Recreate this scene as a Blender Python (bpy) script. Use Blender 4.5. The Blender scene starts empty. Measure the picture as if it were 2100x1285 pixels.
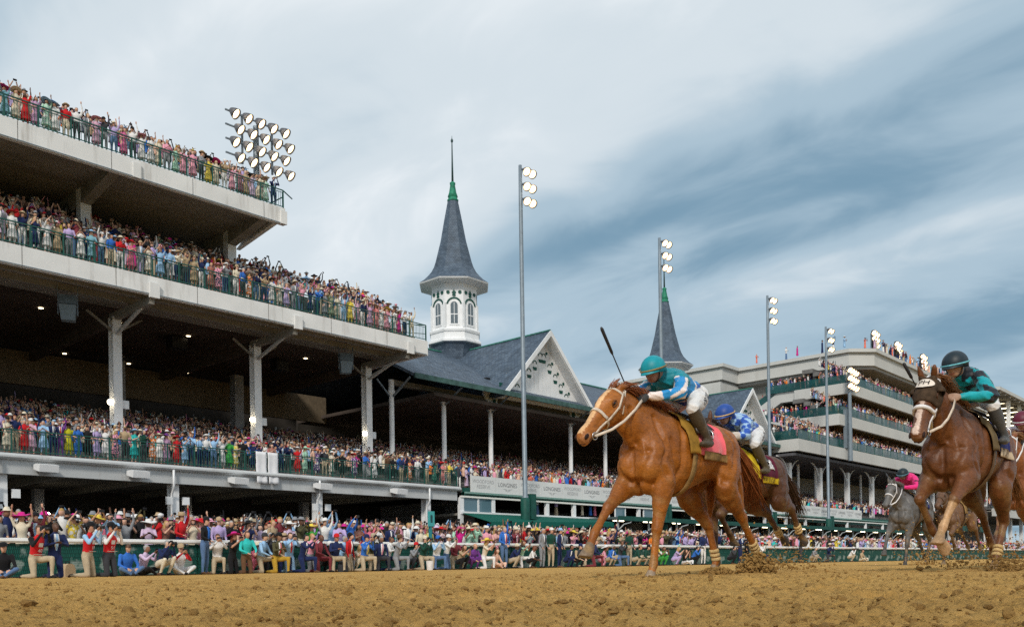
import bpy, bmesh, math, random
import numpy as np
from mathutils import Vector, Matrix
from mathutils.bvhtree import BVHTree
SC = bpy.context.scene
COL = SC.collection
random.seed(7)
RNG = np.random.default_rng(11)
R = math.radians
# world axes: X runs along the track (horses race towards -X), Y across it towards the stands, Z up
# ------------------------------------------------------------------ camera
CAM_TH = R(42.4)
cam = bpy.data.cameras.new('camera')
camera = bpy.data.objects.new('camera', cam)
COL.objects.link(camera)
cam.sensor_width = 36.0
cam.lens = 1830 / 2100 * 36.0
cam.shift_y = (1158 - 642.5) / 2100
cam.clip_start = 0.05
cam.clip_end = 6000
_a = Vector((math.cos(CAM_TH), math.sin(CAM_TH), 0))
_r = Vector((math.sin(CAM_TH), -math.cos(CAM_TH), 0))
_u = Vector((0, 0, 1))
_rot = Matrix((_r, _u, -_a)).transposed()
camera.matrix_world = Matrix.Translation((0, 0, 0.145)) @ _rot.to_4x4() @ Matrix.Rotation(-0.0155, 4, 'Z')
SC.camera = camera
# ------------------------------------------------------------------ sky, sun, exposure
SUN_AZ, SUN_EL = R(212), R(36)      # azimuth measured from +X towards +Y: behind the camera, over the infield
world = bpy.data.worlds.new('World')
SC.world = world
world.use_nodes = True
NT = world.node_tree
NT.nodes.clear()
def wn(t, **k):
    n = NT.nodes.new(t)
    for a, v in k.items(): setattr(n, a, v)
    return n
def wl(a, b): NT.links.new(a, b)
def wmath(op, a, b=None, c=None):
    n = wn('ShaderNodeMath', operation=op)
    for i, v in enumerate((a, b, c)):
        if v is None: continue
        if isinstance(v, (int, float)): n.inputs[i].default_value = v
        else: wl(v, n.inputs[i])
    return n.outputs[0]
sky = wn('ShaderNodeTexSky', sky_type='NISHITA', sun_disc=False)
sky.sun_elevation = SUN_EL
sky.sun_rotation = math.pi / 2 - SUN_AZ
tc = wn('ShaderNodeTexCoord')
sep = wn('ShaderNodeSeparateXYZ')
wl(tc.outputs['Generated'], sep.inputs[0])
zz = wmath('ADD', wmath('MAXIMUM', sep.outputs[2], 0.0), 0.16)
px = wmath('DIVIDE', sep.outputs[0], zz)
py = wmath('DIVIDE', sep.outputs[1], zz)
cmb = wn('ShaderNodeCombineXYZ')
wl(px, cmb.inputs[0]); wl(py, cmb.inputs[1])
def cloud_noise(rot, sx, sy, scale, detail, rough, off=(0, 0, 0), dist=0.0):
    m = wn('ShaderNodeMapping')
    m.inputs['Rotation'].default_value = (0, 0, rot)
    m.inputs['Scale'].default_value = (sx, sy, 1)
    m.inputs['Location'].default_value = off
    wl(cmb.outputs[0], m.inputs[0])
    n = wn('ShaderNodeTexNoise')
    n.inputs['Scale'].default_value = scale
    n.inputs['Detail'].default_value = detail
    n.inputs['Roughness'].default_value = rough
    n.inputs['Distortion'].default_value = dist
    wl(m.outputs[0], n.inputs['Vector'])
    return n.outputs['Fac']
SKY_A, SKY_B = (4.72, 2.06, 0.4), (7.92, 3.1, 0)
big = cloud_noise(R(-6), 1.5, 0.55, 0.55, 2, 0.5, SKY_A, 0.1)
band = cloud_noise(R(-6), 1.55, 0.62, 0.95, 4, 0.46, SKY_B, 0.5)
fine = cloud_noise(R(-2), 1.5, 0.95, 2.4, 5, 0.55, (0.6, 3.1, 0), 0.6)
mixv = wmath('ADD', wmath('ADD', wmath('MULTIPLY', big, 0.53), wmath('MULTIPLY', band, 0.34)), wmath('MULTIPLY', fine, 0.13))
ramp = wn('ShaderNodeValToRGB')
ramp.color_ramp.interpolation = 'EASE'
els = ramp.color_ramp.elements
els[0].position = 0.385; els[0].color = (0.17, 0.29, 0.39, 1)
els[1].position = 0.605; els[1].color = (0.90, 0.915, 0.925, 1)
e = els.new(0.455); e.color = (0.37, 0.485, 0.57, 1)
e = els.new(0.52); e.color = (0.60, 0.67, 0.715, 1)
wl(mixv, ramp.inputs[0])
bg_sky = wn('ShaderNodeBackground'); bg_sky.inputs['Strength'].default_value = 0.06
wl(sky.outputs[0], bg_sky.inputs['Color'])
bg_cl = wn('ShaderNodeBackground'); bg_cl.inputs['Strength'].default_value = 0.71
wl(ramp.outputs[0], bg_cl.inputs['Color'])
mx = wn('ShaderNodeMixShader'); mx.inputs[0].default_value = 0.93
wl(bg_sky.outputs[0], mx.inputs[1]); wl(bg_cl.outputs[0], mx.inputs[2])
wo = wn('ShaderNodeOutputWorld'); wl(mx.outputs[0], wo.inputs['Surface'])
sun = bpy.data.lights.new('sun', 'SUN')
sun.energy = 1.5; sun.angle = R(10); sun.color = (1.0, 0.93, 0.83)
sun_ob = bpy.data.objects.new('sun', sun)
COL.objects.link(sun_ob)
sd = Vector((math.cos(SUN_AZ) * math.cos(SUN_EL), math.sin(SUN_AZ) * math.cos(SUN_EL), math.sin(SUN_EL)))
sun_ob.rotation_euler = sd.to_track_quat('Z', 'Y').to_euler()
SC.view_settings.view_transform = 'Standard'
SC.view_settings.look = 'None'
SC.view_settings.exposure = 0.72
SC.view_settings.gamma = 1.0
SC.view_settings.use_curve_mapping = False
SC.render.engine = 'CYCLES'
SC.cycles.use_denoising = False
SC.cycles.max_bounces = 6
SC.cycles.diffuse_bounces = 3
SC.cycles.glossy_bounces = 2
SC.cycles.transparent_max_bounces = 6
SC.cycles.sample_clamp_indirect = 4.0

# ------------------------------------------------------------------ helpers
def rgb(r, g, b): return (r, g, b, 1.0)
def srgb(r, g, b):
    f = lambda c: c / 12.92 if c <= 0.04045 else ((c + 0.055) / 1.055) ** 2.4
    return (f(r / 255), f(g / 255), f(b / 255), 1.0)
MATS = {}
def mat(name, color, rough=0.6, spec=0.4, metal=0.0, var=0.0, vscale=4.0, bump=0.0, bscale=30.0, stain=None, emit=None, coat=0.0, attr=None, sheen=0.0, anis=(1, 1, 1)):
    """A procedural principled material: colour varied by noise, optional streaky stains and a fine bump."""
    if name in MATS: return MATS[name]
    m = bpy.data.materials.new(name); MATS[name] = m
    m.use_nodes = True
    nt = m.node_tree; ns = nt.nodes; p = ns['Principled BSDF']
    p.inputs['Roughness'].default_value = rough
    p.inputs['Specular IOR Level'].default_value = spec
    p.inputs['Metallic'].default_value = metal
    p.inputs['Coat Weight'].default_value = coat
    p.inputs['Sheen Weight'].default_value = sheen
    tcn = ns.new('ShaderNodeTexCoord')
    mp = ns.new('ShaderNodeMapping'); mp.inputs['Scale'].default_value = anis
    nt.links.new(tcn.outputs['Object'], mp.inputs[0])
    if attr:
        a = ns.new('ShaderNodeAttribute'); a.attribute_name = attr; base = a.outputs['Color']
    else:
        c = ns.new('ShaderNodeRGB'); c.outputs[0].default_value = color; base = c.outputs[0]
    if var > 0:
        n = ns.new('ShaderNodeTexNoise'); n.inputs['Scale'].default_value = vscale; n.inputs['Detail'].default_value = 6
        nt.links.new(mp.outputs[0], n.inputs['Vector'])
        mr = ns.new('ShaderNodeMapRange')
        mr.inputs['From Min'].default_value = 0.3; mr.inputs['From Max'].default_value = 0.7
        mr.inputs['To Min'].default_value = 1 - var; mr.inputs['To Max'].default_value = 1 + var
        nt.links.new(n.outputs['Fac'], mr.inputs[0])
        hm = ns.new('ShaderNodeMix'); hm.data_type = 'RGBA'; hm.blend_type = 'MULTIPLY'; hm.inputs[0].default_value = 1.0
        nt.links.new(base, hm.inputs[6]); nt.links.new(mr.outputs[0], hm.inputs[7]); base = hm.outputs[2]
    if stain:
        n = ns.new('ShaderNodeTexNoise'); n.inputs['Scale'].default_value = stain[2]; n.inputs['Detail'].default_value = 8
        n.inputs['Roughness'].default_value = 0.65
        m2 = ns.new('ShaderNodeMapping'); m2.inputs['Scale'].default_value = stain[3]
        nt.links.new(tcn.outputs['Object'], m2.inputs[0]); nt.links.new(m2.outputs[0], n.inputs['Vector'])
        mr = ns.new('ShaderNodeMapRange'); mr.inputs['From Min'].default_value = 0.55; mr.inputs['From Max'].default_value = 0.78
        mr.inputs['To Max'].default_value = stain[1]
        nt.links.new(n.outputs['Fac'], mr.inputs[0])
        hm = ns.new('ShaderNodeMix'); hm.data_type = 'RGBA'
        nt.links.new(mr.outputs[0], hm.inputs[0]); nt.links.new(base, hm.inputs[6]); hm.inputs[7].default_value = stain[0]; base = hm.outputs[2]
    nt.links.new(base, p.inputs['Base Color'])
    if bump > 0:
        n = ns.new('ShaderNodeTexNoise'); n.inputs['Scale'].default_value = bscale; n.inputs['Detail'].default_value = 5
        nt.links.new(mp.outputs[0], n.inputs['Vector'])
        b = ns.new('ShaderNodeBump'); b.inputs['Strength'].default_value = bump; b.inputs['Distance'].default_value = 0.02
        nt.links.new(n.outputs['Fac'], b.inputs['Height']); nt.links.new(b.outputs[0], p.inputs['Normal'])
    if emit:
        p.inputs['Emission Color'].default_value = emit[0]; p.inputs['Emission Strength'].default_value = emit[1]
    return m

def link(o, parent=None):
    COL.objects.link(o)
    if parent is not None: o.parent = parent
    return o
def tag(o, label=None, cat=None, group=None, kind=None):
    if label: o['label'] = label
    if cat: o['category'] = cat
    if group: o['group'] = group
    if kind: o['kind'] = kind
    return o
def empty(name, loc=(0, 0, 0), rz=0.0, label=None, cat=None, group=None):
    o = bpy.data.objects.new(name, None); link(o)
    o.empty_display_size = 0.2
    o.location = loc; o.rotation_euler = (0, 0, rz)
    return tag(o, label, cat, group)
def unit(v):
    v = np.asarray(v, float); n = np.linalg.norm(v)
    return v / n if n > 1e-9 else v

class MB:
    """Collects shapes and links them as one mesh object."""
    def __init__(s): s.V = []; s.F = []; s.M = []; s.m = 0
    def add(s, V, F, m=None):
        o = len(s.V); s.V.extend([tuple(v) for v in V])
        s.F.extend([tuple(i + o for i in f) for f in F])
        s.M.extend([s.m if m is None else m] * len(F)); return s
    def box(s, x0, x1, y0, y1, z0, z1, m=None):
        V = [(x, y, z) for z in (z0, z1) for y in (y0, y1) for x in (x0, x1)]
        return s.add(V, [(0, 2, 3, 1), (4, 5, 7, 6), (0, 1, 5, 4), (2, 6, 7, 3), (0, 4, 6, 2), (1, 3, 7, 5)], m)
    def bar(s, a, b, w, h, m=None, up=(0, 0, 1)):
        """rectangular bar from a to b, w across, h along up"""
        a = np.array(a, float); b = np.array(b, float); d = unit(b - a); u = np.array(up, float)
        if abs(d @ u) > 0.98: u = np.array((0, 1.0, 0))
        l = unit(np.cross(d, u)); u = np.cross(l, d)
        V = [p + l * sx * w / 2 + u * sz * h / 2 for p in (a, b) for sz in (-1, 1) for sx in (-1, 1)]
        return s.add(V, [(0, 1, 3, 2), (4, 6, 7, 5), (0, 4, 5, 1), (2, 3, 7, 6), (0, 2, 6, 4), (1, 5, 7, 3)], m)
    def extrude(s, poly, mapf, a, b, m=None):
        """poly: 2D outline; mapf(u, v, w) -> xyz; extruded for w in a..b"""
        n = len(poly)
        V = [mapf(u, v, a) for u, v in poly] + [mapf(u, v, b) for u, v in poly]
        F = [tuple(range(n))[::-1], tuple(range(n, 2 * n))] + [(i, (i + 1) % n, n + (i + 1) % n, n + i) for i in range(n)]
        return s.add(V, F, m)
    def rings(s, rings, m=None, cap=True, closed=True):
        n = len(rings[0]); V = [p for r in rings for p in r]; F = []
        for k in range(len(rings) - 1):
            for i in range(n if closed else n - 1):
                j = (i + 1) % n
                F.append((k * n + i, k * n + j, (k + 1) * n + j, (k + 1) * n + i))
        if cap:
            F.append(tuple(range(n))[::-1]); F.append(tuple(range((len(rings) - 1) * n, len(rings) * n)))
        return s.add(V, F, m)
    def tube(s, pts, r, n=8, m=None, cap=True):
        P = [np.array(p, float) for p in pts]; L = len(P)
        rr = r if hasattr(r, '__len__') else [r] * L
        d0 = unit(P[1] - P[0]); ref = np.array((0, 0, 1.0)) if abs(d0[2]) < 0.9 else np.array((1.0, 0, 0))
        rings = []
        for i in range(L):
            d = unit(P[min(i + 1, L - 1)] - P[max(i - 1, 0)])
            l = unit(np.cross(d, ref)); u = np.cross(l, d); ref = u
            rings.append([P[i] + (l * math.cos(q) + u * math.sin(q)) * rr[i] for q in [2 * math.pi * j / n for j in range(n)]])
        return s.rings(rings, m, cap)
    def lathe(s, prof, c=(0, 0, 0), n=16, m=None, ph=0.0, cap=True):
        rings = [[(c[0] + r * math.cos(ph + 2 * math.pi * j / n), c[1] + r * math.sin(ph + 2 * math.pi * j / n), c[2] + z) for j in range(n)] for r, z in prof]
        return s.rings(rings, m, cap)
    def ellipsoid(s, c, r, n=10, k=6, m=None, rot=None):
        V = []; c = np.array(c, float)
        for i in range(1, k):
            th = math.pi * i / k
            for j in range(n):
                q = 2 * math.pi * j / n
                V.append(np.array((r[0] * math.sin(th) * math.cos(q), r[1] * math.sin(th) * math.sin(q), r[2] * math.cos(th))))
        V.append(np.array((0, 0, r[2]))); V.append(np.array((0, 0, -r[2])))
        if rot is not None: V = [rot @ v for v in V]
        V = [c + v for v in V]; F = []
        for i in range(k - 2):
            for j in range(n):
                j2 = (j + 1) % n
                F.append((i * n + j, (i + 1) * n + j, (i + 1) * n + j2, i * n + j2))
        t = (k - 1) * n
        for j in range(n):
            F.append((t, j, (j + 1) % n)); F.append((t + 1, (k - 2) * n + (j + 1) % n, (k - 2) * n + j))
        return s.add(V, F, m)
    def mesh(s, name, mats, smooth=False):
        me = bpy.data.meshes.new(name)
        me.from_pydata([tuple(map(float, v)) for v in s.V], [], s.F)
        for mm in (mats if isinstance(mats, (list, tuple)) else [mats]): me.materials.append(mm)
        if any(s.M): me.polygons.foreach_set('material_index', s.M)
        if smooth: me.polygons.foreach_set('use_smooth', [True] * len(s.F))
        me.update(); return me
    def build(s, name, mats, parent=None, smooth=False, kind=None):
        o = bpy.data.objects.new(name, s.mesh(name, mats, smooth)); link(o, parent)
        if kind: o['kind'] = kind
        return o
def copy_tree(o, parent=None):
    c = o.copy(); link(c, parent)
    for ch in list(o.children): copy_tree(ch, c)
    return c

# organic bodies: closed lofts merged into one continuous skin
class Body:
    def __init__(s): s.mb = MB(); s.seg = []
    def ell_loft(s, secs, region, n=14):
        """secs: (centre, half width, half height, width axis, height axis)"""
        rings = []
        for c, a, b, wa, ha in secs:
            c = np.array(c, float)
            rings.append([c + wa * a * math.cos(q) + ha * b * math.sin(q) for q in [2 * math.pi * j / n for j in range(n)]])
        s.mb.rings(rings)
        for i in range(len(secs) - 1):
            s.seg.append((np.array(secs[i][0], float), np.array(secs[i + 1][0], float), (secs[i][1] + secs[i][2]) / 2, (secs[i + 1][1] + secs[i + 1][2]) / 2, region))
    def bone(s, p0, p1, prof, region, side=(0, 1, 0), n=12):
        """tapered elliptical limb; prof: (fraction, half width along side, half depth)"""
        p0 = np.array(p0, float); p1 = np.array(p1, float); d = unit(p1 - p0)
        wa = np.array(side, float); wa = unit(wa - d * (wa @ d)); ha = np.cross(d, wa)
        s.ell_loft([(p0 + (p1 - p0) * f, a, b, wa, ha) for f, a, b in prof], region, n)
    def ball(s, c, r, region, rot=None, n=12, k=8):
        r = (r, r, r) if not hasattr(r, '__len__') else r
        s.mb.ellipsoid(c, r, n, k, rot=rot)
        s.seg.append((np.array(c, float), np.array(c, float) + 1e-4, sum(r) / 3, sum(r) / 3, region))
    def skin(s, name, voxel, iters=3):
        me = s.mb.mesh(name + '_raw', [])
        o = bpy.data.objects.new(name + '_raw', me); COL.objects.link(o)
        md = o.modifiers.new('r', 'REMESH'); md.mode = 'VOXEL'; md.voxel_size = voxel
        md = o.modifiers.new('s', 'SMOOTH'); md.factor = 0.5; md.iterations = iters
        dg = bpy.context.evaluated_depsgraph_get()
        out = bpy.data.meshes.new_from_object(o.evaluated_get(dg))
        out.name = name
        bpy.data.objects.remove(o); bpy.data.meshes.remove(me)
        out.polygons.foreach_set('use_smooth', [True] * len(out.polygons))
        return out
    def regions(s, P):
        """index of the closest limb for each point"""
        best = np.full(len(P), 1e9); idx = np.zeros(len(P), int); par = np.zeros(len(P))
        names = []
        for a, b, r0, r1, reg in s.seg:
            if reg not in names: names.append(reg)
            d = b - a; L = d @ d
            t = np.clip(((P - a) @ d) / L, 0, 1)
            q = np.linalg.norm(P - (a + t[:, None] * d), axis=1) - (r0 + (r1 - r0) * t)
            w = q < best
            best[w] = q[w]; idx[w] = names.index(reg)
        return idx, names
def verts_of(me):
    P = np.empty(len(me.vertices) * 3, np.float32); me.vertices.foreach_get('co', P); return P.reshape(-1, 3)
def paint(me, C, name='Col'):
    a = me.color_attributes.new(name, 'FLOAT_COLOR', 'POINT')
    C4 = np.ones((len(C), 4), np.float32); C4[:, :3] = C[:, :3]
    a.data.foreach_set('color', C4.ravel())
def text_mesh(name, body, size, m, align='CENTER', ext=0.002):
    cu = bpy.data.curves.new(name, 'FONT'); cu.body = body; cu.size = size; cu.extrude = ext
    cu.align_x = align; cu.align_y = 'CENTER'; cu.resolution_u = 2
    o = bpy.data.objects.new(name, cu); COL.objects.link(o)
    dg = bpy.context.evaluated_depsgraph_get()
    me = bpy.data.meshes.new_from_object(o.evaluated_get(dg)); me.name = name
    bpy.data.objects.remove(o); bpy.data.curves.remove(cu)
    me.materials.clear(); me.materials.append(m)
    return me
# ------------------------------------------------------------------ noise used for the ground relief
def vnoise(x, y, seed=0):
    xi = np.floor(x).astype(np.int64); yi = np.floor(y).astype(np.int64); fx = x - xi; fy = y - yi
    fx = fx * fx * (3 - 2 * fx); fy = fy * fy * (3 - 2 * fy)
    def h(a, b):
        n = (a * 374761393 + b * 668265263 + seed * 974634541) & 0xFFFFFFFF
        n = ((n ^ (n >> 13)) * 1274126177) & 0xFFFFFFFF
        return ((n ^ (n >> 16)) & 0xFFFF) / 65535.0
    return (h(xi, yi) * (1 - fx) + h(xi + 1, yi) * fx) * (1 - fy) + (h(xi, yi + 1) * (1 - fx) + h(xi + 1, yi + 1) * fx) * fy
_hg = np.random.default_rng(17)
HOOF = np.stack((_hg.uniform(2.5, 18, 260), _hg.uniform(.8, 7.5, 260), _hg.uniform(.05, .085, 260), _hg.uniform(.012, .032, 260)), -1)
HOOF = HOOF[np.hypot(HOOF[:, 0], HOOF[:, 1]) > 2.6]
def hoof_marks(x, y):
    """prints punched into the harrowed surface, each with a pushed-up rim behind"""
    z = np.zeros(np.shape(x))
    for hx, hy, r, dp in HOOF:
        w = (np.abs(x - hx) < r * 3.2) & (np.abs(y - hy) < r * 3.2)
        if not w.any(): continue
        d = np.hypot(x[w] - hx, (y[w] - hy) * 1.15) / r
        z[w] += -dp * np.exp(-d ** 4) + dp * .7 * np.exp(-((d - 1.5) / .4) ** 2) * (.4 + .6 * (x[w] > hx))
    return z
def dirt_height(x, y):
    wx = x + .05 * vnoise(x * 9, y * 9, 5); wy = y + .05 * vnoise(x * 9 + 7, y * 9, 6)
    a = vnoise(wx * 1.3, wy * 1.3, 1) - .5
    b = np.abs(vnoise(wx * 5.5, wy * 5.5, 2) - .5) * 2
    c = np.abs(vnoise(wx * 13, wy * 13, 3) - .5) * 2
    d = np.abs(vnoise(wx * 27, wy * 27, 4) - .5) * 2
    e = np.abs(vnoise(wx * 55, wy * 55, 9) - .5) * 2
    har = (.5 + .5 * np.sin((y + .03 * vnoise(x * 2, y * 2, 12)) * 2 * math.pi / .115)) ** 3 * (.3 + .7 * vnoise(x * .8 + 9, y * .8, 13))
    return .009 * har + hoof_marks(x, y) + .016 * a + .012 * (1 - b) ** 2 + .017 * (1 - c) ** 1.8 + .020 * (1 - d) ** 1.3 + .013 * (1 - e) - .028
def dirt_material(name, c1, c2, c3):
    m = bpy.data.materials.new(name); MATS[name] = m; m.use_nodes = True
    nt = m.node_tree; ns = nt.nodes; p = ns['Principled BSDF']; p.inputs['Roughness'].default_value = .95; p.inputs['Specular IOR Level'].default_value = .15
    tcn = ns.new('ShaderNodeTexCoord')
    def nz(scale, det, rough=.6):
        n = ns.new('ShaderNodeTexNoise'); n.inputs['Scale'].default_value = scale; n.inputs['Detail'].default_value = det; n.inputs['Roughness'].default_value = rough
        nt.links.new(tcn.outputs['Object'], n.inputs['Vector']); return n.outputs['Fac']
    r1 = ns.new('ShaderNodeValToRGB'); e = r1.color_ramp.elements
    e[0].position = .30; e[0].color = c1; e[1].position = .72; e[1].color = c3; q = e.new(.5); q.color = c2
    mx = ns.new('ShaderNodeMath'); mx.operation = 'MULTIPLY_ADD'; mx.inputs[1].default_value = .55
    ad = ns.new('ShaderNodeMath'); ad.operation = 'MULTIPLY'; ad.inputs[1].default_value = .45
    nt.links.new(nz(.7, 4), ad.inputs[0]); nt.links.new(nz(22, 8, .7), mx.inputs[0]); nt.links.new(ad.outputs[0], mx.inputs[2])
    nt.links.new(mx.outputs[0], r1.inputs[0]); nt.links.new(r1.outputs[0], p.inputs['Base Color'])
    b = ns.new('ShaderNodeBump'); b.inputs['Strength'].default_value = 1.0; b.inputs['Distance'].default_value = .045
    nt.links.new(nz(26, 9, .68), b.inputs['Height']); nt.links.new(b.outputs[0], p.inputs['Normal'])
    return m
DIRT = dirt_material('track_dirt', rgb(.31, .17, .050), rgb(.55, .32, .096), rgb(.67, .42, .145))
CLOD = dirt_material('clod_dirt', rgb(.20, .11, .037), rgb(.36, .21, .068), rgb(.50, .305, .105))  # clods coloured darker than the track, imitating small shadows between them
# ------------------------------------------------------------------ ground, track, apron
gb = MB(); gb.box(-3000, 3500, -3000, 3500, -1.0, -.30)
tag(gb.build('ground', mat('far_ground', rgb(.10, .12, .06), .95, .2, var=.3, vscale=.2)), kind='structure')
def axis(fine0, fine1, st, lo, hi):
    a = list(np.arange(fine0, fine1, st)); s_ = st; v = fine1
    while v < hi: a.append(v); s_ *= 1.09; v += s_
    a.append(hi); b = []; s_ = st; v = fine0 - st
    while v > lo: b.append(v); s_ *= 1.12; v -= s_
    b.append(lo); return np.array(b[::-1] + a)
tx = axis(.5, 5.6, .017, -40, 330); ty = axis(.3, 4.6, .017, -9, 26.2)
TX, TY = np.meshgrid(tx, ty, indexing='ij')
dd = np.hypot(TX, TY)
TZ = dirt_height(TX, TY) * np.clip(1.15 - dd / 60, .25, 1) * np.clip(dd / 1.2, .15, 1)
nV = TX.size; nx_, ny_ = TX.shape
me = bpy.data.meshes.new('dirt_track')
me.vertices.add(nV); me.vertices.foreach_set('co', np.stack((TX, TY, TZ), -1).astype(np.float32).ravel())
ii = (np.arange(nx_ - 1)[:, None] * ny_ + np.arange(ny_ - 1)[None, :]).ravel()
quads = np.stack((ii, ii + ny_, ii + ny_ + 1, ii + 1), -1)
me.loops.add(quads.size); me.loops.foreach_set('vertex_index', quads.ravel().astype(np.int32))
me.polygons.add(len(quads)); me.polygons.foreach_set('loop_start', np.arange(0, quads.size, 4, dtype=np.int32))
me.polygons.foreach_set('use_smooth', np.ones(len(quads), bool))
me.update(calc_edges=True); me.materials.append(DIRT)
tag(link(bpy.data.objects.new('dirt_track', me)), kind='structure')
ICO_V = []
_g = (1 + 5 ** .5) / 2
for a_, b_ in ((-1, _g), (1, _g), (-1, -_g), (1, -_g)): ICO_V += [(a_, b_, 0)]
for a_, b_ in ((-1, _g), (1, _g), (-1, -_g), (1, -_g)): ICO_V += [(0, a_, b_)]
for a_, b_ in ((_g, -1), (_g, 1), (-_g, -1), (-_g, 1)): ICO_V += [(a_, 0, b_)]
ICO_V = np.array(ICO_V) / 1.9
ICO_F = np.array([(0, 11, 5), (0, 5, 1), (0, 1, 7), (0, 7, 10), (0, 10, 11), (1, 5, 9), (5, 11, 4), (11, 10, 2), (10, 7, 6), (7, 1, 8), (3, 9, 4), (3, 4, 2), (3, 2, 6), (3, 6, 8), (3, 8, 9), (4, 9, 5), (2, 4, 11), (6, 2, 10), (8, 6, 7), (9, 8, 1)])
def clods(name, C, S, label=None, smooth=False, m=None, squash=.75):
    """a joined scatter of small lumps: centres C, radii S"""
    n = len(C)
    V = ICO_V[None] * (1 + RNG.uniform(-.32, .32, (n, 12, 1))) * S[:, None, None] * RNG.uniform(.6, 1.3, (n, 1, 3)) * np.array((1, 1, squash))
    an = RNG.uniform(0, 6.28, n); c, s_ = np.cos(an)[:, None], np.sin(an)[:, None]
    X = V[..., 0] * c - V[..., 1] * s_; Yy = V[..., 0] * s_ + V[..., 1] * c
    V = np.stack((X, Yy, V[..., 2]), -1) + C[:, None, :]
    F = (ICO_F[None] + (np.arange(n) * 12)[:, None, None]).reshape(-1, 3)
    me = bpy.data.meshes.new(name); me.from_pydata(V.reshape(-1, 3).tolist(), [], F.tolist())
    if smooth: me.polygons.foreach_set('use_smooth', [True] * len(F))
    me.materials.append(m or CLOD); me.update()
    o = link(bpy.data.objects.new(name, me)); o['kind'] = 'stuff'
    if label: o['label'] = label
    return o
N = 13000
th = CAM_TH + RNG.uniform(-.62, .62, N); rr_ = 1.25 * (13 / 1.25) ** RNG.uniform(0, 1, N) ** .95
cx_, cy_ = rr_ * np.cos(th), rr_ * np.sin(th)
sz = np.clip(RNG.lognormal(-5.4, .62, N), .002, .032) * np.clip(.55 + rr_ / 9, .55, 1.5)
cz_ = dirt_height(cx_, cy_) * np.clip(rr_ / 1.2, .15, 1) + sz * .2
clods('dirt_clods', np.stack((cx_, cy_, cz_), -1), sz, 'loose crumbled clods scattered over the harrowed dirt')
ab = MB()
prof = [(26.25, -.1), (26.25, .02), (44, 1.0), (64, 1.2), (64, -.1)]
ab.extrude(prof, lambda u, v, w: (w, u, v), -20, 330)
tag(ab.build('apron', mat('apron_asphalt', rgb(.11, .105, .10), .9, .2, var=.25, vscale=1.5)), kind='structure')
def apron_z(y): return .02 + (y - 26.25) / (44 - 26.25) * .98 if y < 44 else 1.0 + (y - 44) * .01

# ------------------------------------------------------------------ materials of the stands
CONC = mat('painted_concrete', rgb(.73, .73, .72), .75, .3, var=.07, vscale=.8, bump=.05, bscale=8, stain=(rgb(.24, .20, .16), .7, 1.5, (1.0, 1.0, .10)))
CONC2 = mat('grey_painted_beam', rgb(.50, .515, .52), .7, .3, var=.08, vscale=.9, stain=(rgb(.25, .21, .17), .6, 1.3, (.8, 1, .15)))
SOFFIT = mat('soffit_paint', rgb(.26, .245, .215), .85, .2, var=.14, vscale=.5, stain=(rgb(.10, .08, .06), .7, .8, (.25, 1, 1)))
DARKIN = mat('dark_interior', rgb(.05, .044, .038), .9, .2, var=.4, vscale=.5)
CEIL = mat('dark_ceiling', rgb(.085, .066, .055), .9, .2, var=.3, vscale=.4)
TREAD = mat('seating_steps', rgb(.16, .155, .15), .9, .2, var=.25, vscale=1.5)
WHITE = mat('white_paint', rgb(.78, .79, .80), .5, .4, var=.05, vscale=2.0, stain=(rgb(.38, .35, .30), .4, 2.0, (1, 1, .15)))
GREEN = mat('green_paint', rgb(.010, .085, .066), .45, .4, var=.15, vscale=3)
GREENP = mat('green_panel', rgb(.008, .075, .058), .6, .3, var=.25, vscale=2.5)
BLACKM = mat('black_equipment', rgb(.014, .014, .016), .5, .4, var=.3, vscale=5)
STEEL = mat('galvanised_steel', rgb(.20, .245, .285), .5, .4, .25, var=.12, vscale=3)
DOWN = mat('downlight', rgb(1, .85, .6), emit=(rgb(1, .80, .50), 3.0))
BULB = mat('lit_bulb', rgb(1, .9, .7), emit=(rgb(1, .86, .62), 7.0))
FLOOD = mat('flood_face', rgb(1, .8, .5), emit=(rgb(1, .72, .42), 1.8))
HOT = mat('flood_bulb', rgb(1, .95, .85), emit=(rgb(1, .93, .80), 7.0))
SHADE = mat('lamp_shade_metal', rgb(.12, .12, .13), .5, .4, .3, var=.2)
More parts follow.
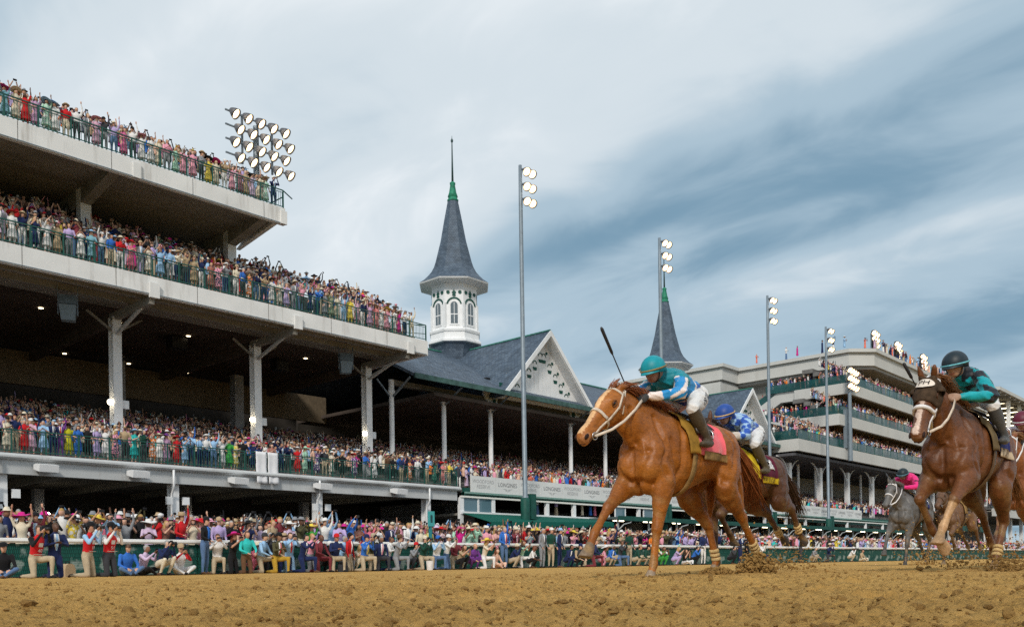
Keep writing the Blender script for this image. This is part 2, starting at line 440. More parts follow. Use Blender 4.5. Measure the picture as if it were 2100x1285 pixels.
def slate(name, au, av, sc=1.0):
    m = bpy.data.materials.new(name); MATS[name] = m; m.use_nodes = True
    nt = m.node_tree; ns = nt.nodes; p = ns['Principled BSDF']; p.inputs['Roughness'].default_value = .62; p.inputs['Specular IOR Level'].default_value = .35
    t = ns.new('ShaderNodeTexCoord'); cb = ns.new('ShaderNodeCombineXYZ')
    for i, a in enumerate((au, av)):
        d = ns.new('ShaderNodeVectorMath'); d.operation = 'DOT_PRODUCT'; d.inputs[1].default_value = a
        nt.links.new(t.outputs['Object'], d.inputs[0]); nt.links.new(d.outputs['Value'], cb.inputs[i])
    br = ns.new('ShaderNodeTexBrick'); br.inputs['Scale'].default_value = 1.0 * sc
    br.inputs['Brick Width'].default_value = .36; br.inputs['Row Height'].default_value = .24; br.inputs['Mortar Size'].default_value = .018; br.inputs['Mortar Smooth'].default_value = .3
    br.inputs['Color1'].default_value = rgb(.095, .130, .175); br.inputs['Color2'].default_value = rgb(.058, .085, .125); br.inputs['Mortar'].default_value = rgb(.045, .06, .08)
    nt.links.new(cb.outputs[0], br.inputs['Vector'])
    n = ns.new('ShaderNodeTexNoise'); n.inputs['Scale'].default_value = 1.3; n.inputs['Detail'].default_value = 6; nt.links.new(t.outputs['Object'], n.inputs['Vector'])
    mr = ns.new('ShaderNodeMapRange'); mr.inputs['From Min'].default_value = .3; mr.inputs['From Max'].default_value = .7; mr.inputs['To Min'].default_value = .72; mr.inputs['To Max'].default_value = 1.3
    nt.links.new(n.outputs['Fac'], mr.inputs[0])
    mxx = ns.new('ShaderNodeMix'); mxx.data_type = 'RGBA'; mxx.blend_type = 'MULTIPLY'; mxx.inputs[0].default_value = 1
    nt.links.new(br.outputs['Color'], mxx.inputs[6]); nt.links.new(mr.outputs[0], mxx.inputs[7]); nt.links.new(mxx.outputs[2], p.inputs['Base Color'])
    b = ns.new('ShaderNodeBump'); b.inputs['Strength'].default_value = .5; b.inputs['Distance'].default_value = .03; b.invert = True
    nt.links.new(br.outputs['Fac'], b.inputs['Height']); nt.links.new(b.outputs[0], p.inputs['Normal'])
    return m
SLATE_Y = slate('slate_main', (1, 0, 0), (0, 1.1, 0)); SLATE_X = slate('slate_gable', (0, 1, 0), (1.2, 0, 0)); SLATE_T = slate('slate_tower', (.8, -.8, 0), (0, 0, 1), 1.5)
# ------------------------------------------------------------------ railings
def railing(root, t0, t1, s, z, post=1.45, name='railing', pm=None, glass=None, h=1.07):
    m = MB(); m.bar((t0, s, z + h), (t1, s, z + h), .06, .05); m.build('top_rail', GREEN, root)
    m = MB(); m.bar((t0, s, z + .12), (t1, s, z + .12), .04, .04)
    if not glass: m.bar((t0, s, z + h - .13), (t1, s, z + h - .13), .03, .03)
    m.build('bottom_rail', GREEN, root)
    n = max(1, int(round((t1 - t0) / post))); pb = MB(); pb.box(-.03, .03, -.03, .03, 0, h); pme = pb.mesh('post', GREEN)
    for i in range(n + 1):
        o = bpy.data.objects.new('rail_post', pme); o.location = (t0 + (t1 - t0) * i / n, s, z); link(o, root)
    if glass:
        m = MB(); m.box(t0, t1, s - .012, s + .012, z + .14, z + h - .04); m.build('glass_panel', glass, root); return
    m = MB(); k = int((t1 - t0) / .125)
    for i in range(k):
        x = t0 + (i + .5) * (t1 - t0) / k; m.box(x - .009, x + .009, s - .009, s + .009, z + .13, z + h - .13)
    m.build('balusters', GREEN, root, kind='stuff')
def tiers(root, t0, t1, s0, z0, n, ds, dz, name='seating_tier', base=None):
    """stepped seating: each step a slab of its own"""
    for i in range(n):
        m = MB(); y = s0 + i * ds; z = z0 + i * dz
        m.box(t0, t1, y, y + ds + (.0 if i < n - 1 else .6), z - max(dz, .16) - .02, z); m.build(name, TREAD, root)
# ------------------------------------------------------------------ the clubhouse stand
club = empty('clubhouse_stand', (28, 44, 0), label='tall pale concrete clubhouse stand with three crowded balcony decks', cat='grandstand')
def settle(root, base):
    """parts were modelled in world coordinates: put the thing's origin at its base"""
    for ch in root.children: ch.location = ch.location - Vector(base)
    root.location = base
club.location = (0, 0, 0)
def P_(m, name, mt, root=club, smooth=False, kind=None): return m.build(name, mt, root, smooth, kind)
S0 = 44.0; Z1, Z2, Z3 = 5.55, 15.10, 20.95
T_L = -6.0; E1, E2, E3 = 42.6, 40.2, 29.5
COLT = [4.2, 12.8, 21.4, 30.0, 38.6]
# lower columns under the first deck, with downpipes and junction boxes
for i, t in enumerate((5.6, 14.3, 22.5, 31.5, 40.2)):
    m = MB(); z0 = apron_z(44.4)
    m.box(t - .06, t + .06, 44.22, 44.62, z0, 4.64); m.box(t - .2, t + .2, 44.16, 44.21, z0, 4.64); m.box(t - .2, t + .2, 44.63, 44.68, z0, 4.64)
    P_(m, 'column', WHITE)
    m = MB(); m.tube([(t - .33, 43.66, 5.30), (t - .33, 43.66, 4.5), (t - .30, 43.75, 4.35), (t - .27, 44.0, 4.1), (t - .27, 44.05, 3.9), (t - .27, 44.05, z0)], .06, 8); P_(m, 'downpipe', WHITE, smooth=True)
    if i != 4:
        for d in (-.55, .35): m = MB(); m.box(t + d, t + d + .34, 44.0, 44.15, 3.55, 3.95); P_(m, 'junction_box', WHITE)
for t in (10.0, 18.6, 27.2, 35.8):
    m = MB(); m.box(t - .25, t + .25, 51.8, 52.3, .5, 4.7); P_(m, 'inner_column', mat('grey_column', rgb(.30, .30, .31), .8, .2, var=.15))
    m = MB(); m.ellipsoid((t + .35, 51.6, 3.3), (.13, .10, .13), 10, 8); P_(m, 'wall_lamp', BULB, smooth=True)
# first deck
m = MB(); m.box(T_L, E1, 43.88, 44.12, 4.62, 5.27); P_(m, 'fascia_beam', CONC2)
m = MB(); m.extrude([(43.72, 5.27), (43.60, 5.36), (43.60, 5.44), (43.66, 5.50), (43.72, 5.55), (44.3, 5.55), (44.3, 5.27)], lambda u, v, w: (w, u, v), T_L, E1 + .15); P_(m, 'cornice', CONC2)
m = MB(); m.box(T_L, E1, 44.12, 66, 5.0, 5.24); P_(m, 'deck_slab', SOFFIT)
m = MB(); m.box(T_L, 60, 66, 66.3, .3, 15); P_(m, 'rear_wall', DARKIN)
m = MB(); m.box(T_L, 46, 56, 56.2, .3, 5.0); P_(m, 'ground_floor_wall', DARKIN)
m = MB(); m.box(45.8, 46.0, 45.6, 56, .3, 5.0); P_(m, 'ground_floor_wall', mat('grey_wall', rgb(.30, .30, .30), .9, .2, var=.1))
for t in COLT + [34.3, 25.7, 17.1, 8.5, 0]:
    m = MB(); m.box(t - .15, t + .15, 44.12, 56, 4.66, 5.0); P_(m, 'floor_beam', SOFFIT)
tiers(club, T_L, 43.4, 44.3, Z1, 24, .85, .20)
railing(club, T_L, E1 - .1, 43.80, Z1)
m = MB(); m.bar((E1 - .1, 43.8, Z1 + 1.07), (E1 - .1, 44.9, Z1 + 1.07), .05, .05); m.bar((E1 - .1, 44.9, Z1), (E1 - .1, 44.9, Z1 + 1.07), .05, .05); P_(m, 'return_rail', GREEN)
# columns from the first to the second deck and their knee braces
for t in COLT:
    m = MB(); m.box(t - .05, t + .05, 48.28, 48.72, 6.3, 13.9); m.box(t - .24, t + .24, 48.22, 48.279, 6.3, 13.9); m.box(t - .24, t + .24, 48.721, 48.78, 6.3, 13.9); P_(m, 'column', WHITE)
    m = MB(); m.box(t - .14, t + .14, 44.16, 48.9, 13.75, 14.15); P_(m, 'transverse_beam', SOFFIT)
    m = MB(); m.box(t - .14, t + .14, 48.9, 64, 13.55, 14.15); P_(m, 'ceiling_beam', CEIL)
    m = MB(); m.bar((t, 48.2, 13.0), (t, 44.5, 14.05), .15, .15); P_(m, 'knee_brace', CONC2)
    for d in (-1, 1):
        m = MB(); m.bar((t + .2 * d, 48.5, 13.2), (t + 1.5 * d, 48.5, 14.05), .11, .11); P_(m, 'knee_brace', SOFFIT)
    m = MB(); m.box(t - .25, t + .25, 43.80, 43.97, 14.0, 14.75); P_(m, 'joint_cover', CONC)
    m = MB(); m.box(t + .25, t + .65, 48.35, 48.6, 9.0, 9.45); P_(m, 'junction_box', WHITE)
    m = MB(); m.ellipsoid((t - .42, 48.25, 9.25), (.16, .14, .16), 10, 8); P_(m, 'column_lamp', BULB, smooth=True)
for t in (0, 8.5, 17.1, 25.7, 34.3):
    m = MB(); m.box(t - .35, t + .35, 57.6, 58.3, 8, 14.1); P_(m, 'inner_column', mat('grey_column', None))
m = MB(); m.box(T_L, 44, 60.6, 60.9, 12.0, 14.1); P_(m, 'ceiling_bulkhead', mat('warm_bulkhead', rgb(.16, .125, .085), .9, .2, var=.2))
# second deck
m = MB(); m.box(T_L, E2, S0 - .02, S0 + .22, Z2 - .95, Z2); P_(m, 'fascia', CONC)
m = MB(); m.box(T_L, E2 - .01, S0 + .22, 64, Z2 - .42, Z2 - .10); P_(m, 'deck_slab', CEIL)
m = MB(); m.box(E2 - .25, E2 - .01, S0 + .22, 58, Z2 - .95, Z2 - .43); P_(m, 'end_beam', CONC)
for y in (45.2, 46.6):
    m = MB(); m.box(T_L, E2 - .3, y - .09, y + .09, 14.25, 14.66); P_(m, 'soffit_joist', SOFFIT)
m = MB(); m.box(T_L, E2 - .3, 44.3, 48.9, 14.56, 14.67); P_(m, 'soffit_panel', SOFFIT)
tiers(club, T_L, E2 - .1, 44.3, Z2 + .02, 7, .85, .47)
railing(club, T_L, E2 - .05, S0 + .1, Z2)
m = MB(); m.bar((E2 - .05, 44.1, Z2 + 1.07), (E2 - .05, 50.5, Z2 + 2.6), .05, .05); m.bar((E2 - .05, 44.1, Z2 + .5), (E2 - .05, 50.5, Z2 + 2.0), .04, .04); P_(m, 'return_rail', GREEN)
for k, (t, s) in enumerate([(t, s) for t in np.arange(6, 40, 4.3) for s in (52.0, 61.8)]):
    m = MB(); m.lathe([(.001, -.02), (.13, -.02), (.13, 0), (.001, 0)], (t + .7 * (s > 52), s, 14.655), 12); P_(m, 'downlight', DOWN)
for zt_, sF, tE in ((Z2, S0 - .02, E2), (Z3, S0 + .28, E3)):
    for k in range(int((tE - T_L) / 4.3)):
        t = T_L + 4.0 + k * 4.3
        m = MB(); m.box(t - .012, t + .012, sF - .006, sF + .01, zt_ - .94, zt_ - .01); P_(m, 'panel_joint', mat('joint_dark', rgb(.12, .11, .10), .9, .1))  # thin dark strip along each panel joint
    m = MB(); m.bar((T_L, sF - .03, zt_ - .90), (tE - .1, sF - .03, zt_ - .90), .03, .03); P_(m, 'conduit', STEEL)
# third deck
m = MB(); m.box(T_L, E3, S0 + .28, S0 + .52, Z3 - .95, Z3); P_(m, 'fascia', CONC)
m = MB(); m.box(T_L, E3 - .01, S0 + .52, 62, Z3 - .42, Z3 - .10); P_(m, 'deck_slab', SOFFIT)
m = MB(); m.extrude([(44.52, Z3 - .43), (47.6, Z3 - .43), (49.2, Z3 - 1.2), (44.52, Z3 - .62)], lambda u, v, w: (w, u, v), E3 - .28, E3 - .02); P_(m, 'end_bracket', CONC)
for t in (2.7, 11.4, 20.0, 28.6):
    m = MB(); m.box(t - .28, t + .28, 48.6, 49.15, 15.5, Z3 - .43); P_(m, 'column', WHITE)
    m = MB(); m.extrude([(44.54, Z3 - .62), (49.3, Z3 - 1.35), (60, Z3 - 1.35), (60, Z3 - .42), (44.54, Z3 - .42)], lambda u, v, w: (w, u, v), t - .27, t + .27); P_(m, 'transverse_beam', SOFFIT)
    m = MB(); m.box(t + .55, t + .95, S0 + .16, S0 + .30, Z3 - .95, Z3 - .2); P_(m, 'joint_cover', CONC)
m = MB(); m.box(T_L, E3 - 1.2, 55.5, 55.8, Z2, Z3 - .43); P_(m, 'rear_wall', mat('olive_wall', rgb(.15, .145, .105), .9, .2, var=.15))
tiers(club, T_L, E3 - .1, 44.55, Z3, 4, .85, .40)
railing(club, T_L, E3 - .05, S0 + .4, Z3)
m = MB(); m.bar((E3 - .05, 44.4, Z3 + 1.07), (E3 + .9, 44.9, Z3 + 1.0), .05, .05); m.bar((E3 - .05, 44.4, Z3 + .7), (E3 - .05, 50, Z3 + .7), .05, .05); P_(m, 'return_rail', GREEN)
settle(club, (28, 44, .4))
# loudspeakers and fans hung below the second deck
def loudspeaker(t, s, z, label, tilt=.35):
    root = empty('loudspeaker', (t, s, z), R(-25), label, 'loudspeaker', 'loudspeakers hung under the decks')
    m = MB(); m.box(-.42, .42, -.35, .38, -.45, 0); m.build('upper_cabinet', mat('speaker_grey', rgb(.10, .13, .155), .7, .3, var=.2), root)
    m = MB(); V = [(x, y, zz_) for zz_, yo, w in ((-.48, 0, .40), (-1.2, .22, .31)) for x, y in ((-w, -.35 + yo), (w, -.35 + yo), (w, .28 + yo * .5), (-w, .28 + yo * .5))]
    m.add(V, [(3, 2, 1, 0), (4, 5, 6, 7), (0, 1, 5, 4), (1, 2, 6, 5), (2, 3, 7, 6), (3, 0, 4, 7)]); m.build('lower_cabinet', mat('speaker_mesh', rgb(.17, .22, .26), .7, .3, var=.25, vscale=30), root)
    m = MB(); m.box(-.46, -.43, -.1, .1, -.95, .5); m.box(.43, .46, -.1, .1, -.95, .5); m.build('bracket', STEEL, root)
loudspeaker(18.1, 46.3, 13.9, 'grey loudspeaker pair hanging under the middle deck near the left edge')
loudspeaker(35.2, 46.3, 13.8, 'grey loudspeaker pair hanging beside the last column of the middle deck')
for t, s, lab in ((11.0, 52.5, 'dark loudspeaker box under the middle deck at the left edge'), (27.0, 52.5, 'dark loudspeaker box on the ceiling between two columns'), (35.0, 53.5, 'dark loudspeaker box on the ceiling by the third column')):
    root = empty('ceiling_speaker', (t, s, 14.6), 0, lab, 'loudspeaker', 'loudspeakers hung under the decks')
    m = MB(); m.box(-.5, .5, -.4, .4, -.75, -.1); m.build('cabinet', BLACKM, root); m = MB(); m.box(-.06, .06, -.06, .06, -.1, .05); m.build('bracket', BLACKM, root)
for t, s, lab in ((14.2, 55, 'black ceiling fan under the middle deck above the left crowd'), (24.6, 55, 'black ceiling fan between the first and second columns')):
    root = empty('ceiling_fan', (t, s, 14.6), 0, lab, 'fan', 'ceiling fans')
    m = MB(); m.tube([(0, 0, 0), (0, 0, -1.2)], .04, 6); m.build('rod', BLACKM, root); m = MB(); m.lathe([(.01, -1.45), (.2, -1.4), (.22, -1.25), (.05, -1.15)], (0, 0, 0), 12); m.build('motor', BLACKM, root, True)
    for k in range(5):
        a = k * 2 * math.pi / 5; m = MB(); m.bar((.2 * math.cos(a), .2 * math.sin(a), -1.32), (1.4 * math.cos(a), 1.4 * math.sin(a), -1.30), .22, .02); m.build('blade', BLACKM, root)
for k, (t, lab) in enumerate(((15.9, 'white floodlight box on the lowest balcony beam nearest the left edge'), (20.2, 'white floodlight box on the lowest balcony beam, second from the left edge'), (25.7, 'white floodlight box below the draped towels'), (31.2, 'white floodlight box on the balcony beam beside the third lower column'), (37.0, 'white floodlight box nearest the end of the lowest balcony'))):
    root = empty('floodlight_box', (t, 43.5, 5.0), 0, lab, 'floodlight', 'box floodlights on the lowest balcony beam')
    m = MB(); m.extrude([(-.42, -.28), (-.50, .05), (-.1, .12), (.28, .10), (.28, -.12)], lambda u, v, w: (w, u, v), -.42, .42); m.build('housing', WHITE, root)
    m = MB(); m.extrude([(-.40, -.30), (.24, -.145), (.24, -.16), (-.40, -.315)], lambda u, v, w: (w, u, v), -.36, .36); m.build('lens', mat('dull_glass', rgb(.16, .15, .14), .2, .5), root)
    m = MB(); m.box(-.06, .06, .25, .42, -.15, .15); m.build('bracket', STEEL, root)
# towels over the first balcony rail
for k, (t, lab) in enumerate(((27.0, 'white towel draped over the lowest balcony rail, nearer the left edge'), (27.75, 'white towel draped over the lowest balcony rail, nearer the spires'))):
    m = MB(); nx2, nz2 = 9, 14; V = []; F = []
    for j in range(nz2):
        for i in range(nx2):
            u = i / (nx2 - 1); z = Z1 + 1.11 - 1.75 * max(0, j - 2) / (nz2 - 3)
            y = 43.80 + (.10 if j == 0 else .02 if j == 1 else -.06 - .015 * math.sin(u * 9 + k) * (j / nz2) * 2) - .10 * (j > 7) * (j - 7) / 7
            V.append((t + .66 * u - .01 * math.sin(j), y, z if j > 1 else Z1 + 1.115))
    F = [(j * nx2 + i, j * nx2 + i + 1, (j + 1) * nx2 + i + 1, (j + 1) * nx2 + i) for j in range(nz2 - 1) for i in range(nx2 - 1)]
    m.add(V, F); o = m.build('towel', mat('towel_white', rgb(.76, .76, .78), .95, .1, var=.05, vscale=5), None, True)
    md = o.modifiers.new('thick', 'SOLIDIFY'); md.thickness = .012
    tag(o, lab, 'towel', 'white towels over the balcony rail')
# ------------------------------------------------------------------ outer rail of the track
rail = empty('track_rail', (0, 0, 0), label='white-topped outer track rail with green mesh panels', cat='fence')
pitch = 2.42; T0 = -3.0
pm = MB(); pm.box(0.03, pitch - .03, -.012, .012, .04, .93); 
MESHP = bpy.data.materials.new('mesh_windscreen'); MESHP.use_nodes = True; MATS['mesh_windscreen'] = MESHP
nt = MESHP.node_tree; ns = nt.nodes; p = ns['Principled BSDF']; p.inputs['Roughness'].default_value = .7; p.inputs['Specular IOR Level'].default_value = .25
t_ = ns.new('ShaderNodeTexCoord'); mp = ns.new('ShaderNodeMapping'); mp.inputs['Rotation'].default_value = (R(90), 0, 0); nt.links.new(t_.outputs['Object'], mp.inputs[0])
br = ns.new('ShaderNodeTexBrick'); br.inputs['Scale'].default_value = 1; br.inputs['Brick Width'].default_value = .05; br.inputs['Row Height'].default_value = .11; br.inputs['Mortar Size'].default_value = .009
br.inputs['Color1'].default_value = rgb(.006, .075, .060); br.inputs['Color2'].default_value = rgb(.010, .105, .085); br.inputs['Mortar'].default_value = rgb(.003, .03, .026)
nt.links.new(mp.outputs[0], br.inputs['Vector'])
nz = ns.new('ShaderNodeTexNoise'); nz.inputs['Scale'].default_value = 1.6; nz.inputs['Detail'].default_value = 4; nt.links.new(t_.outputs['Object'], nz.inputs['Vector'])
mr = ns.new('ShaderNodeMapRange'); mr.inputs['From Min'].default_value = .56; mr.inputs['From Max'].default_value = .62; mr.inputs['To Max'].default_value = .8; nt.links.new(nz.outputs['Fac'], mr.inputs[0])
g2 = ns.new('ShaderNodeTexBrick'); g2.inputs['Scale'].default_value = 1; g2.inputs['Brick Width'].default_value = .035; g2.inputs['Row Height'].default_value = .07; g2.inputs['Mortar Size'].default_value = .012; g2.inputs['Color1'].default_value = rgb(.01, .10, .08); g2.inputs['Color2'].default_value = rgb(.02, .13, .10); g2.inputs['Mortar'].default_value = rgb(.30, .36, .34)
nt.links.new(mp.outputs[0], g2.inputs['Vector'])
mxx = ns.new('ShaderNodeMix'); mxx.data_type = 'RGBA'; nt.links.new(mr.outputs[0], mxx.inputs[0]); nt.links.new(br.outputs['Color'], mxx.inputs[6]); nt.links.new(g2.outputs['Color'], mxx.inputs[7]); nt.links.new(mxx.outputs[2], p.inputs['Base Color'])
pmesh = pm.mesh('panel', MESHP)
pb = MB(); pb.box(-.035, .035, .02, .09, -.1, .97); pbm = pb.mesh('post', GREEN)
rb = MB(); rb.extrude([(-.10, .95), (-.13, 1.0), (-.11, 1.06), (-.04, 1.085), (.06, 1.075), (.08, 1.0), (.05, .95)], lambda u, v, w: (w, u, v), .004, pitch - .004); rbm = rb.mesh('top_rail', mat('rail_white', rgb(.72, .71, .68), .5, .4, var=.08, vscale=2, stain=(rgb(.34, .25, .14), .5, 2.5, (.4, 1, 1))))
for i in range(58):
    for nm_, me_ in (('panel', pmesh), ('post', pbm), ('top_rail', rbm)):
        o = bpy.data.objects.new(nm_, me_); o.location = (T0 + i * pitch, 26.0, .0); link(o, rail)
settle(rail, (T0, 26.0, 0))
# ------------------------------------------------------------------ twin-spired grandstand
gs = empty('twin_spire_grandstand', (0, 0, 0), label='white grandstand with slate roof, gables and two pointed spires', cat='grandstand')
def G(m, name, mt, root=gs, smooth=False, kind=None): return m.build(name, mt, root, smooth, kind)
EAVE_S, EAVE_Z, RID_S, RID_Z = 46.2, 13.45, 57.6, 19.0
GEND = 98.0
m = MB()
m.extrude([(EAVE_S, EAVE_Z), (RID_S, RID_Z), (69.0, EAVE_Z), (69.0, EAVE_Z - .22), (RID_S, RID_Z - .26), (EAVE_S, EAVE_Z - .22)], lambda u, v, w: (w, u, v), 40.9, 130.0); G(m, 'main_roof', SLATE_Y)
m = MB(); m.box(40.9, 130.0, EAVE_S - .14, EAVE_S - .01, EAVE_Z - .34, EAVE_Z + .02); G(m, 'gutter', mat('copper_gutter', rgb(.05, .11, .10), .6, .3, var=.4, vscale=2))
m = MB(); m.bar((40.9, RID_S, RID_Z + .05), (130, RID_S, RID_Z + .05), .3, .12); G(m, 'ridge_cap', mat('ridge_metal', rgb(.05, .20, .16), .6, .3, var=.3))
COLG = [40.8 + 5.03 * i for i in range(18)]
CEN = [55.95, 90.6]
for t in COLG:
    if any(abs(t - c) < 1 for c in CEN): continue
    gable = any(abs(abs(t - c) - 5.03) < .6 for c in CEN)
    m = MB(); m.lathe([(.26, 5.6), (.26, 6.2), (.185, 6.3), (.175, 12.2), (.26, 12.35), (.26, 12.55), (.2, 12.6), (.2, 13.3)], (t, 48.5, 0), 12); G(m, 'column', WHITE, smooth=False)
    m = MB(); m.bar((t, 48.4, 12.1), (t, 46.5, 13.2), .10, .10); G(m, 'bracket', STEEL)
    m = MB(); m.bar((t + .1, 48.5, 12.1), (t + 1.3, 48.5, 13.2), .08, .08); m.bar((t - .1, 48.5, 12.1), (t - 1.3, 48.5, 13.2), .08, .08); G(m, 'bracket', STEEL)
    if gable:
        sgn = 1 if any(t < c and c - t < 6 for c in CEN) else -1
        m = MB(); pts = [(0, -.1), (.35, 0), (.62, .25), (.66, .55), (.95, .75), (1.05, 1.1), (1.1, 1.45), (-.5, 1.45), (-.52, 1.0), (-.42, .6), (-.5, .3), (-.3, .05)]
        m.extrude([(u, v) for u, v in pts], lambda u, v, w: (t - sgn * u, w, 12.35 + v), 48.12, 48.28); br_ = G(m, 'scroll_bracket', WHITE)
        m = MB(); m.lathe([(.001, -.03), (.2, -.03), (.2, .0)], (0, 0, 0), 14); q = m.build('oval', GREENP, br_); q.rotation_euler = (R(90), 0, 0); q.scale = (1, 1.5, 1); q.location = (t + sgn * .05, 48.09, 13.1)
m = MB(); m.box(40.9, 130, 48.3, 48.7, 12.95, 13.3); G(m, 'eave_beam', mat('aged_beam', rgb(.16, .15, .13), .8, .2, var=.3))
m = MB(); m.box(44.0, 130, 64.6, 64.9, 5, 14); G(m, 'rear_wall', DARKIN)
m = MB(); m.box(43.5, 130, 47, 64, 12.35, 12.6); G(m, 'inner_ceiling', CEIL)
for i in range(14):
    t = 47 + i * 5.03
    m = MB(); m.bar((t, 61.5, 9.7), (t + 2.0, 62.5, 9.75), .12, .08); G(m, 'tube_light', mat('dim_tube', rgb(1, .9, .7), emit=(rgb(1, .88, .66), 1.6)))
    m = MB(); V_ = []
    for k in range(9):
        a = math.pi * k / 8; V_.append((t + 2.5 - 2.1 * math.cos(a), 64.3, 8.7 + 1.5 * math.sin(a)))
    m.add(V_ + [(x, y - .1, z) for x, y, z in V_], [tuple(range(9, 18))] + [(k, k + 1, k + 10, k + 9) for k in range(8)]); G(m, 'arched_opening', mat('arch_ochre', rgb(.30, .25, .15), .9, .2, var=.4, vscale=3))
# banner fascia with sponsor lettering
BAN0 = 43.9
m = MB(); m.box(43.3, 43.85, BAN0 - .02, BAN0 + .2, 5.0, 5.55); G(m, 'green_fascia', GREENP)
m = MB(); m.box(43.3, 140, BAN0 + .02, BAN0 + .25, 4.98, 5.25); G(m, 'green_fascia', GREENP)
m = MB(); m.box(43.3, 140, BAN0 - .14, BAN0 + .02, 5.14, 5.26); G(m, 'ledge', mat('pale_green_trim', rgb(.18, .32, .28), .6, .3, var=.2))
BANW = mat('banner_vinyl', rgb(.68, .69, .68), .55, .3, var=.05, vscale=.6)
GREYT = mat('banner_grey_print', rgb(.40, .41, .42), .7, .2); DGREYT = mat('banner_dark_print', rgb(.20, .21, .22), .7, .2)
tw = text_mesh('woodford', 'WOODFORD\nRESERVE', .36, GREYT, ext=.002); tl = text_mesh('longines', 'LONGINES', .42, DGREYT, ext=.002)
wb = MB()
for s_ in (1, -1):
    wb.add([(0, -.38, 0), (.12 * s_, -.30, 0), (.55 * s_, -.26, 0), (.12 * s_, -.335, 0)], [(0, 1, 2, 3) if s_ > 0 else (3, 2, 1, 0)])
    wb.add([(0, -.47, 0), (.10 * s_, -.40, 0), (.30 * s_, -.36, 0), (.10 * s_, -.43, 0)], [(0, 1, 2, 3) if s_ > 0 else (3, 2, 1, 0)])
wing = wb.mesh('wings', DGREYT)
for i in range(28):
    t = 43.9 + i * 2.52
    m = MB(); m.box(t, t + 2.50, BAN0 - .06, BAN0, 5.28, 6.42); bo = G(m, 'banner_panel', BANW)
    o = bpy.data.objects.new('lettering', tw if i % 2 == 0 else tl); link(o, bo); o.rotation_euler = (R(90), 0, 0); o.location = (t + 1.25, BAN0 - .068, 5.87 if i % 2 == 0 else 5.92)
    if i % 2:
        o = bpy.data.objects.new('winged_mark', wing); link(o, bo); o.rotation_euler = (R(90), 0, 0); o.location = (t + 1.25, BAN0 - .068, 5.92)
tiers(gs, 43.4, 140, 44.3, Z1 - .1, 22, .85, .205)
# glazed boxes and openings below the banner
m = MB(); m.box(43.0, 140, 48.5, 48.7, .4, 4.6); G(m, 'box_rear_wall', mat('box_interior', rgb(.10, .105, .10), .9, .2, var=.3))
m = MB(); m.box(43.0, 140, 43.95, 48.6, 3.65, 3.8); G(m, 'box_floor', SOFFIT)
m = MB(); m.box(42.9, 140, 43.78, 44.0, 3.72, 3.9); G(m, 'box_sill', WHITE)
m = MB(); m.box(42.9, 140, 43.80, 43.98, 4.86, 4.98); G(m, 'light_strip', mat('strip_white', rgb(.8, .78, .72), .4, .4))
for t in [43.0, 46.2, 49.7, 52.2, 55.5, 60, 64.5, 69, 73.5, 78, 83, 88, 93, 98, 104, 110, 116, 122]:
    m = MB(); m.box(t - .16, t + .16, 43.86, 44.1, .4, 4.86); G(m, 'box_post', WHITE)
for t in (43.2, 44.7, 61.0, 65.2):
    m = MB(); m.box(t + .04, t + 1.42, 43.93, 43.95, 3.92, 4.84); wo_ = G(m, 'window_pane', mat('window_glass', rgb(.10, .18, .22), .06, .6))
    m = MB(); m.box(t - .03, t + .05, 43.88, 43.98, 3.9, 4.86); m.box(t + 1.40, t + 1.48, 43.88, 43.98, 3.9, 4.86); m.build('window_frame', WHITE, wo_)
# green awning and the long canopy over the paddock rail
aw = empty('green_awning', (43.1, 43.7, 3.0), label='dark green fabric awning sloping out below the glazed boxes', cat='awning')
m = MB(); V = [(43.0, 43.75, 3.75), (57.0, 43.75, 3.75), (57.0, 41.2, 3.35), (43.0, 41.2, 3.05), (43.0, 41.18, 2.62), (57.0, 41.18, 3.0)]
m.add([(v[0] - 43.1, v[1] - 43.7, v[2] - 3.0) for v in V], [(0, 1, 2, 3), (3, 2, 5, 4)]); o = m.build('fabric', mat('awning_green', rgb(.006, .10, .075), .8, .2, var=.08, vscale=8), aw); md = o.modifiers.new('t', 'SOLIDIFY'); md.thickness = .03
for t in (.3, 7, 13.5):
    m = MB(); m.tube([(t, -2.4, -2.4), (t, -2.4, -.15 + t * .02)], .05, 8); m.build('pole', WHITE, aw)
cn = empty('apron_canopy', (57.2, 41.0, .3), label='long low green-edged canopy with lit strips in front of the grandstand', cat='canopy')
m = MB(); m.box(0, 80, -.1, 2.9, 3.35, 3.52); m.build('roof_sheet', mat('canopy_top', rgb(.08, .11, .11), .6, .3, var=.2), cn)
m = MB(); m.box(0, 80, -.2, -.09, 3.22, 3.58); m.build('edge_board', GREENP, cn)
for i in range(19):
    m = MB(); m.box(i * 4.3 + .4, i * 4.3 + .52, .2, .32, 0, 3.35); m.build('post', mat('canopy_post', rgb(.45, .48, .48), .5, .4), cn)
    m = MB(); m.tube([(i * 4.3 + .46, .2, 2.5), (i * 4.3 + .9, .0, 2.95), (i * 4.3 + 1.7, -.1, 3.1), (i * 4.3 + 1.75, -.1, 3.3)], .05, 8); m.build('brace', mat('canopy_post', None), cn, True)
    m = MB(); m.box(i * 4.3 + 1.5, i * 4.3 + 2.9, 1.4, 1.5, 3.27, 3.34); m.build('strip_light', mat('warm_tube', rgb(1, .9, .7), emit=(rgb(1, .86, .58), 4.0)), cn)
for i in range(18):
    m = MB(); m.box(.2 + i * 4.3, 3.2 + i * 4.3, 2.7, 2.8, .2, 3.3); m.build('back_panel', DARKIN, cn)
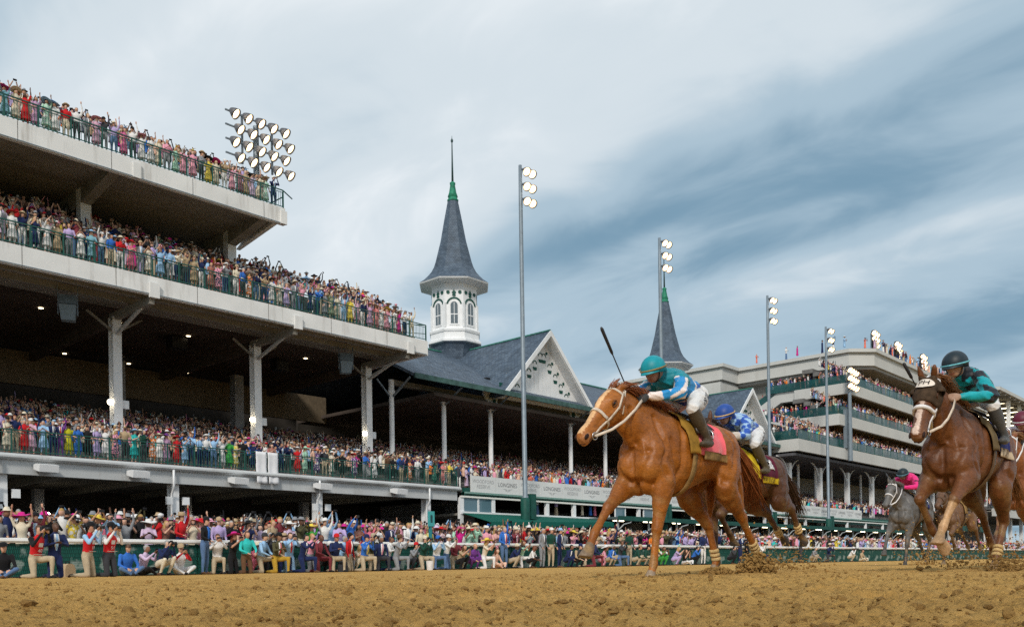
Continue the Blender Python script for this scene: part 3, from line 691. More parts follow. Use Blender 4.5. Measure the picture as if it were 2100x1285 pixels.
# gables
GF, GW = 46.5, 5.6; GPK = 19.15
def make_gable(c):
    mp_ = lambda u, v, w: (c + u, w, v)
    for s in (-1, 1):
        m = MB(); th_ = .24
        V = [(0, GPK), (s * GW, EAVE_Z), (s * GW, EAVE_Z - th_ - .05), (0, GPK - th_ - .12)]
        m.extrude(V if s > 0 else V[::-1], mp_, GF - .02, RID_S + .5); G(m, 'gable_roof', SLATE_X)
        m = MB(); V = [(s * .0, GPK + .04), (s * (GW + .06), EAVE_Z - .02), (s * (GW + .02), EAVE_Z - .42), (0, GPK - .42)]
        m.extrude(V if s > 0 else V[::-1], mp_, GF - .12, GF - .025); G(m, 'bargeboard', WHITE)
        m = MB(); V = [(0, GPK - .40), (s * (GW - .02), EAVE_Z - .33), (s * (GW - .1), EAVE_Z - .39), (0, GPK - .46)]
        m.extrude(V if s > 0 else V[::-1], mp_, GF - .02, 47.8); G(m, 'gable_soffit', WHITE)
    m = MB(); m.bar((c, GF - .05, GPK + .06), (c, RID_S, GPK + .06), .16, .10); G(m, 'ridge_cap', MATS['ridge_metal'])
    # board wall: every board its own piece
    nb_ = 22; w_ = 2 * GW / nb_
    for i in range(nb_):
        x0 = -GW + i * w_; x1 = x0 + w_ - .025
        z = lambda x: GPK - .44 - (GPK - .44 - EAVE_Z + .42) * abs(x) / GW
        if max(z(x0), z(x1)) < 13.55: continue
        poly = [(x0, 13.5), (x1, 13.5), (x1, max(z(x1), 13.52))] + ([(0, z(0))] if x0 < 0 < x1 else []) + [(x0, max(z(x0), 13.52))]
        m = MB(); m.extrude(poly, mp_, 47.4, 47.45); G(m, 'wall_board', WHITE)
    m = MB(); m.box(c - GW + .4, c + GW - .4, 48.252, 48.30, 13.5, 18.0) if False else m.box(c - GW + .5, c + GW - .5, 47.46, 47.5, 13.5, 14.4); G(m, 'backing', GREENP)
    m = MB(); m.box(c - GW + .1, c + GW - .1, 47.25, 47.55, 13.12, 13.52); G(m, 'tie_beam', WHITE)
    # pierced ornament stepping down each rake
    for s in (-1, 1):
        for k in range(6):
            x = s * (.55 + k * .72); z0 = GPK - 1.05 - (.55 + k * .72) * (GPK - EAVE_Z) / GW
            m = MB(); m.lathe([(.001, 0), (.13, 0), (.13, .03), (.001, .03)], (0, 0, 0), 14); q = G(m, 'round_piercing', GREENP); q.rotation_euler = (R(90), 0, 0); q.location = (c + x, 47.395, z0)
            m = MB(); ar = [(x - s * .34 + .27 * math.cos(a), z0 - .32 + .27 * math.sin(a)) for a in [math.pi * j / 8 for j in range(9)]] + [(x - s * .34 + .20 * math.cos(a), z0 - .32 + .20 * math.sin(a)) for a in [math.pi * (8 - j) / 8 for j in range(9)]]
            m.extrude(ar, mp_, 47.365, 47.395); G(m, 'arc_piercing', GREENP)
            if k < 5:
                m = MB(); m.extrude([(x - s * .34 - .26, z0 - .60), (x - s * .34 + .26, z0 - .60), (x - s * .34 + .18, z0 - .86), (x - s * .34 - .18, z0 - .86)], mp_, 47.365, 47.395); G(m, 'tray_piercing', GREENP)
for c in CEN: make_gable(c)
m = MB(); m.box(51.35, 51.75, 49.3, 49.7, 14.3, 15.15); G(m, 'roof_vent', BLACKM)
# spired lanterns
OCT = 1 / math.cos(R(22.5))
def make_tower(c, first):
    tw_ = (c, RID_S, 0); ph = R(22.5)
    def oct_(prof, name, mt, root=gs): m = MB(); m.lathe([(r * OCT, z) for r, z in prof], tw_, 8, ph=ph); return G(m, name, mt, root)
    oct_([(1.55, 17.2), (1.65, 18.4), (1.85, 19.2), (2.12, 19.75)], 'tower_base', SLATE_T)
    oct_([(2.12, 19.75), (2.34, 19.80), (2.34, 19.98), (2.22, 20.06), (2.14, 20.10), (2.12, 20.62), (2.2, 20.68), (2.24, 20.86), (2.14, 20.98), (2.02, 21.05)], 'base_cornice', WHITE)
    tower = oct_([(1.97, 21.04), (1.97, 24.75)], 'lantern_wall', WHITE)
    ap = 1.97
    for k in range(8):
        a = R(45 * k); n_ = np.array((math.cos(a), math.sin(a), 0)); l_ = np.array((-math.sin(a), math.cos(a), 0)); o_ = np.array((c, RID_S, 0)) + n_ * ap
        f3 = lambda u, v, w: tuple(o_ + l_ * u + np.array((0, 0, v)) + n_ * w)
        arch = lambda hw, z0, z1: [(-hw, z0), (hw, z0), (hw, z1)] + [(hw * math.cos(q), z1 + hw * math.sin(q)) for q in [math.pi * j / 8 for j in range(1, 8)]] + [(-hw, z1)]
        m = MB(); m.extrude(arch(.42, 21.25, 23.0), f3, .002, .05); fr_ = G(m, 'window', WHITE)
        m = MB(); m.extrude(arch(.31, 21.38, 22.98), f3, .052, .062); m.build('pane', mat('tower_glass', rgb(.12, .15, .17), .1, .5), fr_)
        m = MB(); m.extrude([(-.31, 22.14), (.31, 22.14), (.31, 22.22), (-.31, 22.22)], f3, .064, .085); m.extrude([(-.025, 21.4), (.025, 21.4), (.025, 23.2), (-.025, 23.2)], f3, .064, .08); m.build('sash_bar', WHITE, fr_)
        m = MB(); ring = [(.68 * math.cos(q), 23.02 + .68 * math.sin(q)) for q in [R(8 + 164 * j / 10) for j in range(11)]] + [(.54 * math.cos(q), 23.02 + .54 * math.sin(q)) for q in [R(172 - 164 * j / 10) for j in range(11)]]
        m.extrude(ring, f3, .004, .055); G(m, 'arch_trim', GREENP)
        for u in (-.52, .52):
            m = MB(); m.lathe([(.001, 0), (.155, 0), (.155, .05), (.001, .05)], (0, 0, 0), 12); q = G(m, 'round_piercing', GREENP)
            q.rotation_euler = Vector(tuple(n_)).to_track_quat('Z', 'Y').to_euler(); q.location = f3(u, 24.12, .006)
        m = MB(); m.extrude([(0, 23.75), (.17, 23.82), (.12, 24.0), (.2, 24.1), (.08, 24.22), (0, 24.42), (-.08, 24.22), (-.2, 24.1), (-.12, 24.0), (-.17, 23.82)], f3, .004, .05); G(m, 'trefoil_piercing', GREENP)
        e_ = np.array((math.cos(a + R(22.5)), math.sin(a + R(22.5)), 0)) * ap * OCT + np.array((c, RID_S, 0))
        m = MB(); m.bar(e_ + np.array((0, 0, 21.05)), e_ + np.array((0, 0, 23.2)), .22, .22); G(m, 'corner_pilaster', WHITE)
    oct_([(2.0, 24.70), (2.04, 24.86), (2.3, 24.93), (2.88, 25.03), (3.0, 25.05), (3.05, 25.15), (2.95, 25.2)], 'eave_cornice', WHITE)
    oct_([(2.99, 25.20), (2.62, 25.50), (2.28, 25.86), (1.98, 26.25), (1.76, 26.70), (1.60, 27.2), (1.14, 29.1), (.81, 30.95), (.45, 32.85)], 'spire_roof', SLATE_T)
    m = MB(); m.lathe([(.50, 32.8), (.52, 32.95), (.42, 33.05), (.40, 33.2), (.46, 33.25), (.34, 33.6), (.22, 34.3), (.26, 34.4), (.26, 34.5), (.10, 34.62)], tw_, 12); G(m, 'copper_cap', mat('verdigris', rgb(.02, .20, .12), .6, .3, var=.35, vscale=4), smooth=True)
    m = MB(); m.lathe([(.10, 34.6), (.07, 36.5), (.045, 38.1), (.10, 38.2), (.12, 38.35), (.03, 38.5), (.01, 38.75)], tw_, 8); G(m, 'finial', mat('finial_dark', rgb(.03, .07, .07), .5, .4), smooth=True)
make_tower(CEN[0], False)
_had = set(gs.children)
make_tower(CEN[1], False)
for ch in gs.children:
    if ch not in _had: ch.location.z -= 1.9      # the far lantern sits lower in its roof
settle(gs, (56, 48, .5))
# ------------------------------------------------------------------ tall floodlight poles
lm = MB(); lm.lathe([(.05, .40), (.13, .39), (.19, .30), (.28, .12), (.345, -.12), (.33, -.12), (.27, .10), (.18, .28)], (0, 0, 0), 16, cap=False); LAMP_SHADE = lm.mesh('shade', SHADE, True)
lf = MB(); lf.lathe([(.001, .22), (.12, .20), (.235, .10), (.29, -.04), (.22, -.05), (.10, -.02), (.001, .0)], (0, 0, 0), 16, cap=False); LAMP_FACE = lf.mesh('face', FLOOD, True)
lb = MB(); lb.ellipsoid((0, 0, -.02), (.13, .13, .10), 10, 6); LAMP_BULB = lb.mesh('bulb', HOT, True)
def lamp(root, loc, sc=1.0, rz=0.0, tilt=50):
    o = bpy.data.objects.new('lamp', LAMP_SHADE); link(o, root); o.location = loc; o.scale = (sc,) * 3
    o.rotation_euler = Vector((math.cos(R(122) + rz) * math.sin(R(tilt)), math.sin(R(122) + rz) * math.sin(R(tilt)), math.cos(R(tilt)))).to_track_quat('Z', 'Y').to_euler()
    f = bpy.data.objects.new('lamp_face', LAMP_FACE); link(f, o); f = bpy.data.objects.new('bulb', LAMP_BULB); link(f, o)
POLE_LBL = ['tall steel floodlight pole rising in front of the first gable', 'tall steel floodlight pole passing the far spire', 'tall steel floodlight pole left of the tiered suites building', 'tall steel floodlight pole crossing the tiered suites building']
for i, (t, zt) in enumerate(((47.5, 28.1), (65.4, 27.6), (85.4, 26.9), (99.8, 26.4))):
    root = empty('floodlight_pole', (t, 42.0, .4), 0, POLE_LBL[i], 'light pole', 'tall floodlight poles along the apron')
    m = MB(); m.lathe([(.24, 0), (.24, 4.6), (.175, 4.7), (.14, zt - 3), (.12, zt)], (0, 0, 0), 14); m.build('shaft', STEEL, root, True)
    m = MB(); m.lathe([(.34, 0), (.34, 4.4), (.28, 4.5)], (0, 0, 0), 14); m.build('base_sleeve', GREENP, root, True)
    m = MB(); m.box(.3, .85, -.3, .3, 3.0, 4.8); m.build('cabinet', GREENP, root)
    for k in range(3):
        z = zt - .25 - k * 1.05
        m = MB(); m.bar((0, 0, z), (1.0, 0, z), .07, .07); m.bar((0, 0, z), (.1, -.35, z - .05), .06, .06); m.build('crossarm', STEEL, root)
        for u in (.25, .85): lamp(root, (u, -.38, z - .22), .95, R(-48))
        m = MB(); m.bar((.85, -.02, z), (.85, -.3, z - .02), .05, .05); m.build('crossarm', STEEL, root)
# rack of floodlights on the clubhouse roof
root = empty('roof_light_rack', (29.1, 46.6, 20.95), 0, 'big lit floodlight rack above the top balcony end', 'light pole')
m = MB(); m.lathe([(.2, 0), (.16, 5.4)], (0, 0, 0), 12); m.build('shaft', STEEL, root)
for k in range(4):
    z = 5.5 - k * .82; nn = 5
    m = MB(); m.bar((-2.0, -.02, z + .2), (2.2, -.02, z + .2), .08, .08); m.build('crossarm', STEEL, root)
    for i in range(nn): lamp(root, (-1.6 + i * .84 + (k % 2) * .3, -.45, z - .05), .95, R(5))
m = MB(); m.bar((-.9, .03, 2.9), (-.9, .03, 5.8), .1, .1); m.bar((1.1, .03, 2.9), (1.1, .03, 5.8), .1, .1); m.build('frame', STEEL, root)
root2 = empty('end_speaker_bracket', (29.9, 49.0, 17.6), 0, 'grey loudspeaker bracket at the end column under the top deck', 'loudspeaker')
m = MB(); m.box(-.2, .9, -.5, .4, -1.3, -1.1); m.build('shelf', mat('speaker_grey', None), root2); m = MB(); m.box(.1, .75, -.4, .3, -1.1, .2); m.build('cabinet', mat('speaker_grey', None), root2)
# ------------------------------------------------------------------ tiered suites building beyond
sb = empty('suites_building', (0, 0, 0), label='pale modern suites building with stepped glass-railed balconies full of people', cat='building')
PALE = mat('pale_render', rgb(.52, .52, .50), .8, .25, var=.06, vscale=.3, stain=(rgb(.35, .32, .28), .35, .5, (1, 1, .2)))
PALE2 = mat('pale_wall', rgb(.33, .325, .31), .85, .2, var=.08, vscale=.3)
GLS = mat('teal_glass', rgb(.012, .085, .085), .15, .5, var=.3, vscale=.6)
GLS.node_tree.nodes['Principled BSDF'].inputs['Alpha'].default_value = .62
FE = 172.0
def Sx(m, name, mt): return m.build(name, mt, sb)
LV = [(13.95, 96.4), (18.1, 108.0), (22.3, 110.9)]
for k, (z, t0) in enumerate(LV):
    m = MB(); m.box(t0, FE, 43.9, 44.3, z - 1.35, z); Sx(m, 'fascia', PALE)
    m = MB(); m.box(t0, t0 + .4, 44.302, 56 if k != 2 else 51, z - 1.35, z); Sx(m, 'side_fascia', PALE)
    m = MB(); m.box(t0 + .4, FE, 44.3, 60, z - .5, z - .15); Sx(m, 'deck_slab', SOFFIT)
    railing(sb, t0 + .3, FE, 44.1, z, 2.9, glass=GLS)
    m = MB(); m.box(t0 + .02, t0 + .08, 44.1, 55, z, z + 1.05); Sx(m, 'side_glass', GLS)
    tiers(sb, t0 + .45, FE, 44.4, z + .05, 6, .85, .50)
    m = MB(); m.box(max(t0 + 6, 112), FE, 54.5, 55, z, z + 4.0); Sx(m, 'back_wall', PALE2)
# roof with deep cornice, chamfered at the corner
m = MB(); m.extrude([(119.0, 43.6), (FE, 43.6), (FE, 80), (112, 80), (112, 62), (116.5, 62), (116.5, 46.0)], lambda u, v, w: (u, v, w), 25.6, 27.3); Sx(m, 'roof_parapet', PALE)
m = MB(); m.extrude([(118.7, 43.25), (FE, 43.25), (FE, 80), (111.6, 80), (111.6, 61.6), (116.1, 61.6), (116.1, 45.8)], lambda u, v, w: (u, v, w), 27.3, 27.75); Sx(m, 'roof_cornice', PALE)
m = MB(); m.extrude([(119.3, 43.9), (FE, 43.9), (FE, 80), (112.4, 80), (112.4, 62.4), (117, 62.4), (117, 46.2)], lambda u, v, w: (u, v, w), 25.25, 25.6); Sx(m, 'roof_band', PALE2)
m = MB(); m.extrude([(44.2, 25.3), (58, 25.3), (58, 22.5)], lambda u, v, w: (w, u, v), 119.3, FE); Sx(m, 'roof_soffit', SOFFIT)
m = MB(); m.box(112.0, 120, 62.3, 82, 4, 25.3); Sx(m, 'stair_block', PALE)
m = MB(); m.box(118.5, FE, 56, 80, 4, 25.3); Sx(m, 'core_wall', PALE2)
m = MB(); m.box(104, 119, 56, 64, 4, 17.6); Sx(m, 'link_block', PALE)
# open stair along the flank
m = MB(); m.extrude([(50.5, 21.0), (50.5, 22.3), (53.5, 22.3), (58.5, 19.4), (62.5, 19.4), (62.5, 18.1), (58.0, 18.1), (53.0, 21.0)], lambda u, v, w: (w, u, v), 111.2, 112.2); Sx(m, 'stair_flight', PALE)
m = MB(); m.extrude([(50.5, 22.3), (50.5, 23.3), (53.5, 23.3), (58.5, 20.4), (62.5, 20.4), (62.5, 19.4), (58.5, 19.4), (53.5, 22.3)], lambda u, v, w: (w, u, v), 111.25, 111.3); Sx(m, 'stair_glass', GLS)
for t in [99.2, 107.8, 116.4, 125.0, 133.6, 142.2, 150.8, 159.4]:
    m = MB(); m.box(t - .32, t + .32, 46.2, 46.7, .4, 11.6); Sx(m, 'column', WHITE)
    for s in (-1, 1):
        m = MB(); pts = [(t + s * (.25 + 2.9 * (1 - math.cos(a))), 46.4, 9.8 + 2.4 * math.sin(a)) for a in [R(90) * j / 6 for j in range(7)]]
        for a, b in zip(pts, pts[1:]): m.bar(a, b, .12, .11)
        Sx(m, 'curved_arm', WHITE)
m = MB(); m.box(96.4, FE, 44.4, 60, 12.1, 12.4); Sx(m, 'lower_soffit', mat('dark_soffit', rgb(.10, .10, .11), .9, .2, var=.2))
m = MB(); m.box(96.4, FE, 66, 66.4, 4, 13); Sx(m, 'rear_wall', DARKIN)
m = MB(); m.box(96, FE, 44.0, 44.4, 4.6, 5.5); Sx(m, 'lower_fascia', GREENP)
for k, (t, s) in enumerate(((124.6, 46.0), (133.4, 46.0), (144.5, 46.0), (158, 46.0), (118.2, 55.0))):
    r_ = empty('roof_floodlight', (t, s, 27.7), 0, ['roof floodlight cluster nearest the corner of the suites building', 'roof floodlight cluster second along the suites roof', 'roof floodlight cluster third along the suites roof', 'roof floodlight cluster beside the black helmet', 'roof floodlight cluster set back on the flank'][k], 'floodlight', 'floodlight clusters on the suites roof') if k < 4 else None
    if r_ is None: continue
    m = MB(); m.lathe([(.2, 0), (.15, 3.6)], (0, 0, 0), 10); m.build('shaft', STEEL, r_)
    for q in range(3):
        for u in (0, .7, 1.4): lamp(r_, (u - .2, -.4, 3.6 - q * .75 - u * .12), 1.15, R(-62))
r_ = empty('wall_floodlight_mast', (110.0, 43.4, .4), 0, 'floodlight mast rising beside the lower suites balcony', 'light pole', 'tall floodlight poles along the apron')
m = MB(); m.lathe([(.28, 12), (.2, 20.6)], (0, 0, 0), 10); m.build('shaft', STEEL, r_)
m = MB(); m.box(-.35, .35, .3, .7, 13.6, 18.4); m.build('cabinet', STEEL, r_)
for q in range(3):
    for u in (-.8, -.1, .6, 1.3): lamp(r_, (u, -.4, 23.0 - q * .95 - u * .1), 1.15, R(-62))
m = MB(); m.bar((-.3, 0, 20.5), (-.3, 0, 23.6), .12, .12); m.bar((.8, 0, 20.5), (.8, 0, 23.4), .12, .12); m.build('frame', STEEL, r_)
settle(sb, (120, 44, .5))
# ------------------------------------------------------------------ last stand with a ribbed lit roof
ls = empty('far_stand', (0, 0, 0), label='far stand with ribbed canopy roof and lit strips at the right edge', cat='grandstand')
def Lx(m, name, mt): return m.build(name, mt, ls)
m = MB(); m.extrude([(44, 31.0), (44, 31.6), (66, 33.6), (66, 33.0)], lambda u, v, w: (w, u, v), 182, 260); Lx(m, 'canopy_roof', PALE)
for i in range(22):
    m = MB(); t = 183 + i * 3.5; m.extrude([(44.2, 30.5), (44.2, 31.0), (65, 32.9), (65, 32.4)], lambda u, v, w: (w, u, v), t, t + .3); Lx(m, 'rib', SOFFIT)
    if i % 2 == 0: m = MB(); m.box(t + 1, t + 1.4, 46, 60, 30.9, 31.0); Lx(m, 'strip_light', MATS['warm_tube'])
for z in (9, 16, 23):
    m = MB(); m.box(176, 260, 43.8, 44.2, z - 1.4, z); Lx(m, 'fascia', PALE)
    m = MB(); m.box(176, 260, 44.2, 62, z - .6, z - .2); Lx(m, 'deck_slab', SOFFIT)
    tiers(ls, 176, 260, 44.3, z, 8, .9, .42)
    railing(ls, 176, 260, 44.0, z, 4, glass=GLS)
m = MB(); m.box(176, 260, 62, 62.5, .4, 32); Lx(m, 'rear_wall', PALE2)
for i in range(10):
    m = MB(); m.box(178 + i * 8.5, 178.6 + i * 8.5, 45.5, 46.1, .4, 31); Lx(m, 'column', WHITE)
settle(ls, (176, 44, .5))
# teal marker post by the rail
sp = empty('marker_sign', (24.2, 26.5, 0), 0, 'teal square marker sign on a post behind the rail', 'sign')
m = MB(); m.box(-.05, .05, -.05, .05, 0, 2.1); m.build('post', mat('teal_paint', rgb(.02, .22, .24), .5, .4), sp)
m = MB(); m.box(-.17, .17, -.08, -.052, 1.75, 2.35); m.build('plate', mat('teal_plate', rgb(.05, .34, .36), .5, .4), sp)
m = MB(); m.box(-.05, .05, -.09, -.082, 1.9, 2.2); m.build('numeral', mat('teal_dark', rgb(.01, .06, .07), .6), sp)
# ------------------------------------------------------------------ horses
Y3 = np.array((0, 1.0, 0))
def sec_xz(c, hw, hh, d):
    """section across a path that runs along d in the xz plane"""
    d = unit(d); ha = np.array((-d[2], 0, d[0]))
    return (c, hw, hh, Y3, ha)
FORE = [(-.16, .05, .07), (-.05, .088, .125), (.06, .098, .14), (.3, .09, .125), (.7, .06, .074), (1, .052, .058)]
CANF = [(0, .044, .052), (.3, .034, .043), (.75, .034, .046), (1, .041, .05)]
GASK = [(-.22, .05, .08), (-.08, .095, .14), (.10, .112, .165), (.4, .092, .135), (.75, .06, .078), (1, .052, .066)]
CANH = [(0, .047, .06), (.3, .038, .049), (.75, .037, .05), (1, .043, .053)]
def hoof(B, ft, tip, front, reg, side=Y3):
    ft = np.array(ft, float); tip = np.array(tip, float); d = unit(tip - ft)
    cor = ft + (tip - ft) * 0.55
    B.bone(ft, cor, [(0, .041, .047), (.5, .035, .039), (1, .046, .05)], reg + 'pastern')
    up = np.array((0, 0, 1.0)); fw = np.array(front, float)
    fw = unit(fw); ha = fw; wa = unit(np.cross(np.cross(fw, d), fw)) if False else Y3
    L = np.linalg.norm(tip - cor)
    B.ell_loft([(cor, .048, .054, wa, ha), (cor + d * L * .6 + fw * .008, .06, .07, wa, ha), (tip + fw * .012, .066, .08, wa, ha)], reg + 'hoof')
def seg_dist(Q, pts):
    d = np.full(len(Q), 9.0)
    for a, b in zip(pts, pts[1:]):
        a = np.array(a, float); b = np.array(b, float); u = b - a
        t = np.clip(((Q - a) @ u) / (u @ u), 0, 1)
        d = np.minimum(d, np.linalg.norm(Q - (a + t[:, None] * u), axis=1))
    return d
def sculpt(V, N, P, poll, hd, Lh, ha, wa):
    """grooves between the muscles, ribs, veins and folds pressed into the skin"""
    xz = V[:, [0, 2]]; side = np.clip((np.abs(N[:, 1]) - .2) / .4, 0, 1); off = np.zeros(len(V))
    th = (poll[0] - .08, poll[2] - .16)
    def line(pts, depth, width, mask):
        d = seg_dist(xz, pts); off[:] += -1.45 * depth * np.exp(-(d / width) ** 2) * mask
    body = V[:, 2] > .70
    line([(.60, 1.52), (.62, 1.36), (.58, 1.22), (.66, 1.06), (.60, .96)], .022, .030, side * body)       # front of the shoulder
    line([(.28, 1.46), (.34, 1.24), (.33, 1.08), (.38, .94)], .020, .032, side * body)                    # behind the shoulder
    line([(.50, 1.30), (.46, 1.12), (.40, 1.02)], .012, .028, side * body)                                # over the triceps
    line([(.78, 1.18), (.86, 1.30), th], .018, .030, side)                                                # jugular groove
    line([(.52, 1.50), (.74, 1.58), (poll[0] - .10, poll[2] - .06)], .008, .030, side)                    # below the crest
    line([(-.40, 1.50), (-.42, 1.25), (-.36, 1.05), (-.46, .96)], .026, .040, side * body)                # flank hollow
    line([(-.84, 1.42), (-.84, 1.20), (-.80, 1.00), (-.76, .88)], .016, .028, side * body)                # hamstring line
    line([(-.60, 1.48), (-.66, 1.30), (-.58, 1.12)], .010, .030, side * body)
    line([(.10, .96), (-.14, .93), (-.36, 1.00)], .010, .030, side * body)                                # edge of the belly muscle
    rib = (V[:, 0] > -.40) & (V[:, 0] < .22) & (V[:, 2] > .98) & (V[:, 2] < 1.40)
    off -= .0045 * (1 - np.cos((V[:, 0] + .12 * V[:, 2]) * 2 * math.pi / .075)) * .5 * rib * side
    front = np.clip((N[:, 0] - .25) / .4, 0, 1)
    off -= .020 * np.exp(-(V[:, 1] / .022) ** 2) * front * (V[:, 2] > .80) * (V[:, 2] < 1.22) * (V[:, 0] > .5)      # breast groove
    for s in (1, -1):
        d = seg_dist(V[:, [1, 2]], [(.19 * s, 1.12), (.12 * s, .98), (.05 * s, .90)])
        off -= .014 * np.exp(-(d / .024) ** 2) * front * (V[:, 0] > .5)
        # skin folds over the chest
        d = seg_dist(V[:, [1, 2]], [(.02 * s, 1.20), (.10 * s, 1.16), (.17 * s, 1.19)])
        off -= .008 * np.exp(-(d / .012) ** 2) * front * (V[:, 0] > .5)
    # face: cheek edge and the bone below the eye, veins
    rel = V - poll; hf = rel @ hd / Lh; hu = rel @ ha; hl = np.abs(rel @ wa); hh = (hf > -.1) & (hf < 1.1) & (np.linalg.norm(rel, axis=1) < Lh * 1.15) & (hl < .14)
    d = seg_dist(np.stack((hf * Lh, hu), -1), [(.26 * Lh, -.045), (.46 * Lh, -.03), (.62 * Lh, -.03)]); off += .006 * np.exp(-(d / .012) ** 2) * hh * side
    d = seg_dist(np.stack((hf * Lh, hu), -1), [(.14 * Lh, -.10), (.30 * Lh, -.20), (.50 * Lh, -.14), (.52 * Lh, -.06)]); off -= .009 * np.exp(-(d / .016) ** 2) * hh * side
    d = seg_dist(np.stack((hf * Lh, hu), -1), [(.36 * Lh, .0), (.70 * Lh, -.005)]); off -= .006 * np.exp(-(d / .022) ** 2) * hh * side
    for q in range(4):
        ph = q * 1.3; x = np.linspace(0, 1, 7)
        pts = [(.56 + .10 * math.sin(ph + u_ * 5) - q * .05 + .02 * q, 1.22 - u_ * .42 - .03 * q) for u_ in x]
        d = seg_dist(xz, pts); off += .0032 * np.exp(-(d / .007) ** 2) * side * body
    n1 = vnoise(V[:, 0] * 11 + V[:, 1] * 6 + 40, V[:, 2] * 11 + V[:, 1] * 4 + 40, 31) - .5
    n2 = vnoise(V[:, 0] * 26 + V[:, 1] * 9 + 40, V[:, 2] * 26 - V[:, 1] * 7 + 40, 32) - .5
    off += (.010 * n1 + .0042 * n2) * (V[:, 2] > .5)
    return V + N * off[:, None]
def build_horse(name, P, label, coat, loc, voxel=0.0132, group='racehorses on the track'):
    """P: joints in horse space (x forward, y left, z up)."""
    root = empty(name, loc, math.pi, label, 'horse', group)
    B = Body()
    # trunk: (x, centre z, half width, half height)
    tr = [(-1.02, 1.24, .07, .10), (-.97, 1.26, .16, .20), (-.82, 1.29, .245, .27), (-.62, 1.30, .275, .28), (-.40, 1.265, .265, .285), (-.12, 1.215, .285, .335),
          (.16, 1.185, .285, .385), (.38, 1.205, .255, .415), (.55, 1.20, .235, .37), (.70, 1.165, .205, .29), (.80, 1.14, .15, .20)]
    B.ell_loft([((x, 0, z), w, h, Y3, np.array((0, 0, 1.0))) for x, z, w, h in tr], 'trunk', 20)
    poll = np.array(P['poll'], float); nose = np.array(P['nose'], float)
    hd = unit(nose - poll); Lh = np.linalg.norm(nose - poll)
    # neck
    nb = np.array((.48, 0, 1.33)); thr = poll - np.array((.05, 0, .12)) + np.array((0, 0, .0))
    nd = unit(thr - nb); nm = (nb + thr) / 2 + np.array((0, 0, .02))
    B.ell_loft([sec_xz(nb - nd * .12, .20, .36, nd), sec_xz(nb + nd * .06, .175, .325, nd), sec_xz(nm - nd * .02 + np.array((.02, 0, -.02)), .13, .25, nd), sec_xz(nm + nd * .17 + np.array((.02, 0, -.02)), .105, .195, nd + np.array((.1, 0, 0))), sec_xz(thr + nd * .03, .09, .155, nd)], 'neck', 16)
    # head: fractions along poll-nose, half width, half depth, offset to the jaw side
    ha = unit(np.cross(Y3, hd)); ha = ha if ha[2] > 0 else -ha      # towards the forehead
    wa = unit(np.cross(hd, ha)); wa = wa if wa[1] > 0 else -wa
    hs = [(-.06, .05, .065, -.035), (.03, .083, .105, -.045), (.16, .098, .135, -.055), (.30, .098, .145, -.062), (.42, .08, .122, -.048), (.55, .064, .092, -.025), (.70, .056, .072, -.012),
          (.84, .060, .068, -.010), (.94, .058, .062, -.014), (1.0, .040, .042, -.018)]
    B.ell_loft([(poll + hd * Lh * f + ha * o, a * 1.15, b * 1.12, wa, ha) for f, a, b, o in hs], 'head', 16)
    for s in (1, -1):
        B.ball(poll + hd * Lh * .25 + wa * .068 * s + ha * .03, (.045, .035, .03), 'head')       # brow
        B.ball(poll + hd * Lh * .36 + wa * .060 * s - ha * .085, (.09, .035, .075), 'head', rot=np.column_stack((hd, wa, ha)))  # cheek
        B.ball(poll + hd * Lh * .90 + wa * .042 * s + ha * .008, (.045, .022, .028), 'head', rot=np.column_stack((hd, wa, ha)))   # nostril wing
        # ear
        e0 = poll + wa * .05 * s + ha * .045 - hd * .0; e1 = e0 + (unit(ha * .75 - hd * P.get('ear', .75) + wa * .15 * s) if 'eardir' not in P else unit(np.array(P['eardir']) + wa * .2 * s)) * .145
        B.bone(e0, e1, [(0, .026, .03), (.35, .034, .034), (.75, .024, .02), (1, .006, .006)], 'head', side=wa)
    # lower lip and chin
    B.ball(poll + hd * Lh * .93 - ha * .062, (.05, .038, .026), 'head', rot=np.column_stack((hd, wa, ha)))
    # front muscles
    for s in (1, -1):
        B.bone((.34, .12 * s, 1.46), (.70, .155 * s, 1.10), [(0, .06, .09), (.35, .095, .15), (.8, .10, .15), (1, .07, .10)], 'shoulder')
        B.ball((.70, .10 * s, 1.06), (.14, .125, .17), 'chest'); B.ball((.64, .06 * s, .88), (.12, .08, .10), 'chest')
        B.ball((.56, .155 * s, 1.0), (.15, .08, .16), 'shoulder')
        B.bone((-.78, .13 * s, 1.40), (-.62, .17 * s, 1.10), [(0, .09, .15), (.5, .125, .24), (1, .11, .23)], 'hip')
    for nm_, s in (('FL', 1), ('FR', -1)):
        E, K, F_, T = [np.array(q, float) for q in P[nm_]]
        B.bone((.66, .16 * s, 1.10), E, [(0, .09, .12), (1, .085, .12)], 'upperarm')
        B.ball(E + np.array((-.01, 0, .02)), (.10, .075, .11), 'upperarm')
        B.bone(E, K, FORE, 'forearm')
        B.ball(K, (.06, .055, .066), 'knee')
        B.bone(K, F_, CANF, nm_ + 'cannon'); B.ball(F_, (.051, .044, .05), nm_ + 'fetlock')
        hoof(B, F_, T, P.get('fw' + nm_, (1, 0, 0)), nm_)
    for nm_, s in (('HL', 1), ('HR', -1)):
        S, K, F_, T = [np.array(q, float) for q in P[nm_]]
        B.bone((-.68, .15 * s, 1.24), S, [(0, .12, .27), (.4, .135, .25), (.85, .112, .17), (1.08, .075, .11)], 'thigh')
        B.bone(S, K, GASK, 'gaskin')
        bk = unit(K - S); 
        B.ball(K + np.array((-.012, 0, .012)), (.064, .052, .072), 'hock')
        B.bone(np.array((-.86, .13 * s, 1.05)), K + np.array((-.03, 0, .05)), [(0, .08, .12), (.5, .05, .07), (.9, .022, .025), (1, .02, .022)], 'gaskin')
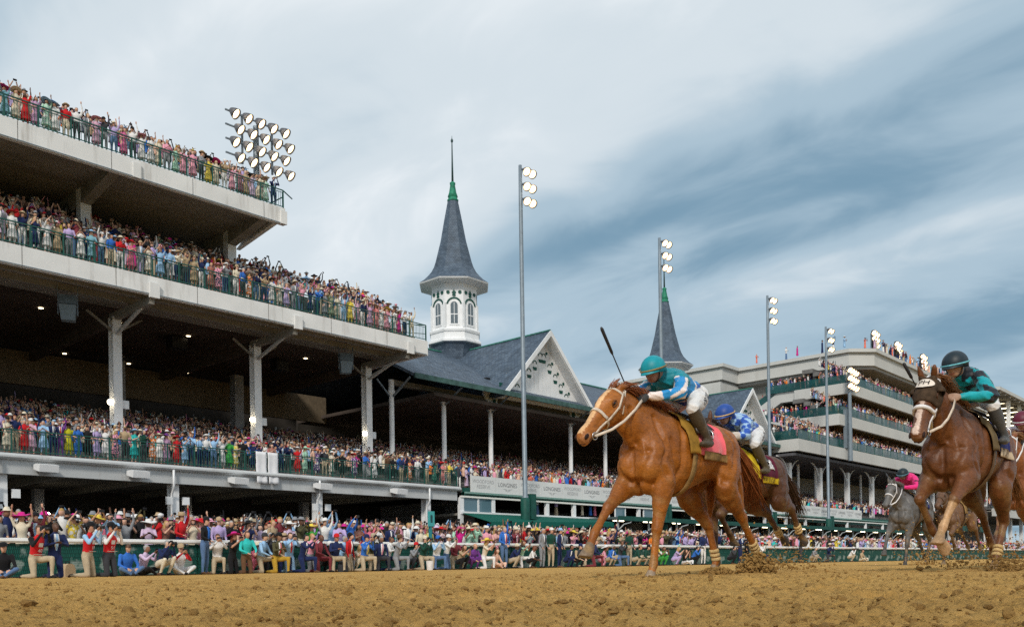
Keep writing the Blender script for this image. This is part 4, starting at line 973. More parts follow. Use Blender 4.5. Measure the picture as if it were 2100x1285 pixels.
        B.bone(K, F_, CANH, nm_ + 'cannon'); B.ball(F_, (.054, .046, .053), nm_ + 'fetlock')
        hoof(B, F_, T, P.get('fw' + nm_, (1, 0, 0)), nm_)
    me = B.skin(name + '_body', voxel, 8)
    V = verts_of(me).astype(float)
    N_ = np.empty(len(V) * 3, np.float32); me.vertices.foreach_get('normal', N_); N_ = N_.reshape(-1, 3).astype(float)
    V = sculpt(V, N_, P, poll, hd, Lh, ha, wa)
    me.vertices.foreach_set('co', V.astype(np.float32).ravel()); me.update()
    idx, names = B.regions(V)
    reg = np.array(names)[idx]
    C = np.tile(np.array(coat['body'][:3]), (len(V), 1))
    low = np.clip((0.75 - V[:, 2]) / 0.5, 0, 1)
    if coat.get('points') is not None:
        limb = np.array([('cannon' in n or 'fetlock' in n or 'pastern' in n or n in ('knee', 'hock', 'forearm', 'gaskin')) for n in names])[idx]
        w = (limb * low)[:, None]
        C = C * (1 - w) + np.array(coat['points'][:3]) * w
    for n_ in ('FL', 'FR', 'HL', 'HR'):
        if n_ in coat.get('socks', ()):
            w = np.isin(reg, [n_ + 'cannon', n_ + 'fetlock', n_ + 'pastern']); C[w] = coat['sock']
        C[reg == n_ + 'hoof'] = coat.get('hoof', (.16, .125, .09))
    rel = V - poll
    f = rel @ hd / Lh; lat = rel @ wa; up_ = rel @ ha
    head = reg == 'head'
    if coat.get('blaze'):
        b0, b1, wd, bc = coat['blaze']
        wob = .012 * np.sin(f * 23) + .006 * np.sin(f * 51)
        w = head & (f > b0) & (f < b1) & (up_ > -.01 - .03 * (f > .8)) & (np.abs(lat + wob * .6) < wd + wob * .5)
        C[w] = bc
    w = head & (f > .86) & (up_ < .03)
    if coat.get('muzzle') is not None: C[w] = C[w] * .5 + np.array(coat['muzzle']) * .5
    sd0 = sum(map(ord, label)) % 50
    m1 = vnoise(V[:, 0] * 3.2 + V[:, 1] * 2 + 30, V[:, 2] * 3.2 + V[:, 1] + 30, sd0) - .5
    m2 = vnoise(V[:, 0] * 9 + V[:, 1] * 5 + 30, V[:, 2] * 13 + V[:, 1] * 3 + 30, sd0 + 1) - .5
    m3 = vnoise(V[:, 0] * 30 + 30, V[:, 2] * 60 + V[:, 1] * 20 + 30, sd0 + 2) - .5
    f3_ = 1 + .55 * m1 + .28 * m2 + .20 * m3      # sweat-darkened and sun-bleached hair
    C = np.clip(C * np.stack((f3_, f3_ ** 1.15, f3_ ** 1.3), -1), 0, 1)
    mudw = np.clip((vnoise(V[:, 0] * 14 + 60, V[:, 2] * 14 + V[:, 1] * 9 + 60, sd0 + 5) - .55) * 4, 0, 1) * np.clip((1.15 - V[:, 2]) / .9, 0, 1) * .6     # track dirt splashed on legs and belly
    C = C * (1 - mudw[:, None]) + np.array((.30, .18, .065)) * mudw[:, None]
    paint(me, C)
    me.materials.append(mat('horse_coat', None, .46, .40, attr='Col', var=.20, vscale=60, bump=.22, bscale=75, coat=.0, anis=(.35, 1, 1)))
    body = bpy.data.objects.new('body', me); link(body, root)
    bvh = BVHTree.FromObject(body, bpy.context.evaluated_depsgraph_get()) if False else BVHTree.FromPolygons([tuple(v) for v in V], [tuple(p.vertices) for p in me.polygons])
    hair = mat('hair_' + label, coat['hair'] + (1,), .45, .4, var=.25, vscale=18)
    # eyes and nostrils
    for s in (1, -1):
        ec = poll + hd * Lh * .27 + ha * .012
        hit_ = bvh.ray_cast(Vector(ec + wa * .3 * s), Vector(-wa * s)); ec = np.array(hit_[0]) if hit_[0] is not None else ec + wa * .1 * s
        m = MB(); m.ellipsoid(ec - wa * .012 * s, (.030, .021, .021), 12, 8, rot=np.column_stack((hd, wa, ha))); eo = m.build('eye', mat('horse_eye', rgb(.008, .005, .004), .06, .6), root, True)
        for sg in (1, -1):
            m = MB(); m.tube([ec + hd * .034 * math.cos(q) + ha * .022 * sg * math.sin(q) + wa * s * (.003 + .004 * math.sin(q)) for q in [math.pi * j / 8 for j in range(9)]], [.003, .006, .007, .008, .008, .008, .007, .006, .003], 6); m.build('eyelid', mat('eyelid_' + label, tuple(.45 * c_ for c_ in coat['body'][:3]) + (1,), .5, .3), eo, True)
        m = MB(); m.ellipsoid(poll + hd * Lh * .93 + wa * .060 * s + ha * .010, (.034, .012, .021), 10, 8, rot=np.column_stack((hd, wa, ha)))
        m.build('nostril', mat('nostril', rgb(.025, .010, .008), .6, .2), root, True)
    m = MB(); mp = [poll + hd * Lh * f_ - ha * .043 + wa * w_ for f_, w_ in ((.80, .066), (.90, .064), (1.0, .028), (1.0, -.028), (.90, -.064), (.80, -.066))]
    m.tube(mp, .004, 5); m.build('mouth', mat('nostril', None), root, True)
    # mane: tufts blown back along the crest, forelock
    m = MB(); crest0 = np.array((.36, 0, 1.60)); c1 = poll + ha * .04 - hd * .02
    rr = random.Random(hash(name) % 999)
    rr = random.Random(sum(map(ord, label)))
    for i in range(270):
        u_ = i / 269
        a = crest0 * (1 - u_) + c1 * u_ + np.array((0, 0, .055 * math.sin(math.pi * u_)))
        hit = bvh.ray_cast(Vector((a[0], 0, a[2] + .5)), Vector((0, 0, -1)))
        if hit[0] is not None: a = np.array(hit[0]) + np.array((0, rr.uniform(-.012, .012), -.012))
        L = rr.uniform(.13, .24); sd_ = rr.choice((1, 1, -1)) * rr.uniform(.02, .10)
        pts = [a, a + np.array((-L * .35, sd_ * .4, rr.uniform(.03, .06))), a + np.array((-L * .75, sd_, rr.uniform(.0, .06))), a + np.array((-L * 1.2, sd_ * 1.3, rr.uniform(-.09, .03)))]
        m.tube(pts, [.005, .006, .004, .0008], 4)
    for i in range(26 if P.get('forelock', True) else 0):
        a = poll + ha * .05 + wa * rr.uniform(-.03, .03) + hd * rr.uniform(-.02, .04)
        pts = [a, a + ha * .03 + hd * rr.uniform(-.05, .05), a + ha * rr.uniform(.01, .05) - hd * rr.uniform(.02, .10) + wa * rr.uniform(-.05, .05)]
        m.tube(pts, [.007, .008, .001], 4)
    m.build('mane', hair, root, True)
    # tail: streaming strands
    m = MB(); t0 = np.array((-.99, 0, 1.40))
    for i in range(190):
        a = t0 + np.array((rr.uniform(-.03, .02), rr.uniform(-.03, .03), rr.uniform(-.03, .02)))
        sw = rr.uniform(-.10, .10); L = rr.uniform(.55, .85); dz = rr.uniform(-.05, .1)
        pts = [a, a + np.array((-.10, sw * .15, .03)), a + np.array((-.26, sw * .4, -.10 + dz * .3)), a + np.array((-.26 - L * .3, sw * .9 + rr.uniform(-.03, .03), -.10 - L * .35 + dz)), a + np.array((-.26 - L * .42, sw * 1.5 + rr.uniform(-.06, .06), -.12 - L * .75 + dz))]
        m.tube(pts, [.008, .010, .008, .005, .0008], 4)
    m.build('tail', hair, root, True)
    fr = dict(poll=poll, hd=hd, Lh=Lh, ha=ha, wa=wa, bvh=bvh, root=root, B=B, P=P)
    # bandages on the hind pasterns
    for n_ in P.get('wraps', ()):
        K, F_, T = [np.array(q, float) for q in P[n_][1:]]
        d = unit(F_ - K); m = MB()
        for i in range(3):
            c = F_ - d * (.10 - .045 * i)
            m.rings([[c + d * o + (np.cross(d, Y3) * math.sin(q) * 1.15 + Y3 * math.cos(q)) * (r_) for q in [2 * math.pi * j / 14 for j in range(14)]] for o, r_ in ((-.018, .044), (-.012, .051), (.012, .052), (.018, .046))])
        m.build('leg_wrap', mat('wrap', rgb(.52, .36, .16), .85, .2, var=.2, vscale=30, bump=.3, bscale=80), root, True)
    return fr
def on_skin(fr, p, d, off=.006):
    """drop a point onto the horse's skin along direction d"""
    h = fr['bvh'].ray_cast(Vector(p), Vector(d))
    return np.array(h[0]) - unit(d) * off if h[0] is not None else np.array(p, float)
def strap_section(fr, x, z0, z1, n=24, off=.008, y0=.6, sl=0.0):
    """points over the back from left z0 to right z1 at body position x (slant sl)"""
    pts = []
    for i in range(n):
        q = math.pi * i / (n - 1)
        # directions from the trunk's axis outwards
        ang = z0 + (z1 - z0) * i / (n - 1)
        c = np.array((x + sl * abs(math.cos(ang)) , 0, 1.22))
        d = np.array((0, math.cos(ang), math.sin(ang)))
        h = fr['bvh'].ray_cast(Vector(c + d * 1.2), Vector(-d))
        pts.append(np.array(h[0]) + d * off if h[0] is not None else c + d * .4)
    return pts
def cloth_patch(fr, xs, a0, a1, name, m, off=.012, na=26, thick=.008, edge=None, wave=.0):
    """cloth laid over the back between body positions xs, from angle a0 to a1 (0 = left flank level, 90 = spine)"""
    rows = []
    for i, x in enumerate(xs):
        rows.append([p + np.array((0, 0, wave * math.sin(j * 1.7 + i))) for j, p in enumerate(strap_section(fr, x, R(a0), R(a1), na, off))])
    b = MB(); n = len(xs)
    V = [p for r_ in rows for p in r_]
    V2 = []
    for r_ in rows:
        for p in r_:
            d = unit(np.array((0, p[1], p[2] - 1.22))); V2.append(p + d * thick)
    N = n * na
    F = []
    for i in range(n - 1):
        for j in range(na - 1):
            a = i * na + j
            F.append((a, a + 1, a + na + 1, a + na)); F.append((N + a, N + a + na, N + a + na + 1, N + a + 1))
    for i in range(n - 1):
        for j in (0, na - 1):
            a = i * na + j; F.append((a, a + na, N + a + na, N + a))
    for j in range(na - 1):
        for i in (0, n - 1):
            a = i * na + j; F.append((a, a + 1, N + a + 1, N + a))
    b.add(V + V2, F)
    return b.build(name, m, fr['root'], True)
def head_loop(fr, f0, f1, pad, m, name, r=.009, full=True, flat=1.0):
    """strap round the head between two fractions of its length (top f0, jaw f1)"""
    pts = []
    for i in range(29):
        q = 2 * math.pi * i / 28
        c = fr['poll'] + fr['hd'] * fr['Lh'] * ((f0 + f1) / 2 + (f0 - f1) / 2 * math.sin(q)) - fr['ha'] * .045
        d = fr['wa'] * math.cos(q) + fr['ha'] * math.sin(q)
        h = fr['bvh'].ray_cast(Vector(c + d * .3), Vector(-d))
        p = np.array(h[0]) + d * pad if h[0] is not None else c + d * .1
        pts.append(p)
    return pts
def strap(b, pts, w, t=.004, nrm=None):
    """flat ribbon through pts"""
    P = [np.array(p, float) for p in pts]; n = len(P); rings = []
    c = sum(P) / n
    for i in range(n):
        d = unit(P[min(i + 1, n - 1)] - P[max(i - 1, 0)])
        o = unit(P[i] - c) if nrm is None else np.array(nrm, float)
        o = unit(o - d * (o @ d)); l = np.cross(d, o)
        rings.append([P[i] + l * w / 2 + o * t, P[i] - l * w / 2 + o * t, P[i] - l * w / 2 - o * t, P[i] + l * w / 2 - o * t])
    b.rings(rings)
def tack(fr, jhands, style):
    root = fr['root']; poll, hd, Lh, ha, wa = [fr[k] for k in ('poll', 'hd', 'Lh', 'ha', 'wa')]
    lea = style['leather']
    b = MB(); strap(b, head_loop(fr, .50, .50, .006, lea, 'n'), .028 if not style.get('fluffy') else .02, .005)
    if style.get('fluffy'):
        b = MB(); b.tube(head_loop(fr, .52, .50, .008, lea, 'n'), .019, 8)
    b.build('noseband', lea, root, True)
    b = MB(); strap(b, head_loop(fr, .06, .06, .005, lea, 'n')[1:14], .022); b.build('browband', lea, root, True)
    bit = {}
    for s in (1, -1):
        top = on_skin(fr, poll - hd * .01 + wa * .3 * s - ha * .02, -wa * s)
        mid = on_skin(fr, poll + hd * Lh * .45 + wa * .3 * s - ha * .06, -wa * s)
        bt = on_skin(fr, poll + hd * Lh * .83 + wa * .3 * s - ha * .045, -wa * s); bit[s] = bt
        top2 = on_skin(fr, poll + hd * Lh * .06 + wa * .3 * s - ha * .01, -wa * s)
        q1 = on_skin(fr, poll + hd * Lh * .25 + wa * .3 * s - ha * .045, -wa * s)
        q2 = on_skin(fr, poll + hd * Lh * .65 + wa * .3 * s - ha * .05, -wa * s)
        b = MB(); strap(b, [poll + ha * .058 - hd * .012, top, top2, q1, mid, q2, bt], .022, .004, wa * s); b.build('cheek_strap', lea, root, True)
        th = [poll + ha * .055 - hd * .03, top - hd * .02, on_skin(fr, poll + hd * Lh * .22 + wa * .3 * s - ha * .13, -wa * s), poll + hd * Lh * .32 - ha * .20]
        b = MB(); strap(b, th, .016, .004, wa * s); b.build('throat_strap', lea, root, True)
        b = MB(); b.tube([bt + wa * .012 * s + (hd * math.cos(q) + ha * math.sin(q)) * .032 for q in [2 * math.pi * j / 16 for j in range(17)]], .005, 6, cap=False)
        b.build('bit_ring', mat('steel', rgb(.55, .55, .55), .3, .5, 1.0), root, True)
        h = np.array(jhands[0 if s > 0 else 1], float)
        mid_ = (bt + h) / 2 + np.array((0, .05 * s, -.05))
        b = MB(); strap(b, [bt + wa * .015 * s, (bt + mid_) / 2 + np.array((0, .03 * s, -.012)), mid_, (mid_ + h) / 2 + np.array((0, .01 * s, -.008)), h], .024, .003, (0, s * .9, .4)); b.build('rein', style.get('rein', lea), root, True)
    # saddle, cloths, girth
    cloth_patch(fr, [-.46, -.38, -.30, -.22, -.14, -.06, .02, .10, .16], -6 if style.get('long') else 10, 176, 'saddle_cloth', style['cloth'], .014, wave=.004)
    if style.get('trim'): cloth_patch(fr, [-.465, -.38, -.30, -.22, -.14, -.06, .02], -14, 2, 'cloth_trim', style['trim'], .022, 6)
    cloth_patch(fr, [.10, .145, .19, .235, .27], -6, 172, 'saddle_pad', style['pad'], .03, wave=.006)
    cloth_patch(fr, [-.16, -.08, 0, .08, .14], 30, 150, 'saddle', mat('saddle_leather', rgb(.03, .022, .018), .4, .5, var=.3), .05, thick=.02)
    b = MB(); g = strap_section(fr, .17, R(30), R(-210), 40, .012, sl=.0)
    strap(b, g, .075, .005); b.build('girth', style['girth'], root, True)
    for s in (1, -1):
        a = np.array((.06, .30 * s, 1.50)); f_ = np.array(style['feet'][0 if s > 0 else 1], float)
        b = MB(); strap(b, [a, (a + f_) / 2 + np.array((0, .02 * s, 0)), f_ + np.array((0, 0, .06))], .022, .003, (0, s, 0))
        b.tube([f_ + np.array((.0, .055 * math.cos(q), .035 + .06 * math.sin(q) if math.sin(q) > 0 else .03 - .02)) for q in [2 * math.pi * j / 14 for j in range(15)]], .006, 6, cap=False)
        b.build('stirrup', mat('steel', None), root, True)
# ------------------------------------------------------------------ jockeys
def fist(B, wrist, hand, palm_side, reg):
    """closed hand: palm, four curled fingers of unequal length and a thumb across them"""
    w = np.array(wrist, float); h = np.array(hand, float); d = unit(h - w)
    s = unit(np.array(palm_side, float) - d * (np.array(palm_side, float) @ d)); u = np.cross(d, s)
    B.bone(h - d * .05, h + d * .035, [(0, .022, .026), (.5, .026, .042), (1, .022, .042)], reg, side=s)
    for i, L in enumerate((.85, 1.0, .95, .78)):
        o = u * (.033 - .022 * i)
        k = h + d * .035 + o; k2 = k + d * .030 * L + s * .012; k3 = k2 + s * .028 * L - d * .006; k4 = k3 - d * .026 * L + s * .004
        B.bone(k, k2, [(0, .0105, .0105), (1, .010, .010)], reg, side=s, n=8); B.bone(k2, k3, [(0, .010, .010), (1, .0095, .0095)], reg, side=u, n=8)
        B.bone(k3, k4, [(0, .0095, .0095), (1, .0085, .0085)], reg, side=s, n=8)
        B.ball(k2, .0105, reg, n=8, k=6); B.ball(k3, .010, reg, n=8, k=6)
    t0 = h - d * .01 + u * .038; t1 = t0 + d * .035 + u * .014 + s * .012; t2 = t1 + d * .02 - u * .012 + s * .018
    B.bone(t0, t1, [(0, .014, .014), (1, .011, .011)], reg, side=s, n=8); B.bone(t1, t2, [(0, .011, .011), (1, .009, .009)], reg, side=s, n=8)
def build_jockey(name, J, label, cols, loc, whip=None, voxel=.0115):
    root = empty(name, loc, math.pi, label, 'jockey', 'jockeys riding the racehorses')
    B = Body()
    A = {k: np.array(v, float) for k, v in J.items()}
    pel, che, nec, hea = A['pelvis'], A['chest'], A['neck'], A['head']
    up = np.array((0, 0, 1.0))
    def sec(p, d, w, h): d = unit(d); hh_ = unit(np.cross(d, Y3)); return (p, w, h, Y3, hh_)
    d1 = che - pel
    B.ell_loft([sec(pel - unit(d1) * .13, d1, .10, .085), sec(pel - unit(d1) * .06, d1, .165, .13), sec(pel, d1, .165, .125)], 'breeches')
    B.ell_loft([sec(pel - unit(d1) * .01, d1, .15, .115), sec(pel + d1 * .35, d1, .145, .11), sec(pel + d1 * .72, d1, .17, .125), sec(che, d1, .185, .12), sec(che + (nec - che) * .6, nec - che, .14, .09), sec(nec, nec - che, .07, .065)], 'silks')
    B.bone(nec - unit(nec - che) * .03, hea, [(0, .06, .06), (1, .055, .055)], 'skin')
    fd = unit(A['look'])        # facing direction
    fu = unit(up - fd * (up @ fd)); fl = np.cross(fu, fd)
    rot = np.column_stack((fd, fl, fu))
    B.ball(hea, (.098, .077, .11), 'skin', rot=rot)
    B.ball(hea + fd * .045 - fu * .065, (.055, .052, .05), 'skin', rot=rot)       # jaw
    B.bone(hea + fd * .085 + fu * .015, hea + fd * .118 - fu * .035, [(0, .012, .012), (1, .018, .016)], 'skin', side=fl)    # nose
    B.bone(hea + fd * .088 - fu * .072 - fl * .022, hea + fd * .088 - fu * .072 + fl * .022, [(0, .008, .012), (.5, .011, .014), (1, .008, .012)], 'lips', side=fu)
    for s in (1, -1): B.ball(hea + fl * .078 * s - fu * .005, (.024, .012, .034), 'skin', rot=rot)
    for n_, s in (('L', 1), ('R', -1)):
        sh, el, ha_ = A['sh' + n_], A['el' + n_], A['ha' + n_]
        B.ball(sh, (.075, .07, .075), 'sleeve' + n_)
        B.bone(sh, el, [(0, .068, .07), (.4, .066, .068), (1, .055, .058)], 'sleeve' + n_)
        B.ball(el, .056, 'sleeve' + n_)
        wr = el + (ha_ - el) * .84
        B.bone(el, wr, [(0, .055, .056), (.5, .05, .05), (1, .036, .036)], 'sleeve' + n_)
        fist(B, el, ha_, np.array((0, -s * .8, -.5)), 'glove')
        hp, kn, an, to = A['hip' + n_], A['kn' + n_], A['an' + n_], A['to' + n_]
        B.bone(hp, kn, [(0, .095, .105), (.35, .092, .10), (.8, .068, .072), (1, .062, .066)], 'breeches')
        B.ball(kn, .066, 'breeches')
        B.bone(kn + (an - kn) * .04, an, [(0, .062, .064), (.35, .062, .066), (.8, .042, .045), (1, .04, .045)], 'boot')
        B.bone(an + np.array((-.06, 0, -.025)), to, [(0, .034, .036), (.4, .042, .042), (.8, .042, .032), (1, .025, .02)], 'boot')
        B.ball(an, .045, 'boot')
    me = B.skin(name + '_body', voxel, 3)
    V = verts_of(me).astype(float); idx, names = B.regions(V); reg = np.array(names)[idx]
    N_ = np.empty(len(V) * 3, np.float32); me.vertices.foreach_get('normal', N_); N_ = N_.reshape(-1, 3).astype(float)
    cl_ = np.isin(reg, ['silks', 'sleeveL', 'sleeveR']) * 1.0 + (reg == 'breeches') * .55      # creased cloth
    f1 = 1 - np.abs(vnoise(V[:, 0] * 9 + V[:, 1] * 5 + 50, V[:, 2] * 17 + V[:, 1] * 8 + 50, 61) - .5) * 2
    f2 = 1 - np.abs(vnoise(V[:, 0] * 22 + V[:, 1] * 12 + 50, V[:, 2] * 30 - V[:, 1] * 10 + 50, 62) - .5) * 2
    back = (reg == 'silks') * np.clip(N_[:, 2], 0, 1) * .018
    V = V + N_ * (cl_ * (.016 * (f1 ** 2 - .4) + .007 * (f2 ** 2 - .4)) + back)[:, None]
    me.vertices.foreach_set('co', V.astype(np.float32).ravel()); me.update()
    C = np.zeros((len(V), 3))
    skin = np.array(cols.get('skin', (.42, .22, .14)))
    C[reg == 'skin'] = skin; C[reg == 'lips'] = skin * np.array((.8, .5, .5))
    C[reg == 'breeches'] = (.70, .69, .68); C[reg == 'boot'] = cols.get('boot', (.05, .04, .03)); C[reg == 'glove'] = cols.get('glove', (.03, .03, .03))
    w = reg == 'silks'; C[w] = cols['torso'](V[w], (V[w] - pel) @ d1 / (d1 @ d1))
    for n_ in ('L', 'R'):
        w = reg == 'sleeve' + n_
        sh, el, ha_ = A['sh' + n_], A['el' + n_], A['ha' + n_]
        p = V[w]; t1 = np.clip((p - sh) @ (el - sh) / ((el - sh) @ (el - sh)), 0, 1); t2 = np.clip((p - el) @ (ha_ - el) / ((ha_ - el) @ (ha_ - el)), 0, 1)
        C[w] = cols['sleeve'](p, np.where(t2 > .02, 1 + t2, t1), (p - sh))
    paint(me, C)
    me.materials.append(mat('jockey_wear', None, .55, .35, attr='Col', var=.10, vscale=14, bump=.25, bscale=26, sheen=.1, stain=(rgb(.20, .12, .06), .55, 9.0, (1, 1, 1))))
    body = bpy.data.objects.new('body', me); link(body, root)
    bvh = BVHTree.FromPolygons([tuple(v) for v in V], [tuple(p.vertices) for p in me.polygons])
    # helmet: shell, band, peak
    hm = mat('helmet_' + label, cols['helmet'], .5, .4, var=.18, vscale=10, stain=(rgb(.10, .07, .04), .6, 7.0, (1, 1, 1)))
    b = MB(); rings = []
    for k in range(9):
        th = math.pi / 2 * k / 8 * 1.0
        zr, rr = math.sin(th), math.cos(th)
        rings.append([hea + rot @ np.array((-.012 + .136 * rr * math.cos(q), .118 * rr * math.sin(q), .012 + .125 * zr)) for q in [2 * math.pi * j / 24 for j in range(24)]] if k < 8 else [hea + rot @ np.array((-.012 + .004 * math.cos(q), .004 * math.sin(q), .137)) for q in [2 * math.pi * j / 24 for j in range(24)]])
    low = [hea + rot @ np.array((-.012 + .131 * math.cos(q), .113 * math.sin(q), -.02 - .02 * (math.cos(q) < 0))) for q in [2 * math.pi * j / 24 for j in range(24)]]
    b.rings([low] + rings); hel = b.build('helmet', hm, root, True)
    b = MB(); b.tube([hea + rot @ np.array((-.012 + .139 * math.cos(q), .121 * math.sin(q), .012)) for q in [2 * math.pi * j / 28 for j in range(29)]], .009, 6, cap=False)
    b.build('helmet_band', mat('band_' + label, cols['band'], .6, .3, var=.2, vscale=20), hel, True)
    b = MB(); ring0, ring1 = [], []
    for j in range(11):
        q = R(-62 + 124 * j / 10)
        ring0.append(hea + rot @ np.array((-.012 + .13 * math.cos(q), .112 * math.sin(q), .012)))
        ring1.append(hea + rot @ np.array((-.012 + (.13 + .045 * math.cos(q)) * math.cos(q), .115 * math.sin(q), -.012)))
    ring2 = [p - fu * .006 for p in ring1]; ring3 = [p - fu * .006 for p in ring0]
    b.rings([ring0, ring1, ring2, ring3, ring0], closed=False, cap=False); b.build('helmet_peak', hm, hel, True)
    # goggles
    b = MB(); rg = []
    for zo in (-.022, -.008, .012, .022):
        rg.append([hea + rot @ np.array(((.098 + .012 * (abs(zo) < .02)) * math.cos(q), (.082 + .008 * (abs(zo) < .02)) * math.sin(q), .012 + zo)) for q in [R(-70 + 14 * j) for j in range(11)]])
    b.rings(rg, closed=False, cap=False); b.build('goggles', mat('goggles', rgb(.02, .02, .025), .12, .6), root, True)
    b = MB(); b.tube([hea + fl * .082 * s_ * math.cos(q) + fu * (.0 - .115 * math.sin(q)) + fd * .02 for q, s_ in [(math.pi * j / 12, 1) for j in range(13)]], .006, 5)
    b.build('chin_strap', mat('chin', rgb(.03, .03, .03), .6), root, True)
    if whip:
        b = MB(); w0, w1 = np.array(whip[0], float), np.array(whip[1], float)
        b.tube([w0, w0 + (w1 - w0) * .3, w0 + (w1 - w0) * .62, w0 + (w1 - w0) * .66, w0 + (w1 - w0) * .97, w1], [.008, .006, .0055, .014, .016, .008], 8)
        b.build('whip', mat('whip', rgb(.012, .010, .010), .5, .4), root, True)
    return dict(root=root, bvh=bvh, A=A)
def decal_text(fr, text, size, c, udir, vdir, m, name, off=.005, stretch=1.0):
    """lettering wrapped onto a surface"""
    me = text_mesh(name, text, size, m, ext=0.0)
    bm = bmesh.new(); bm.from_mesh(me)
    bmesh.ops.triangulate(bm, faces=bm.faces); bmesh.ops.subdivide_edges(bm, edges=[e for e in bm.edges if e.calc_length() > .02], cuts=1)
    u = unit(udir); v = unit(vdir); n = np.cross(u, v)
    for x in bm.verts:
        p = np.array(c, float) + u * x.co.x * stretch + v * x.co.y
        h = fr['bvh'].ray_cast(Vector(p + n * .5), Vector(-n))
        x.co = Vector(np.array(h[0]) + n * off) if h[0] is not None else Vector(p)
    bm.to_mesh(me); bm.free()
    o = bpy.data.objects.new(name, me); link(o, fr['root']); return o
# ------------------------------------------------------------------ the field of runners
def J_pose(**k):
    d = dict(pelvis=(-.26, 0, 1.84), chest=(.15, 0, 1.92), neck=(.32, 0, 1.96), head=(.44, .0, 2.00), look=(.93, .0, -.36),
             shL=(.24, .18, 1.90), shR=(.24, -.18, 1.90), elL=(.44, .30, 1.71), elR=(.46, -.29, 1.74), haL=(.73, .09, 1.69), haR=(.73, -.09, 1.73),
             hipL=(-.22, .11, 1.79), hipR=(-.22, -.11, 1.79), knL=(.20, .285, 1.62), knR=(.20, -.285, 1.62), anL=(.00, .335, 1.33), anR=(.00, -.335, 1.33), toL=(.15, .345, 1.28), toR=(.15, -.345, 1.28))
    d.update(k); return d
def const(c):
    return lambda V, t, q=None: np.tile(np.array(c[:3]), (len(V), 1))
WHITE_LEATHER = mat('white_leather', rgb(.62, .52, .42), .55, .4, var=.18, vscale=20, stain=(rgb(.28, .17, .08), .6, 14, (1, 1, 1)))
BROWN_LEATHER = mat('brown_leather', rgb(.10, .055, .025), .5, .4, var=.3, vscale=20)
MUDDY = mat('muddy_canvas', rgb(.26, .16, .06), .8, .2, var=.35, vscale=12, bump=.3, bscale=40)
PINK = mat('pink_cloth', rgb(.80, .13, .16), .8, .2, var=.12, vscale=10, sheen=.2, stain=(rgb(.62, .50, .46), .8, 5, (1, 1, 1)))
YELLOW = mat('yellow_cloth', rgb(.60, .43, .02), .8, .2, var=.15, vscale=10)
NAVY = mat('navy_cloth', rgb(.02, .025, .12), .8, .2, var=.2, vscale=10)
WHITEC = mat('white_cloth', rgb(.72, .70, .70), .8, .2, var=.12, vscale=10)
DARKTXT = mat('dark_print', rgb(.012, .012, .02), .7, .2)
BRTXT = mat('brown_print', rgb(.10, .05, .02), .7, .2)
P1 = dict(eardir=(-.85, 0, .22), poll=(1.02, -.02, 1.715), nose=(1.46, -.11, 1.235), FL=[(.53, .17, .95), (.63, .14, .46), (.68, .13, .13), (.77, .13, -.04)], FR=[(.60, -.17, .95), (1.00, -.15, .66), (1.22, -.145, .42), (1.36, -.14, .20)],
          HL=[(-.56, .19, .93), (-.99, .16, .60), (-1.30, .15, .27), (-1.46, .15, .07)], HR=[(-.44, -.19, .88), (-.82, -.15, .53), (-.90, -.11, .17), (-.82, -.11, .0)],
          fwFR=(.80, 0, .15), fwHL=(.9, 0, .5), wraps=('HL', 'HR'))
chest = dict(body=(.29, .092, .010), hair=(.22, .065, .018), blaze=(.10, .93, .030, (.62, .36, .17)), muzzle=(.42, .20, .10), hoof=(.24, .17, .11))
h1 = build_horse('racehorse', P1, 'chestnut racehorse with white blaze reaching out a foreleg, leading the field', chest, (7.72, 4.77, 0))
j1 = J_pose(elL=(.42, .30, 1.74), haR=(.70, -.06, 1.78))
tack(h1, (j1['haL'], j1['haR']), dict(leather=WHITE_LEATHER, cloth=PINK, pad=mat('ochre_pad', rgb(.30, .165, .025), .8, .2, var=.35, vscale=9), girth=MUDDY, trim=MUDDY, feet=(j1['anL'], j1['anR']), long=True))
BLU, TEAL, WHT, RBL = np.array((.012, .24, .55)), np.array((.0, .22, .28)), np.array((.78, .68, .64)), np.array((.012, .10, .42))
def sil1(V, t, q=None):
    C = np.tile(BLU, (len(V), 1)); C[t > .78] = TEAL; C[(t < .42) & (V[:, 2] < 1.93)] = RBL; C[(t > .36) & (t < .46)] = WHT; return C
def slv1(V, t, q):
    C = np.tile(BLU, (len(V), 1)); z = q[:, 2] + .62 * t * .28; C[t < .15] = TEAL
    s_ = np.abs(V[:, 1]); C[(t > .1) & (t <= 1.35) & (np.floor((V[:, 0] * .75 + V[:, 2] * 1.0) / .045) % 2 == 0)] = WHT; C[t > 1.55] = WHT; return C
k1 = build_jockey('jockey', j1, 'jockey in turquoise helmet and blue silks with white sleeve stripes, whip raised', dict(helmet=rgb(.0, .27, .33), band=rgb(.25, .17, .06), torso=sil1, sleeve=slv1, boot=(.055, .038, .02), skin=(.36, .17, .10)), (7.72, 4.77, 0),
                  whip=((.66, -.10, 1.70), (1.05, -.16, 2.33)))
decal_text(k1, 'ORTIZ', .085, (-.13, .2, 1.76), (-.80, .0, .50), (.50, 0, .80), DARKTXT, 'breeches_lettering', .004)
